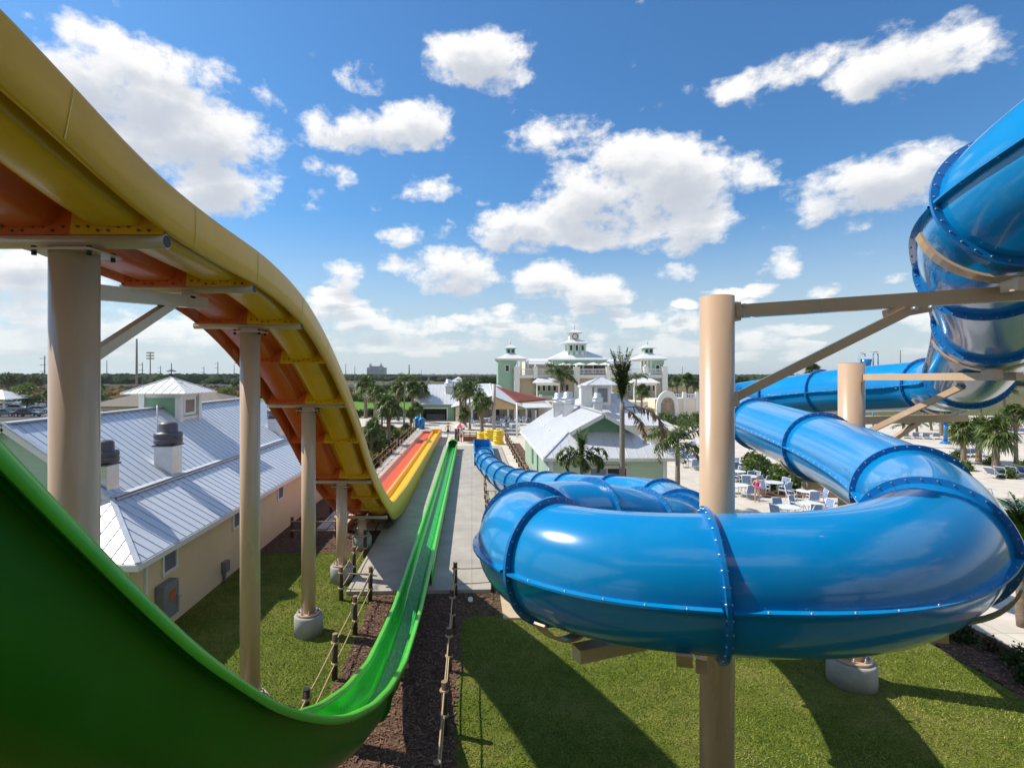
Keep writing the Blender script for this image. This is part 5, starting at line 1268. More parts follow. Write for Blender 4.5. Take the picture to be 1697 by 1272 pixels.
palms = [
 ('sab2', 606, 693, 1.35, 'cabbage palm with a thick brown trunk, leftmost beside the yellow slide edge above the paving'),
 ('sab2', 644, 738, 1.0, 'bushy cabbage palm rising from the shrubs just left of the paving slabs'),
 ('sab1', 633, 713, .80, 'cabbage palm standing on the deck behind the shrub bed, half hidden by its neighbour'),
 ('fox1', 669.5, 714, .98, 'tall thin feather palm with a curved drooping top frond beside the blue bins'),
 ('sab1', 683, 700, 1.05, 'slender cabbage palm on the deck between the feather palm and the snack bar'),
 ('sab3', 681, 708, .75, 'short drooping cabbage palm with a pale staked trunk near the blue bins'),
 ('sab1', 699.5, 696, 1.0, 'cabbage palm standing right in front of the snack bar opening'),
 ('sab1', 651, 683, .9, 'cabbage palm at the edge of the green field, seen behind the feather palm'),
 ('sab3', 621, 735, .75, 'young cabbage palm with light fronds low in the shrub bed'),
 ('sab3', 616, 752, .8, 'short young palm in the bed closest to the racing slide'),
 ('sab2', 622, 700, 1.15, 'broad cabbage palm left of the deck loungers, behind the shrub bed'),
 ('sab1', 660, 697, 1.0, 'cabbage palm on the deck just left of the curved feather palm'),
 ('sab3', 690, 704, .9, 'short palm hiding the left corner of the snack bar'),
 ('fox2', 636, 690, 1.0, 'feather palm among the cabbage palms left of the snack bar'),
 ('sab1', 1530, 690, 1.0, 'cabbage palm far behind the second tan column, right side'),
 ('sab1', 1665, 705, 1.1, 'cabbage palm behind the far lounger row at the right edge'),
 ('sab2', 1625, 700, 1.0, 'cabbage palm behind the blue spiral on the far deck'),
 ('sab1', 763.5, 704, 1.0, 'cabbage palm with a reddish trunk, leftmost of the four by the red and white umbrella'),
 ('sab1', 771, 706, 1.08, 'tallest cabbage palm directly behind the red and white umbrella'),
 ('fox2', 778.5, 711, 1.1, 'feather palm with yellow-green fronds just right of the umbrella palms'),
 ('sab2', 798.7, 718, .98, 'lone cabbage palm with a thick trunk beside the yellow tube stacks'),
 ('sab3', 768, 712, .8, 'short cabbage palm at the foot of the umbrella palms'),
 ('sab3', 845, 668, 1.5, 'bushy dark palm below the left green tower of the clubhouse'),
 ('sab3', 872, 672, .9, 'low round palm in front of the clubhouse porch'),
 ('fox2', 930, 684, 1.6, 'dark feather palm between the pool bar and the metal roof vents'),
 ('fox2', 915, 676, 1.2, 'smaller feather palm before the clubhouse ground floor'),
 ('fox2', 975, 672, 1.3, 'feather palm in front of the clubhouse centre'),
 ('fox1', 1053, 690, 1.0, 'feather palm to the right of the tall bundled palm, beside the white arch'),
 ('sab1', 1063, 694, .95, 'cabbage palm standing in front of the white arch'),
 ('sab1', 1122, 668, 1.15, 'cabbage palm at the right end of the clubhouse'),
 ('sab1', 1138, 676, 1.25, 'cabbage palm next to the tan column at the parking lot edge'),
 ('sab1', 1150, 671, 1.0, 'cabbage palm seen just left of the tall tan column'),
 ('sab1', 1345, 664, 1.7, 'palm crown rising above the far straight of the blue tube'),
 ('sab3', 1597, 768, 1.0, 'staked cabbage palm on the deck, leftmost of the four under the blue spiral'),
 ('sab3', 1622, 765, 1.0, 'staked cabbage palm on the deck, second of the four under the blue spiral'),
 ('sab3', 1650, 786, 1.12, 'leaning staked cabbage palm nearest the spa on the right deck'),
 ('sab1', 1684, 768, .8, 'cabbage palm by the lounger row near the right picture edge'),
 ('sab2', 1560, 722, .9, 'cabbage palm on the deck beyond the blue tube, behind the sago plants'),
 ('sab2', 40, 668, 1.0, 'dark palm beside the white shelter at the parking lot'),
 ('sab2', 78, 676, .75, 'palm at the parking lot just left of the thick tan column'),
 ('sab1', 168, 668, .8, 'thin palm at the lot edge right of the thick tan column'),
 ('sab1', 388, 660, .9, 'palm standing far behind the metal roof near the second column'),
]
for k, px, py, s, lab in palms:
    plant(k, g(px, py), lab, None, s, GR)
# palm near the hut with an upright bright spear
r = random.Random(41)
def special(name, label, base, h, tr, lean=(0, 0)):
    t = thing(name, label, 'palm tree', base, GR); mb = MB()
    n = 12; mb.pipe([Vector(base) + Vector((lean[0] * (i/n)**2, lean[1] * (i/n)**2, h * i / n)) for i in range(n + 1)], [tr * (1.25 - .4 * i / n) * r.uniform(.96, 1.04) for i in range(n + 1)], n=14)
    mb.build('trunk', M['bark_grey'], t)
    return t, Vector(base) + Vector((lean[0], lean[1], h))
t, top = special('feather_palm', 'feather palm with one bright green upright frond in front of the pale green hut', (6.0, 29, 0), 3.05, .10)
c = MB()
for az, el, ln in ((-1.7, 50, 2.0), (1.45, 52, 2.0), (-1.55, 35, 1.7), (1.7, 30, 1.7), (1.9, 15, 1.6), (-1.2, 10, 1.5), (2.8, -5, 1.2), (.3, -10, 1.3), (-2.5, 30, 1.3)): pinnate(c, top + Vector((0, 0, .25)), az, math.radians(el), ln, r, 26, .085, .46, 2.6, .9)
cr = c.build('crown', M['frond'], t)
c = MB()
for k in range(6): pinnate(c, top + Vector((0, 0, .1)), k * 1.1, math.radians(84), r.uniform(1.5, 1.85), r, 26, .085, .42, .25, .9)
c.build('upright_frond', M['frond_bright'], t)
# tall palm with its fronds tied up and one hanging brown frond
t, top = special('feather_palm', 'tallest feather palm, its fronds still tied upright, with a hanging brown frond', (8.15, 28.8, 0), 6.3, .145)
c = MB()
for k in range(13): pinnate(c, top + Vector((0, 0, -.2 + .05 * k)), k * 2.4, math.radians(r.uniform(80, 88)), r.uniform(2.0, 2.9), r, 30, .085, .55, r.uniform(.1, .5), .9)
c.build('crown', M['frond'], t)
c = MB()
for k in range(3): pinnate(c, top + Vector((0, 0, .5)), k * 2, math.radians(86), 2.3, r, 20, .07, .4, .3, .9)
c.build('dry_fronds', M['frond_dead'], t)
c = MB(); pinnate(c, top + Vector((.05, -.1, -.3)), 1.7, math.radians(10), 3.4, r, 34, .085, .6, 2.3, .9); pinnate(c, top + Vector((.05, -.1, -.3)), 1.3, math.radians(-25), 2.6, r, 30, .085, .55, 1.4, .9); c.build('hanging_frond', M['frond_dead'], t)
# palm right of the hut
t, top = special('feather_palm', 'feather palm with arching dark fronds just left of the tall tan column', (11.7, 30.2, 0), 3.7, .13)
c = MB()
for k in range(13): pinnate(c, top + Vector((0, 0, .2)), k * 2.4, math.radians(r.uniform(5, 80)), r.uniform(1.9, 2.5), r, 26, .085, .62, r.uniform(1.3, 2.0), .8)
c.build('crown', M['frond'], t)
c = MB(); pinnate(c, top + Vector((0, 0, .1)), -1.9, math.radians(20), 2.2, r, 24, .055, .5, 2.7, .8); pinnate(c, top + Vector((0, 0, .1)), 1.4, math.radians(-10), 2.0, r, 24, .055, .5, 1.3, .8); c.build('dry_fronds', M['frond_yellow'], t)
# spiky palm at the right edge, close by
t = thing('pygmy_palm', 'spiky green palm with a rough brown trunk at the right picture edge', 'palm tree', (15.6, 15.2, 0), GR)
b0 = Vector((17.0, 16.4, 0)); t.location = b0
mb = MB(); mb.pipe([b0 + Vector((0, 0, .28 * i)) for i in range(12)], [.135 + .02 * ((i * 7) % 3) for i in range(12)], n=14); mb.build('trunk', M['bark'], t)
c = MB()
for k in range(40): pinnate(c, b0 + Vector((0, 0, 3.05)), k * 2.4, math.radians(r.uniform(0, 88)), r.uniform(1.1, 1.5), r, 24, .05, .36, r.uniform(.5, 1.2), .25)
c.build('crown', M['frond_bright'], t)

# shrubs
def leaf_blob(mb, c, rx, ry, rz, n, ls, r, ground=True):
    for i in range(n):
        while True:
            v = Vector((r.uniform(-1, 1), r.uniform(-1, 1), r.uniform(-1 if not ground else 0, 1)))
            if .25 < v.length < 1: break
        v = v.normalized() * (v.length ** .45) * r.uniform(.75, 1.08)
        p = Vector(c) + Vector((v.x * rx, v.y * ry, v.z * rz))
        d = Vector((r.gauss(0, 1), r.gauss(0, 1), r.gauss(.4, .8))).normalized(); s = d.cross(Vector((r.gauss(0, 1), r.gauss(0, 1), r.gauss(0, 1)))).normalized()
        l_ = ls * r.uniform(.6, 1.3)
        mb.add([p - s * l_ * .3, p + d * l_ * .5 - s * l_ * .0 + s * l_ * .32, p + d * l_, p + d * l_ * .5 - s * l_ * .32], [(0, 1, 2, 3)])
SH = {}
def proto_shrub(key, seed, rx, rz, n, ls, m, name='shrub'):
    r = random.Random(seed); t = thing(name, 'x', 'shrub', (0, 0, 0)); mb = MB()
    for k in range(5): leaf_blob(mb, (r.uniform(-.4, .4) * rx, r.uniform(-.4, .4) * rx, 0), rx * r.uniform(.5, .8), rx * r.uniform(.5, .8), rz * r.uniform(.7, 1.0), n // 5, ls, r)
    mb.build('foliage', M[m], t)
    st = MB()
    for k in range(5): st.pipe([(0, 0, 0), (r.uniform(-.3, .3) * rx, r.uniform(-.3, .3) * rx, rz * .6)], [.02, .008], n=5)
    st.build('stem', M['bark'], t); PROTO[key] = [t, False]
proto_shrub('sh1', 1, .7, .9, 700, .16, 'leaf'); proto_shrub('sh2', 2, .55, .55, 500, .12, 'croton', 'croton_shrub'); proto_shrub('sh3', 3, .9, 1.3, 900, .18, 'leaf_light'); proto_shrub('sh4', 4, .5, .6, 450, .13, 'redleaf', 'red_shrub')
kinds = {'sh1': 'dark green rounded shrub', 'sh2': 'yellow croton shrub', 'sh3': 'light green leafy shrub', 'sh4': 'reddish leafy shrub'}
for i in range(95):
    y = 38 + 36 * (i / 95) ** 1.0 + rng.uniform(-.6, .6); x = -8.4 - rng.uniform(0, 1) ** 1.1 * (4.6 if y > 44 else 2.2)
    k = rng.choice(['sh1', 'sh2', 'sh1', 'sh3', 'sh4', 'sh2'])
    plant(k, (x, y, .01), kinds[k] + ' in the bed between the paving slabs and the left palms', None, rng.uniform(.8, 1.35), kinds[k] + 's left of the racing slide')
for i in range(30):
    t_ = i / 29; px = 1235 + 110 * t_ + rng.uniform(-6, 6); py = 775 + 28 * math.sin(t_ * 2.4) + rng.uniform(-14, 10); p = g(px, py)
    k = rng.choice(['sh1', 'sh3', 'sh1', 'sh2'])
    plant(k, p, kinds[k] + ' in the hedge behind the woman in the magenta swimsuit', None, rng.uniform(.9, 1.5), kinds[k] + 's of the deck hedge')
for i in range(13):
    y = 11.5 + i * .85; k = 'sh1' if i % 4 else 'sh4'
    plant(k, (14.35 + rng.uniform(-.5, .5), y, .01), ('dark green rounded shrub' if k == 'sh1' else 'reddish leafy shrub') + ' in the mulch strip between right lawn and walkway', None, rng.uniform(.6, .95), kinds[k] + 's by the walkway')
for i in range(8):
    p = g(1500 + 22 * i + rng.uniform(-5, 5), 716 + rng.uniform(-6, 8))
    plant('pyg', p, 'spiky sago-like plant in the row behind the blue tube', None, 1.1, 'spiky plants behind the blue tube')
for i in range(10):
    p = g(1010 + 16 * i + rng.uniform(-5, 5), 702 + rng.uniform(-8, 6)); k = rng.choice(['sh1', 'sh3'])
    plant(k, p, kinds[k] + ' in the clump around the white arch', None, rng.uniform(1.2, 1.9), kinds[k] + 's by the white arch')
for i in range(10):
    p = g(840 + 12 * i + rng.uniform(-5, 5), 676 + rng.uniform(-3, 4)); plant('sh1', p, 'dark green rounded shrub along the clubhouse front', None, rng.uniform(2, 3), 'dark shrubs by the clubhouse')
for i, (px, py) in enumerate(((1580, 762), (1600, 780), (1672, 792), (1692, 780), (1640, 770))):
    plant('sh3', g(px, py), 'light green leafy shrub at the foot of the staked palms', None, .8, 'light shrubs by the staked palms')

for i in range(16):
    p = g(592 + 6.4 * i + rng.uniform(-2, 2), 689 + rng.uniform(-2, 3)); plant('sh1', p, 'dark green rounded shrub in the hedge before the green field', None, rng.uniform(1.3, 2.2), 'dark hedge shrubs before the green field')
for i in range(14):
    p = g(588 + 9 * i + rng.uniform(-3, 3), 664 + rng.uniform(-2, 2)); k = rng.choice(['sh1', 'sh3']); plant(k, p, kinds[k] + ' beyond the green field', None, rng.uniform(2.5, 4.5), kinds[k] + 's beyond the green field')
# broad-leaved trees
def proto_tree(key, seed, h, cr_, n, ls, m, name='leafy_tree'):
    r = random.Random(seed); t = thing(name, 'x', 'tree', (0, 0, 0)); mb = MB()
    mb.pipe([(0, 0, 0), (.05, 0, h * .25), (0, .05, h * .5), (.03, 0, h * .8)], [.16, .12, .09, .03], n=8)
    fo = MB()
    for k in range(11):
        a = k * 2.4; rr = cr_ * r.uniform(.25, .75); z = h * r.uniform(.38, .85); c = Vector((rr * math.cos(a), rr * math.sin(a), z))
        mb.pipe([(0, 0, h * r.uniform(.25, .5)), c * .6 + Vector((0, 0, h * .2)), c], [.06, .04, .015], n=5)
        leaf_blob(fo, c, cr_ * r.uniform(.3, .5), cr_ * r.uniform(.3, .5), h * r.uniform(.12, .2), n // 11, ls, r, False)
    leaf_blob(fo, (0, 0, h * .85), cr_ * .4, cr_ * .4, h * .18, n // 9, ls, r, False)
    mb.build('trunk', M['bark'], t); fo.build('crown', M[m], t); PROTO[key] = [t, False]
proto_tree('tr1', 5, 5.5, 2.6, 1500, .35, 'leaf_light'); proto_tree('tr2', 6, 7.5, 3.6, 1600, .5, 'leaf')
trees = [('tr1', 45, 682, 1.1, 'light green tree in front of the parked cars, left of the thick tan column'), ('tr1', 160, 676, .85, 'light green bushy tree just right of the thick tan column'), ('tr1', 376, 668, .8, 'small light tree behind the cupola of the tan hut'),
 ('tr2', 15, 655, 1.1, 'dark broad tree at the far left behind the white shelter'), ('tr2', 60, 652, 1.0, 'dark tree behind the palms of the parking lot'), ('tr2', 172, 690, .4, 'small dark conical tree beside the low grey-roofed house'),
 ('tr1', 725, 664, .9, 'light tree behind the white cupola of the snack bar'), ('tr2', 800, 662, .95, 'dark tree behind the pool bar roof'), ('tr2', 818, 660, .9, 'dark tree left of the green tower of the clubhouse'), ('tr2', 1115, 650, .8, 'dark tree right of the clubhouse'), ('tr2', 1145, 650, .9, 'dark tree by the right parking lot'), ('tr2', 1330, 650, .7, 'dark tree behind the far straight of the blue tube')]
for k, px, py, s, lab in trees: plant(k, g(px, py), lab, None, s, 'trees behind the park')

# far wood: one mass nobody could count
def icoblob(mb, c, r_, rz, r):
    a = (1 + 5 ** .5) / 2
    vs = [(-1, a, 0), (1, a, 0), (-1, -a, 0), (1, -a, 0), (0, -1, a), (0, 1, a), (0, -1, -a), (0, 1, -a), (a, 0, -1), (a, 0, 1), (-a, 0, -1), (-a, 0, 1)]
    fs = [(0,11,5),(0,5,1),(0,1,7),(0,7,10),(0,10,11),(1,5,9),(5,11,4),(11,10,2),(10,7,6),(7,1,8),(3,9,4),(3,4,2),(3,2,6),(3,6,8),(3,8,9),(4,9,5),(2,4,11),(6,2,10),(8,6,7),(9,8,1)]
    q = []
    for v in vs:
        k = r.uniform(.75, 1.25) / 1.9; q.append((c[0] + v[0] * k * r_, c[1] + v[1] * k * r_, c[2] + v[2] * k * rz))
    mb.add(q, fs, 0, False)
fw = MB(); r = random.Random(77)
for i in range(5200):
    u = r.random(); az = r.uniform(-.86, .86); d = 330 * (4.6 ** u)
    if -.62 < az < .42 and d < 560 and az > -.40: d += 330
    x, y = d * math.sin(az) / math.cos(az) if False else d * math.tan(az), d
    hgt = r.uniform(5.0, 8.2) * (1 if d > 500 else .92) * (1.12 if x < -200 else 1)
    for k in range(2): icoblob(fw, (x + r.uniform(-4, 4), y + r.uniform(-4, 4), hgt * (.62 - .22 * k)), r.uniform(2.4, 5.2), hgt * .42, r)
o = fw.build('far_wood', M['leaf_far']); o['kind'] = 'stuff'; o['label'] = 'dark green belt of distant woodland along the horizon'
# scrub strip between the field and the sand
sc_ = MB()
for i in range(2600):
    x, y = r.uniform(-150, 40), r.uniform(172, 186) if r.random() < .6 else r.uniform(236, 300)
    hgt = r.uniform(.8, 2.6); icoblob(sc_, (x, y, hgt * .4), r.uniform(.8, 2.0), hgt * .6, r)
for i in range(900):
    x, y = r.uniform(-260, -90), r.uniform(150, 300); hgt = r.uniform(.8, 3.2); icoblob(sc_, (x, y, hgt * .4), r.uniform(1, 2.4), hgt * .6, r)
o = sc_.build('scrub', mat('russet_scrub', (0.20, 0.125, 0.06), 1.0, spec=0.0, vs=.08, col2=(0.075, 0.085, 0.03), rvar=0)); o['kind'] = 'stuff'; o['label'] = 'russet and green scrub beyond the green field'
# ------------------------------------------------------------------ rope fences
M['post'] = mat('dark_timber', (0.10, 0.058, 0.032), .85, vs=8, col2=(0.035, 0.02, 0.013), bump=.5, bs=30, stretch=(1, 1, .2))
M['post_top'] = mat('cut_timber_top', (0.30, 0.20, 0.12), .8)
M['rope'] = mat('tan_rope', (0.42, 0.30, 0.17), .8, var=.15, vs=20)
def rope_fence(label, pts, step=2.4, hgt=1.15, z0=0.0, sag=.03, r=.075):
    f = thing('rope_fence', label, 'fence', (pts[0][0], pts[0][1], z0), 'rope and timber fences')
    posts = []
    for (a, b) in zip(pts[:-1], pts[1:]):
        a, b = Vector((*a, z0)), Vector((*b, z0)); n = max(1, round((b - a).length / step))
        for i in range(n): posts.append(a.lerp(b, i / n))
    posts.append(Vector((*pts[-1], z0)))
    for p in posts:
        mb = MB(); h_ = hgt + rng.uniform(-.03, .03); q = (p.x + rng.uniform(-.015, .015), p.y, p.z - .1)
        mb.cyl(q, (p.x + rng.uniform(-.02, .02), p.y, p.z + h_), r * 1.05, r * .95, n=12)
        po = mb.build('post', M['post'], f)
        c = MB(); c.cyl((p.x, p.y, p.z + h_ - .01), (p.x, p.y, p.z + h_ + .012), r * .9, n=12); c.build('cut_top', M['post_top'], po)
        c = MB()
        for z in (.42, .95):
            c = MB(); c.lathe((p.x, p.y, p.z + z * hgt / 1.15 - .03), [(r * 1.25, 0), (r * 1.4, .03), (r * 1.25, .06)], 10); c.build('rope_knot', M['rope'], po)
    for z in (.42, .95):
        mb = MB()
        for a, b in zip(posts[:-1], posts[1:]):
            l = []
            for i in range(6):
                t = i / 5; q = a.lerp(b, t); l.append(q + Vector((0, 0, z * hgt / 1.15 - sag * 4 * t * (1 - t))))
            mb.pipe(l, .019, n=6, caps=False)
        mb.build('rope', M['rope'], f)
rope_fence('rope fence left of the green slide, turning at the slab corner', [(-3.5, 6.5), (-3.5, 18.3), (-4.52, 18.35), (-4.55, 22.6)])
rope_fence('rope fence right of the green slide, crossing the slab front', [(-.6, 4.3), (-.6, 18.75), (.75, 18.95), (.85, 35)])
rope_fence('long rope fence between the paving slabs and the shrub bed', [(-7.95, 30), (-7.95, 75)], 2.5)
rope_fence('rope fence between the blue exit flume and the pale green hut', [(3.95, 36), (3.95, 62)], 2.2)
rope_fence('short pale fence piece between the tan hut and the racing slide', [(-8.6, 25.4), (-6.5, 25.4), (-6.4, 29)], 1.8, .95)

# ------------------------------------------------------------------ people
M['skin'] = mat('skin', (0.52, 0.30, 0.20), .55, var=.06)
def skin_body(name, V, E, R, m, parent, roots=(0,), sub=1):
    me = bpy.data.meshes.new(name); o0 = wloc(parent)
    me.from_pydata([(v[0], v[1], v[2]) for v in V], E, []); me.materials.append(m)
    o = bpy.data.objects.new(name, me); COL.objects.link(o); o.parent = parent
    sm = o.modifiers.new('skin', 'SKIN'); sm.use_smooth_shade = True
    for i, r_ in enumerate(R):
        me.skin_vertices[0].data[i].radius = r_ if isinstance(r_, tuple) else (r_, r_)
    for i in roots: me.skin_vertices[0].data[i].use_root = True
    s = o.modifiers.new('sub', 'SUBSURF'); s.levels = sub; s.render_levels = sub
    return o
def person(label, loc, rz, h, top=None, bottom=None, hair=(.08, .05, .03), long_hair=False, arms=((.30, .02, 1.05, .26, .16, .86), (-.30, .02, 1.05, -.26, .16, .86)), stride=.14, suit=None):
    p = thing('person', label, 'person', loc, None, 0); k = h / 1.75
    V, E, R = [], [], []
    def v(x, y, z, r_, par=None):
        V.append((x * k, y * k, z * k)); R.append((r_[0] * k, r_[1] * k) if isinstance(r_, tuple) else r_ * k)
        if par is not None: E.append((par, len(V) - 1))
        return len(V) - 1
    pel = v(0, 0, .95, (.135, .10)); wa = v(0, .01, 1.10, (.125, .09), pel); chs = v(0, 0, 1.30, (.15, .105), wa); nb = v(0, -.01, 1.46, .06, chs); nk = v(0, .005, 1.53, .052, nb); hd = v(0, .02, 1.62, .085, nk); ht = v(0, .015, 1.70, .075, hd)
    legs = []
    for sg in (1, -1):
        s_ = stride * sg
        hp = v(.09 * sg, 0, .90, .095, pel); kn = v(.10 * sg, s_ * .5 + .02, .50, .056, hp); an = v(.10 * sg, s_ - .02 if s_ > 0 else s_, .09, .036, kn); to = v(.11 * sg, s_ + .15, .03, .032, an); legs.append((hp, kn, an))
    for (ex, ey, ez, hx, hy, hz_), sg in zip(arms, (1, -1)):
        shd = v(.17 * sg, 0, 1.41, .055, chs); el_ = v(ex, ey, ez, .040, shd); wr = v(hx, hy, hz_, .028, el_)
        d = (Vector((hx, hy, hz_)) - Vector((ex, ey, ez))).normalized(); v(hx + d.x * .07, hy + d.y * .07, hz_ + d.z * .07, (.038, .02), wr)
    b = skin_body('body', V, E, R, M['skin'], p)
    # fingers
    F_, FE, FR, roots = [], [], [], []
    for (ex, ey, ez, hx, hy, hz_), sg in zip(arms, (1, -1)):
        d = (Vector((hx, hy, hz_)) - Vector((ex, ey, ez))).normalized(); s2 = d.cross(Vector((sg, 0, .01))).normalized()
        pm = Vector((hx, hy, hz_)) + d * .07
        for q in range(5):
            th = q == 4; a0 = pm + s2 * ((q - 1.5) * .019) + d * (.0 if not th else -.03); dd = d if not th else (d + s2 * 1.1).normalized()
            ln = (.07, .082, .078, .06, .05)[q]; roots.append(len(F_))
            for t_, rr in ((0, .010), (.5, .009), (1, .007)):
                w_ = a0 + dd * (ln * t_ + .02) + Vector((-sg * .015 * t_ * t_, 0, 0)); F_.append(tuple(w_ * k)); FR.append(rr * k)
                if t_: FE.append((len(F_) - 2, len(F_) - 1))
    skin_body('fingers', F_, FE, FR, M['skin'], b, roots, 0)
    def cloth(nm, vs, es, rs, col):
        skin_body(nm, [(x * k, y * k, z * k) for x, y, z in vs], es, [(r_[0] * k, r_[1] * k) if isinstance(r_, tuple) else r_ * k for r_ in rs], mat(nm + '_cloth', col, .85, var=.1, vs=8), p)
    if bottom:
        st = stride
        cloth('shorts', [(0, 0, .99), (0, 0, .93), (.09, st * .05, .84), (.105, st * .4 + .01, .55), (-.09, -st * .05, .84), (-.105, -st * .4 + .01, .55)], [(0, 1), (1, 2), (2, 3), (1, 4), (4, 5)], [(.145, .115), (.15, .12), .11, .092, .11, .092], bottom)
    if top:
        cloth('shirt', [(0, 0, .98), (0, .01, 1.12), (0, 0, 1.30), (0, 0, 1.43), (.17, 0, 1.40), (.25, .01, 1.24), (-.17, 0, 1.40), (-.25, .01, 1.24)], [(0, 1), (1, 2), (2, 3), (2, 4), (4, 5), (2, 6), (6, 7)], [(.15, .12), (.145, .11), (.168, .122), .07, .075, .062, .075, .062], top)
    if suit:
        cloth('swimsuit', [(0, 0, .86), (0, 0, .95), (0, .01, 1.10), (0, .005, 1.28), (0, .02, 1.36)], [(0, 1), (1, 2), (2, 3), (3, 4)], [(.13, .10), (.155, .12), (.14, .105), (.16, .12), (.14, .09)], suit)
    hb = MB(); hc = Vector((0, -.012, 1.665)) * k + Vector(loc)
    hb.lathe(hc, [(.095 * k, -.03 * k), (.100 * k, .02 * k), (.085 * k, .07 * k), (.05 * k, .10 * k), (.005, .112 * k)], 14)
    if long_hair: hb.pipe([hc + Vector((0, -.06, .03)) * k, hc + Vector((0, -.085, -.10)) * k, hc + Vector((0, -.08, -.24)) * k], [.08 * k, .075 * k, .045 * k], n=10)
    hb.build('hair', mat('hair', hair, .6, var=.2, vs=20), p)
    fc = MB(); c = Vector((0, .02, 1.615)) * k + Vector(loc)
    for sx in (-1, 1): fc.lathe(c + Vector((.032 * sx, .078, .012)) * k, [(.002, -.008 * k), (.010 * k, 0), (.002, .008 * k)], 8)
    fc.build('eyes', M['black'], p)
    ns = MB(); ns.pipe([c + Vector((0, .085, .01)) * k, c + Vector((0, .108, -.025)) * k, c + Vector((0, .085, -.035)) * k], [.008 * k, .014 * k, .008 * k], n=8); ns.bx(c.x - .02*k, c.x + .02*k, c.y + .075*k, c.y + .086*k, c.z - .06*k, c.z - .052*k)
    for sx in (-1, 1): ns.lathe(c + Vector((.088 * sx, 0, -.02)) * k, [(.003, -.03 * k), (.012 * k, 0), (.003, .03 * k)], 8)
    ns.build('face', M['skin'], p)
    p.rotation_euler = (0, 0, rz)
    return p
person('person in a magenta swimsuit with blond hair standing on the deck among white tables', GP(1255, 832), 2.4, 1.62, suit=(.62, .015, .36), hair=(.55, .38, .17), long_hair=True, arms=((.27, .10, 1.12, .14, .32, 1.10), (-.27, .10, 1.12, -.12, .32, 1.05)), stride=.10)
person('shirtless person in navy shorts standing beside the end of the racing slide', GP(742.6, 724), .3, 1.80, bottom=(.03, .05, .14), hair=(.06, .035, .02), arms=((.33, .0, 1.12, .30, .10, .88), (-.33, .0, 1.12, -.30, .10, .88)))
person('person in a white shirt and red shorts standing under the red and white umbrella', GP(764.5, 733), .6, 1.78, top=(.72, .72, .72), bottom=(.50, .03, .03), hair=(.1, .06, .04), arms=((.30, .08, 1.12, .14, .30, 1.22), (-.30, .02, 1.12, -.28, .12, .88)))
person('small person in a red shirt walking on the far right deck beyond the tubes', GP(1596, 731), 1.2, 1.1, top=(.6, .04, .04), bottom=(.6, .6, .6), hair=(.1, .06, .03))

# ------------------------------------------------------------------ things near the exits
u = thing('umbrella', 'red and white striped umbrella over the person in red shorts', 'umbrella', GP(763.5, 733))
ux, uy = u.location.x, u.location.y + .25
mb = MB(); mb.cyl((ux, uy, 0), (ux, uy, 2.15), .025, n=8); mb.build('pole', M['white'], u)
m_red = mat('red_canopy', (.55, .02, .05), .7); m_wh = mat('white_canopy', (.72, .70, .68), .7)
for i in range(8):
    mb = MB(); a0, a1 = 2 * PI * i / 8 + .2, 2 * PI * (i + 1) / 8 + .2
    for (r0, z0_), (r1, z1_) in (((.02, 2.2), (.5, 2.05)), ((.5, 2.05), (.86, 1.72))):
        q = [(ux + r_ * math.cos(a), uy + r_ * math.sin(a), z) for r_, z, a in ((r0, z0_, a0), (r1, z1_, a0), (r1, z1_, a1), (r0, z0_, a1))]
        mb.add(q, [(0, 1, 2, 3)])
    mb.build('canopy_panel', m_red if i % 2 else m_wh, u, solid=.01, label='red canopy panel' if i % 2 else 'white canopy panel')
pl = thing('lifeguard_stand', 'low brown timber stand with two posts beside the umbrella', 'stand', GP(776, 731))
b = Vector(pl.location); M['wood'] = mat('red_brown_timber', (.24, .11, .05), .8, var=.3, vs=4)
for dx, hh in ((-1.45, 1.45), (-1.15, 1.5)):
    mb = MB(); mb.cyl((b.x + dx, b.y + .1, 0), (b.x + dx, b.y + .1, hh), .14, n=12); mb.build('post', M['post'], pl)
mb = MB(); mb.bx(b.x - .6, b.x + 1.0, b.y, b.y + 1.0, 0, .55); mb.build('box', M['wood'], pl)
mb = MB()
for z in (.7, .95): mb.bx(b.x - .6, b.x + 1.0, b.y - .02, b.y + .04, z, z + .1)
for x in (-.55, .2, .95): mb.bx(b.x + x - .05, b.x + x + .05, b.y - .04, b.y + .06, 0, 1.1)
mb.build('rail', M['wood'], pl)
M['tube'] = mat('yellow_vinyl', (.80, .56, .015), .3, var=.08, vs=3, coat=.3)
def inner_tube(label, c, R_, r_, grp):
    mb = MB(); n, k = 24, 10; vs = []
    for i in range(n):
        a = 2 * PI * i / n; rr = r_ * (1 - .07 * abs(math.sin(a * 6)))
        for j in range(k):
            bb = 2 * PI * j / k; vs.append((c[0] + (R_ + rr * math.cos(bb)) * math.cos(a), c[1] + (R_ + rr * math.cos(bb)) * math.sin(a), c[2] + rr * math.sin(bb)))
    mb.add(vs, [(i*k + j, ((i+1) % n)*k + j, ((i+1) % n)*k + (j+1) % k, i*k + (j+1) % k) for i in range(n) for j in range(k)], 0, True)
    t = thing('inner_tube', label, 'swim ring', (c[0], c[1], c[2] - r_), grp); mb.build('ring', M['tube'], t)
    hm = MB()
    for sg in (-1, 1):
        hm.pipe([(c[0] - .14, c[1] + sg * R_, c[2] + r_ * .95), (c[0] - .1, c[1] + sg * R_, c[2] + r_ * 1.2), (c[0] + .1, c[1] + sg * R_, c[2] + r_ * 1.2), (c[0] + .14, c[1] + sg * R_, c[2] + r_ * .95)], .015, n=6)
    hm.build('handle', M['black'], t)
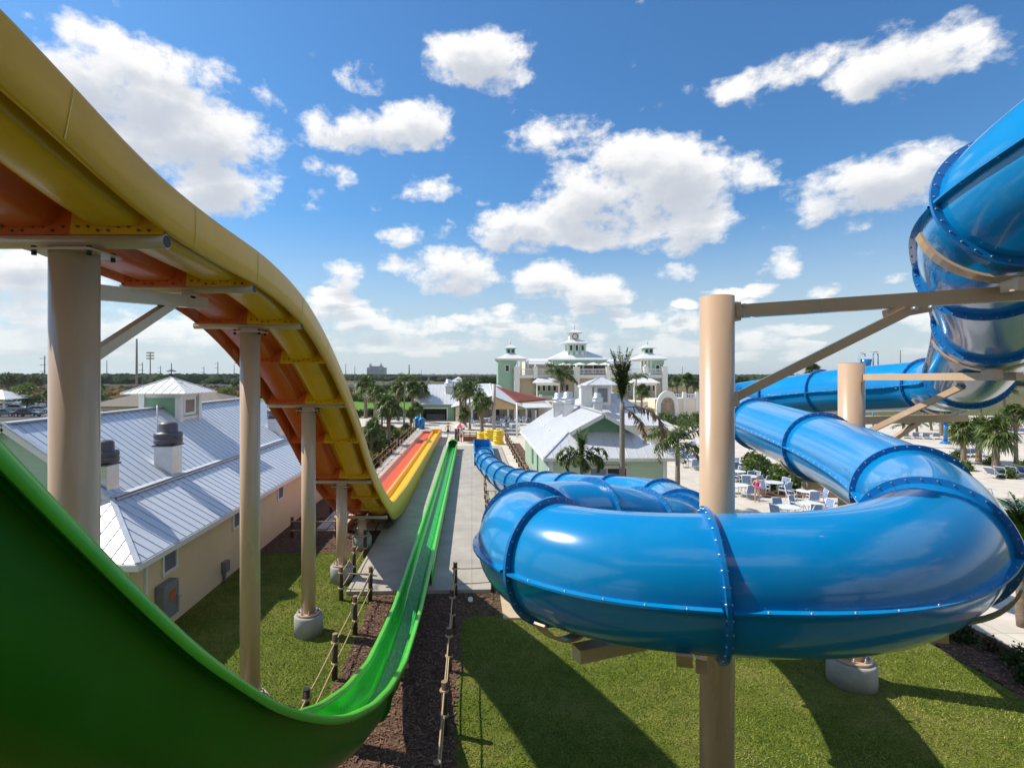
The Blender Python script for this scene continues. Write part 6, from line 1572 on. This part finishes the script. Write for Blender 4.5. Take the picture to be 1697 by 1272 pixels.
for (px, py, n, nm) in ((826.5, 737, 6, 'tall right'), (811, 731, 5, 'middle'), (797.5, 728, 3, 'low left')):
    p = GP(px, py)
    for i in range(n):
        pos = 'topmost' if i == n - 1 else ('lowest' if i == 0 else ['second', 'third', 'fourth', 'fifth'][i - 1] + ' from the ground')
        inner_tube('yellow inner tube, %s in the %s stack' % (pos, nm), (p.x + rng.uniform(-.05, .05), p.y + .6 + rng.uniform(-.05, .05), .15 + .265 * i), .45, .15, 'stacked yellow inner tubes')
for px, lab in ((692, 'blue domed bin left of its twin at the end of the paving slabs'), (699, 'blue domed bin right of its twin, closest to the slide end')):
    p = GP(px, 709 + (2 if px > 695 else 0)); bn = thing('waste_bin', lab, 'bin', p, 'blue bins')
    mb = MB(); mb.lathe(p, [(.40, 0), (.46, 1.1), (.46, 1.15)], 20); mb.build('bin_body', M['blue_flange'], bn)
    mb = MB(); mb.lathe(p, [(.50, 1.15), (.52, 1.25), (.42, 1.5), (.2, 1.68), (.02, 1.72)], 20); ld = mb.build('lid', M['blue'], bn)
    mb = MB(); mb.bx(p.x - .2, p.x + .2, p.y - .5, p.y - .4, 1.2, 1.38); mb.build('flap', M['black'], ld)

# ------------------------------------------------------------------ furniture
M['sling'] = mat('blue_sling', (.20, .29, .46), .7, var=.1, vs=5)
M['chair_white'] = mat('white_powder_coat', (.72, .72, .70), .4)
def patio_chair():
    t = thing('patio_chair', 'x', 'chair', (0, 0, 0)); f = MB()
    for sx in (-.27, .27):
        f.pipe([(sx, -.25, 0), (sx, -.22, .42), (sx, -.2, .62), (sx, .2, .64)], .02, n=6); f.pipe([(sx, .28, 0), (sx, .2, .42), (sx, .34, .95)], .02, n=6); f.pipe([(sx, -.24, .40), (sx, .22, .38)], .02, n=6)
    f.pipe([(-.27, .34, .95), (.27, .34, .95)], .02, n=6); f.pipe([(-.27, -.24, .4), (.27, -.24, .4)], .02, n=6); f.build('frame', M['chair_white'], t)
    s = MB(); s.add([(-.25, -.23, .41), (.25, -.23, .41), (.25, 0, .375), (-.25, 0, .375), (.25, .22, .39), (-.25, .22, .39)], [(0, 1, 2, 3), (3, 2, 4, 5)]); s.build('seat', M['sling'], t, solid=.012)
    s = MB(); s.add([(-.25, .215, .42), (.25, .215, .42), (.25, .335, .93), (-.25, .335, .93)], [(0, 1, 2, 3)]); s.build('backrest', M['sling'], t, solid=.012)
    return t
def patio_table():
    t = thing('patio_table', 'x', 'table', (0, 0, 0)); f = MB(); f.lathe((0, 0, .70), [(.58, 0), (.60, .015), (.60, .03), (.58, .045)], 28); f.build('tabletop', mat('pale_blue_white_top', (.66, .68, .70), .3), t)
    for k in range(4):
        f = MB(); a = PI / 4 + k * PI / 2; f.pipe([(.38 * math.cos(a), .38 * math.sin(a), 0), (.28 * math.cos(a), .28 * math.sin(a), .4), (.4 * math.cos(a), .4 * math.sin(a), .70)], .02, n=6); f.build('leg', M['chair_white'], t)
    return t
def lounger():
    t = thing('sun_lounger', 'x', 'sun lounger', (0, 0, 0)); f = MB()
    for sx in (-.32, .32):
        f.pipe([(sx, -.95, .32), (sx, .3, .34), (sx, .95, .34)], .022, n=6); f.pipe([(sx, -.8, 0), (sx, -.8, .33)], .02, n=6); f.pipe([(sx, .7, 0), (sx, .7, .33)], .02, n=6); f.pipe([(sx, .3, .34), (sx, .98, .86)], .022, n=6); f.pipe([(sx, .75, .34), (sx, .8, .7)], .015, n=6)
    f.pipe([(-.32, .98, .86), (.32, .98, .86)], .02, n=6); f.pipe([(-.32, -.95, .32), (.32, -.95, .32)], .02, n=6); f.build('frame', M['chair_white'], t)
    s = MB(); s.add([(-.30, -.94, .34), (.30, -.94, .34), (.30, .3, .355), (-.30, .3, .355)], [(0, 1, 2, 3)]); s.build('bed', M['sling'], t, solid=.012)
    s = MB(); s.add([(-.30, .31, .36), (.30, .31, .36), (.30, .97, .87), (-.30, .97, .87)], [(0, 1, 2, 3)]); s.build('backrest', M['sling'], t, solid=.012)
    return t
KEEP = {'chair': patio_chair(), 'table': patio_table(), 'lounger': lounger()}
used = {k: False for k in KEEP}
def put(kind, loc, rz, label, group, s=1.0):
    t = KEEP[kind]
    if used[kind]: return dup(t, loc, rz, label, s, group)
    used[kind] = True; t.location = loc; t.rotation_euler = (0, 0, rz); t['label'] = label; t['group'] = group; return t
tabs = [(1222, 797, 'at the hedge end beside the tall column', 4), (1243, 806, 'just left of the woman in magenta', 4), (1226, 822, 'nearest the tall column, in front', 4), (1282, 817, 'just right of the woman in magenta', 4), (1338, 833, 'under the blue tube, right of the others', 3), (1218, 781, 'farthest back beside the tall column', 4), (1306, 862, 'just above the front tube', 3), (1345, 856, 'by the tan lower beam', 3),
        (1130, 762, 'left of the tall column behind the drooping palm', 4), (1148, 776, 'beside the tall column, left side', 4), (1142, 748, 'back row left of the tall column', 4)]
for px, py, where, n in tabs:
    p = GP(px, py); put('table', p, rng.uniform(0, 1), 'round white patio table ' + where, 'patio tables on the right deck')
    a0 = rng.uniform(0, 6)
    for k in range(n):
        a = a0 + 2 * PI * k / n + rng.uniform(-.2, .2); put('chair', p + Vector((.85 * math.cos(a), .85 * math.sin(a), 0)), a - PI / 2 + rng.uniform(-.3, .3), 'blue patio chair at the table ' + where, 'chairs at the patio table ' + where)
tabs2 = [(792, 706, 'left of the grey sail pole', 4), (808, 701, 'in front of the dark pool bar door', 3), (829, 707, 'just right of the grey sail pole', 4), (846, 714, 'closest to the green hut roof', 4), (858, 704, 'under the red shade sail', 4), (838, 699, 'against the pool bar posts', 3), (870, 700, 'right end under the shade sail', 3), (823, 697, 'beside the pool bar door', 3)]
for px, py, where, n in tabs2:
    p = GP(px, py); put('table', p, rng.uniform(0, 1), 'white bar terrace table ' + where, 'tables on the bar terrace', 1.1)
    a0 = rng.uniform(0, 6)
    for k in range(n):
        a = a0 + 2 * PI * k / n; put('chair', p + Vector((.95 * math.cos(a), .95 * math.sin(a), 0)), a - PI / 2, 'blue and white bar chair at the table ' + where, 'chairs at the bar table ' + where, 1.1)
for i in range(6):
    put('lounger', GP(1641 + 10.5 * i, 716 + .6 * i), 2.5, 'blue sun lounger in the farthest row at the right edge', 'loungers in the farthest row')
for i in range(4):
    put('lounger', GP(1592 + 10 * i, 757 - .5 * i), 2.3, 'blue sun lounger in the short row between the staked palms', 'loungers between the staked palms')
for i, w_ in enumerate(('nearest the leaning palm', 'second from the leaning palm', 'third from the leaning palm', 'fourth from the leaning palm')):
    put('lounger', GP(1650 + 18 * i, 792 - 1.0 * i), 1.9, 'deep blue sun lounger in front of the spa, ' + w_, 'loungers in front of the spa')
for i in range(8):
    put('lounger', GP(1500 + 17 * i, 726 + .5 * i), 2.5, 'blue sun lounger in the middle row on the right deck', 'loungers in the middle row on the right deck')
for i in range(9):
    put('lounger', GP(1555 + 15 * i, 704 + .4 * i), 2.5, 'blue sun lounger in the back row before the far palms', 'loungers before the far palms')
for i in range(7):
    put('lounger', GP(1085 + 9 * i, 722 + .8 * i), 2.6, 'blue sun lounger on the open deck behind the green hut', 'loungers behind the green hut')
# spa
sp = thing('spa_pool', 'round hot tub with pale rim sunk in the right deck', 'hot tub', GP(1684, 838))
c = Vector(sp.location)
mb = MB(); mb.lathe(c, [(1.35, .01), (1.4, .10), (1.75, .12), (1.8, .02)], 40, caps=False); mb.build('rim', M['concrete'], sp)
mb = MB(); mb.lathe(c, [(1.36, .03), (.01, .045)], 32, caps=False); mb.build('water', mat('spa_water', (.16, .34, .36), .05, bump=.5, bs=6), sp)
mb = MB()
for dx in (0, .5): mb.pipe([(c.x - 1.9 + dx, c.y + .9, 0), (c.x - 1.9 + dx, c.y + .9, .85), (c.x - 1.3 + dx, c.y + .7, .85), (c.x - 1.1 + dx, c.y + .6, .1)], .025, n=8)
mb.build('handrail', M['galv'], sp)
# splash play pieces
bk = thing('splash_bucket', 'blue tipping bucket on a pole behind the second tan column', 'water toy', AT(1435, 610, 58)); b = Vector(bk.location)
mb = MB(); mb.lathe(b, [(.40, 0), (.55, 1.0), (.52, 1.0), (.38, .05)], 18); mb.build('bucket', M['blue_flange'], bk)
mb = MB(); mb.cyl((b.x + .8, b.y, 0), (b.x + .8, b.y, b.z + .3), .1, n=10); mb.pipe([(b.x + .8, b.y, b.z + .2), (b.x + .8, b.y, b.z + 1.6), (b.x + 1.3, b.y, b.z + 1.6), (b.x + 1.35, b.y, b.z + .1)], .06, n=8); mb.pipe([(b.x - .7, b.y, 0), (b.x - .7, b.y, b.z + 1.5), (b.x - .1, b.y, b.z + 1.55), (b.x - .1, b.y, b.z + 1.3)], .06, n=8); mb.build('pole', M['blue'], bk)
def gull(label, c):
    t = thing('gull', label, 'bird', c, 'gulls on the splash bucket pipes'); c = Vector(c)
    mb = MB(); mb.pipe([c + Vector((-.26, 0, .10)), c + Vector((-.12, 0, .14)), c + Vector((.04, 0, .17)), c + Vector((.12, 0, .22)), c + Vector((.16, 0, .29)), c + Vector((.20, 0, .30))], [.012, .06, .08, .05, .045, .03], n=10); mb.build('body', M['white'], t)
    mb = MB()
    for sy in (-1, 1): mb.pipe([c + Vector((.08, .06 * sy, .19)), c + Vector((-.1, .075 * sy, .16)), c + Vector((-.32, .03 * sy, .10))], [.025, .035, .008], n=6)
    mb.build('wing', M['grey'], t)
    mb = MB(); mb.cyl(c + Vector((.20, 0, .30)), c + Vector((.29, 0, .285)), .012, .004, n=6); mb.build('beak', M['tube'], t)
    mb = MB()
    for sy in (-.03, .03): mb.cyl(c + Vector((.02, sy, 0)), c + Vector((.02, sy, .12)), .006, n=5)
    mb.build('leg', M['tube'], t)
gull('gull perched on the left pipe above the blue bucket', (b.x - .4, b.y, b.z + 1.6)); gull('gull perched on the right pipe, left of its neighbour', (b.x + .85, b.y, b.z + 1.66)); gull('gull perched on the right pipe, outermost', (b.x + 1.25, b.y, b.z + 1.66))
sp2 = thing('spray_post', 'blue spray post with a red ball top on the far right deck', 'water toy', GP(1567, 735)); b = Vector(sp2.location)
mb = MB(); mb.cyl(b, b + Vector((0, 0, 2.6)), .2, n=12); mb.lathe(b, [(.6, 0), (.3, .3)], 12); mb.build('post', M['blue_flange'], sp2)
mb = MB(); mb.lathe(b + Vector((-.4, 0, 2.5)), [(.02, 0), (.35, .2), (.45, .5), (.3, .8), (.02, .9)], 14); mb.build('ball', m_red, sp2)
# white drain cap by the slab, low lights
dc = MB(); dc.cyl((-.05, 18.3, .05), (-.05, 18.15, .12), .09, n=14); tag(dc.build('pipe_cap', M['white'], None), 'small white pipe cap at the foot of the slab edge', 'pipe cap')

# ------------------------------------------------------------------ far surroundings
sheet('parking_lot', [(-150, 92), (-72, 92), (-72, 140), (-190, 140)], .004, M['asphalt'])
sheet('parking_lot', rect(40, 110, 150, 190), .02, M['asphalt'])
def car_proto(col, key):
    t = thing('parked_car', 'x', 'car', (0, 0, 0)); L_, W_ = 4.6, 1.8
    prof = [(-2.3, .35), (-2.3, .75), (-2.1, .92), (-1.5, .98), (1.1, .95), (2.1, .80), (2.3, .6), (2.3, .35)]
    mb = MB(); n = len(prof)
    for k_, (ya, ins) in enumerate(((-.9, 0), (.9, 0))): pass
    vs = [(x, -.9, z) for x, z in prof] + [(x, .9, z) for x, z in prof]
    mb.add(vs, [tuple(range(n)), tuple(reversed(range(n, 2*n)))] + [(i, n + i, n + (i+1) % n, (i+1) % n) for i in range(n)])
    bd = mb.build('body', mat('car_paint_' + key, col, .25, metal=.3, coat=.8, var=.03), t, bevel=.08)
    cab = [(-1.75, .95), (-1.15, 1.42), (.25, 1.42), (1.05, .95)]; c2 = MB()
    vs = [(x, -.78 if z > 1.2 else -.86, z) for x, z in cab] + [(x, .78 if z > 1.2 else .86, z) for x, z in cab]
    c2.add(vs, [(0, 1, 2, 3), (7, 6, 5, 4), (0, 4, 5, 1), (2, 6, 7, 3)]); c2.build('window_glass', M['glass'], t)
    c3 = MB(); c3.add([(-1.2, -.79, 1.42), (.3, -.79, 1.42), (.3, .79, 1.42), (-1.2, .79, 1.42)], [(0, 1, 2, 3)]); c3.build('roof', bd.data.materials[0], t, solid=.05)
    for sx in (-1.4, 1.4):
        for sy in (-.82, .82):
            w_ = MB(); w_.cyl((sx, sy - .1, .33), (sx, sy + .1, .33), .33, n=16); wo = w_.build('wheel', M['black'], t)
            w_ = MB(); w_.cyl((sx, sy - .105, .33), (sx, sy + .105, .33), .19, n=12); w_.build('rim', M['galv'], wo)
    for sy in (-.65, .65):
        l = MB(); l.box((2.27, sy, .68), (.08, .35, .14)); l.build('headlight', M['white'], t)
    return t
CARS = [('silver', car_proto((.45, .46, .48), 'silver')), ('white', car_proto((.7, .7, .7), 'white')), ('dark', car_proto((.04, .045, .05), 'dark')), ('blue-grey', car_proto((.12, .17, .24), 'bluegrey'))]
cu_ = set()
def park(ci, loc, rz, label):
    nm, t = CARS[ci]
    if ci in cu_: return dup(t, loc, rz, label, None, 'parked cars')
    cu_.add(ci); t.location = loc; t.rotation_euler = (0, 0, rz); t['label'] = label; t['group'] = 'parked cars'
park(0, GP(68, 684), .15, 'silver sedan parked just left of the thick tan column'); park(2, GP(46, 690), .1, 'dark sedan parked under the light green tree')
park(1, GP(30, 681), .2, 'white car parked left of the light green tree'); park(3, GP(8, 690), .2, 'blue-grey car parked nearest the left picture edge')
park(0, GP(12, 678), .2, 'silver car in the second row at the left edge'); park(1, GP(20, 672), .2, 'white car in the third row at the left edge'); park(2, GP(52, 673), .15, 'dark car in the third row behind the silver sedan'); park(1, GP(78, 674), .15, 'white car partly hidden by the thick tan column')
for i in range(8): park((0, 1, 3, 2)[i % 4], GP(1100 + 9 * i, 656.5), 1.57, '%s car in the lot right of the clubhouse' % CARS[(0, 1, 3, 2)[i % 4]][0])
hs = thing('grey_roofed_house', 'low tan house with a brown-grey shingle roof behind the cupola', 'building', (-46, 82, 0))
mb = MB(); mb.bx(-55, -36, 77, 88, 0, 3.2); mb.build('wall', M['cream'], hs)
rm = MB(); pyramid_roof(rm, None, -45.5, 82.5, 10.4, 6.5, 3.2, 5.0, ridge=5.5); rm.build('roof', mat('grey_shingle', (.17, .145, .12), .9, var=.15, vs=2), hs)
for x in (-53.5, -50.5, -41): 
    mb = MB(); mb.bx(x, x + 1.6, 76.95, 77, 1.2, 2.5); mb.build('window', M['glass'], hs)
hs = thing('picnic_shelter', 'open white-roofed shelter at the far left picture edge', 'shelter', (-98, 108, 0))
rm = MB(); pyramid_roof(rm, None, -98, 108, 6.5, 4, 2.9, 4.6, ridge=2.5); rm.build('roof', M['roof_far'], hs)
for x in (-103.5, -92.5):
    for y in (105, 111):
        mb = MB(); mb.bx(x - .15, x + .15, y - .15, y + .15, 0, 2.9); mb.build('post', M['white'], hs)
ht = thing('distant_hotel', 'blue-grey distant hotel block with two pointed corner turrets on the horizon', 'hotel', (-465, 1500, 0))
M['hotel'] = mat('distant_hotel_wall', (.30, .34, .41), .8, vs=.1, var=.05)
mb = MB(); mb.bx(-298 * 1500 / 880, -244 * 1500 / 880 + 1, 1500, 1530, 0, 27) if False else mb.bx(XA(608, 1500), XA(638, 1500), 1500, 1530, 0, 27); mb.bx(XA(614, 1500), XA(633, 1500), 1499, 1528, 27, 31); mb.build('wall', M['hotel'], ht)
for px in (614, 631.5):
    mb = MB(); x = XA(px, 1500); mb.bx(x - 3, x + 3, 1496, 1504, 20, 33); pyramid_roof(mb, None, x, 1500, 3.6, 4.6, 33, 41); mb.build('turret', M['hotel'], ht)
for z in range(4, 26, 4):
    mb = MB(); mb.bx(XA(609, 1500), XA(637, 1500), 1499.6, 1499.9, z, z + 1.6); mb.build('window_band', mat('hotel_window', (.12, .15, .2), .4) if 'hotel_window' not in bpy.data.materials else bpy.data.materials['hotel_window'], ht)
ov = thing('overpass', 'long grey concrete overpass crossing behind the palms on the left', 'bridge', (-80, 262, 0))
mb = MB(); mb.bx(-330, 6, 258, 268, 1.5, 2.1); mb.bx(-330, 6, 257.8, 258.1, 2.1, 2.9); mb.build('deck', mat('overpass_concrete', (.40, .40, .40), .8, vs=.2), ov)
for i in range(16):
    mb = MB(); x = -320 + 21 * i; mb.bx(x - .6, x + .6, 260, 266, -.03, 1.5); mb.build('pier', M['concrete'], ov)
rp_ = thing('flyover_ramp', 'pale raised ramp on the horizon left of the green tower', 'bridge', (0, 420, 0))
mb = MB(); mb.bx(XA(700, 420), XA(826, 420), 418, 424, 6.6, 7.7); mb.build('deck', mat('pale_concrete', (.48, .46, .42), .8), rp_)
for px in (710, 740, 770, 800):
    mb = MB(); x = XA(px, 420); mb.bx(x - .8, x + .8, 420, 422, 0, 6.6); mb.build('pier', M['concrete'], rp_)
tr_ = thing('white_trailer', 'long white trailer parked beyond the green field', 'trailer', GP(674, 661))
b = Vector(tr_.location); mb = MB(); mb.bx(b.x - 2.3, b.x + 2.3, b.y, b.y + 2.4, .7, 2.2); mb.build('body', M['white'], tr_)
for dx in (-1.4, 1.4):
    mb = MB(); mb.cyl((b.x + dx, b.y - .05, .4), (b.x + dx, b.y + .3, .4), .4, n=12); mb.build('wheel', M['black'], tr_)
M['poleg'] = mat('weathered_pole', (.20, .19, .18), .8, vs=.5)
poles = [(74, 589, 260, .28, 4, 'wooden power pole with four crossarms left of the thick column'), (226.5, 561, 210, .42, 0, 'thick tall concrete pole behind the hut roof'), (236, 600, 300, .25, 2, 'power pole just right of the thick concrete pole'), (249, 583, 240, .25, 5, 'floodlight mast with a lamp cluster behind the cupola'),
 (177, 597, 400, .3, 0, 'thin pole on the horizon right of the thick tan column'), (266, 606, 420, .3, 2, 'small power pole beside the cupola peak'), (338, 607, 420, .3, 3, 'small power pole right of the cupola'), (361, 599, 380, .32, 2, 'taller power pole left of the second tan column'), (388, 604, 420, .3, 0, 'plain pole just left of the second tan column'),
 (573, 603, 480, .35, 0, 'plain pole touching the yellow slide edge'), (588, 606, 480, .32, 0, 'plain pole left of the distant hotel'), (678, 604, 420, .55, 0, 'thick pole right of the distant hotel'), (698, 612, 520, .3, 0, 'short pole right of the thick horizon pole'), (1492, 580, 240, .25, 0, 'pole behind the blue spiral on the right'), (1131, 606, 400, .25, 0, 'pole right of the clubhouse')]
for px, py, Y, r_, arms, lab in poles:
    zt = ZA(py, Y); x = XA(px, Y); t = thing('utility_pole', lab, 'pole', (x, Y, 0), 'poles on the horizon')
    mb = MB(); mb.cyl((x, Y, 0), (x, Y, zt), r_ * 1.2, r_ * .8, n=8); mb.build('shaft', M['poleg'], t)
    if arms and arms != 5:
        for k in range(arms):
            mb = MB(); mb.bx(x - 2.4, x + .6, Y - .1, Y + .1, zt - 1.5 - k * 3.2, zt - 1.25 - k * 3.2); mb.build('crossarm', M['poleg'], t)
    if arms == 5:
        for k in range(3):
            mb = MB(); mb.bx(x - 1.6, x + 1.6, Y - .3, Y + .3, zt - .6 - k * 1.3, zt - .1 - k * 1.3); mb.build('lamp_row', M['poleg'], t)

# ------------------------------------------------------------------ thin air
mb = MB(); mb.bx(-3600, 3600, -70, 4600, -1.1, 46)
hzm = bpy.data.materials.new('thin_air'); hzm.use_nodes = True; hn = hzm.node_tree
hn.nodes.remove(hn.nodes['Principled BSDF'])
pv = hn.nodes.new('ShaderNodeVolumePrincipled'); pv.inputs['Color'].default_value = (.86, .92, 1, 1); pv.inputs['Density'].default_value = .00009; pv.inputs['Anisotropy'].default_value = .3
hn.links.new(pv.outputs[0], hn.nodes['Material Output'].inputs['Volume'])
o = mb.build('haze', hzm); o['kind'] = 'stuff'; o['label'] = 'thin bluish haze'
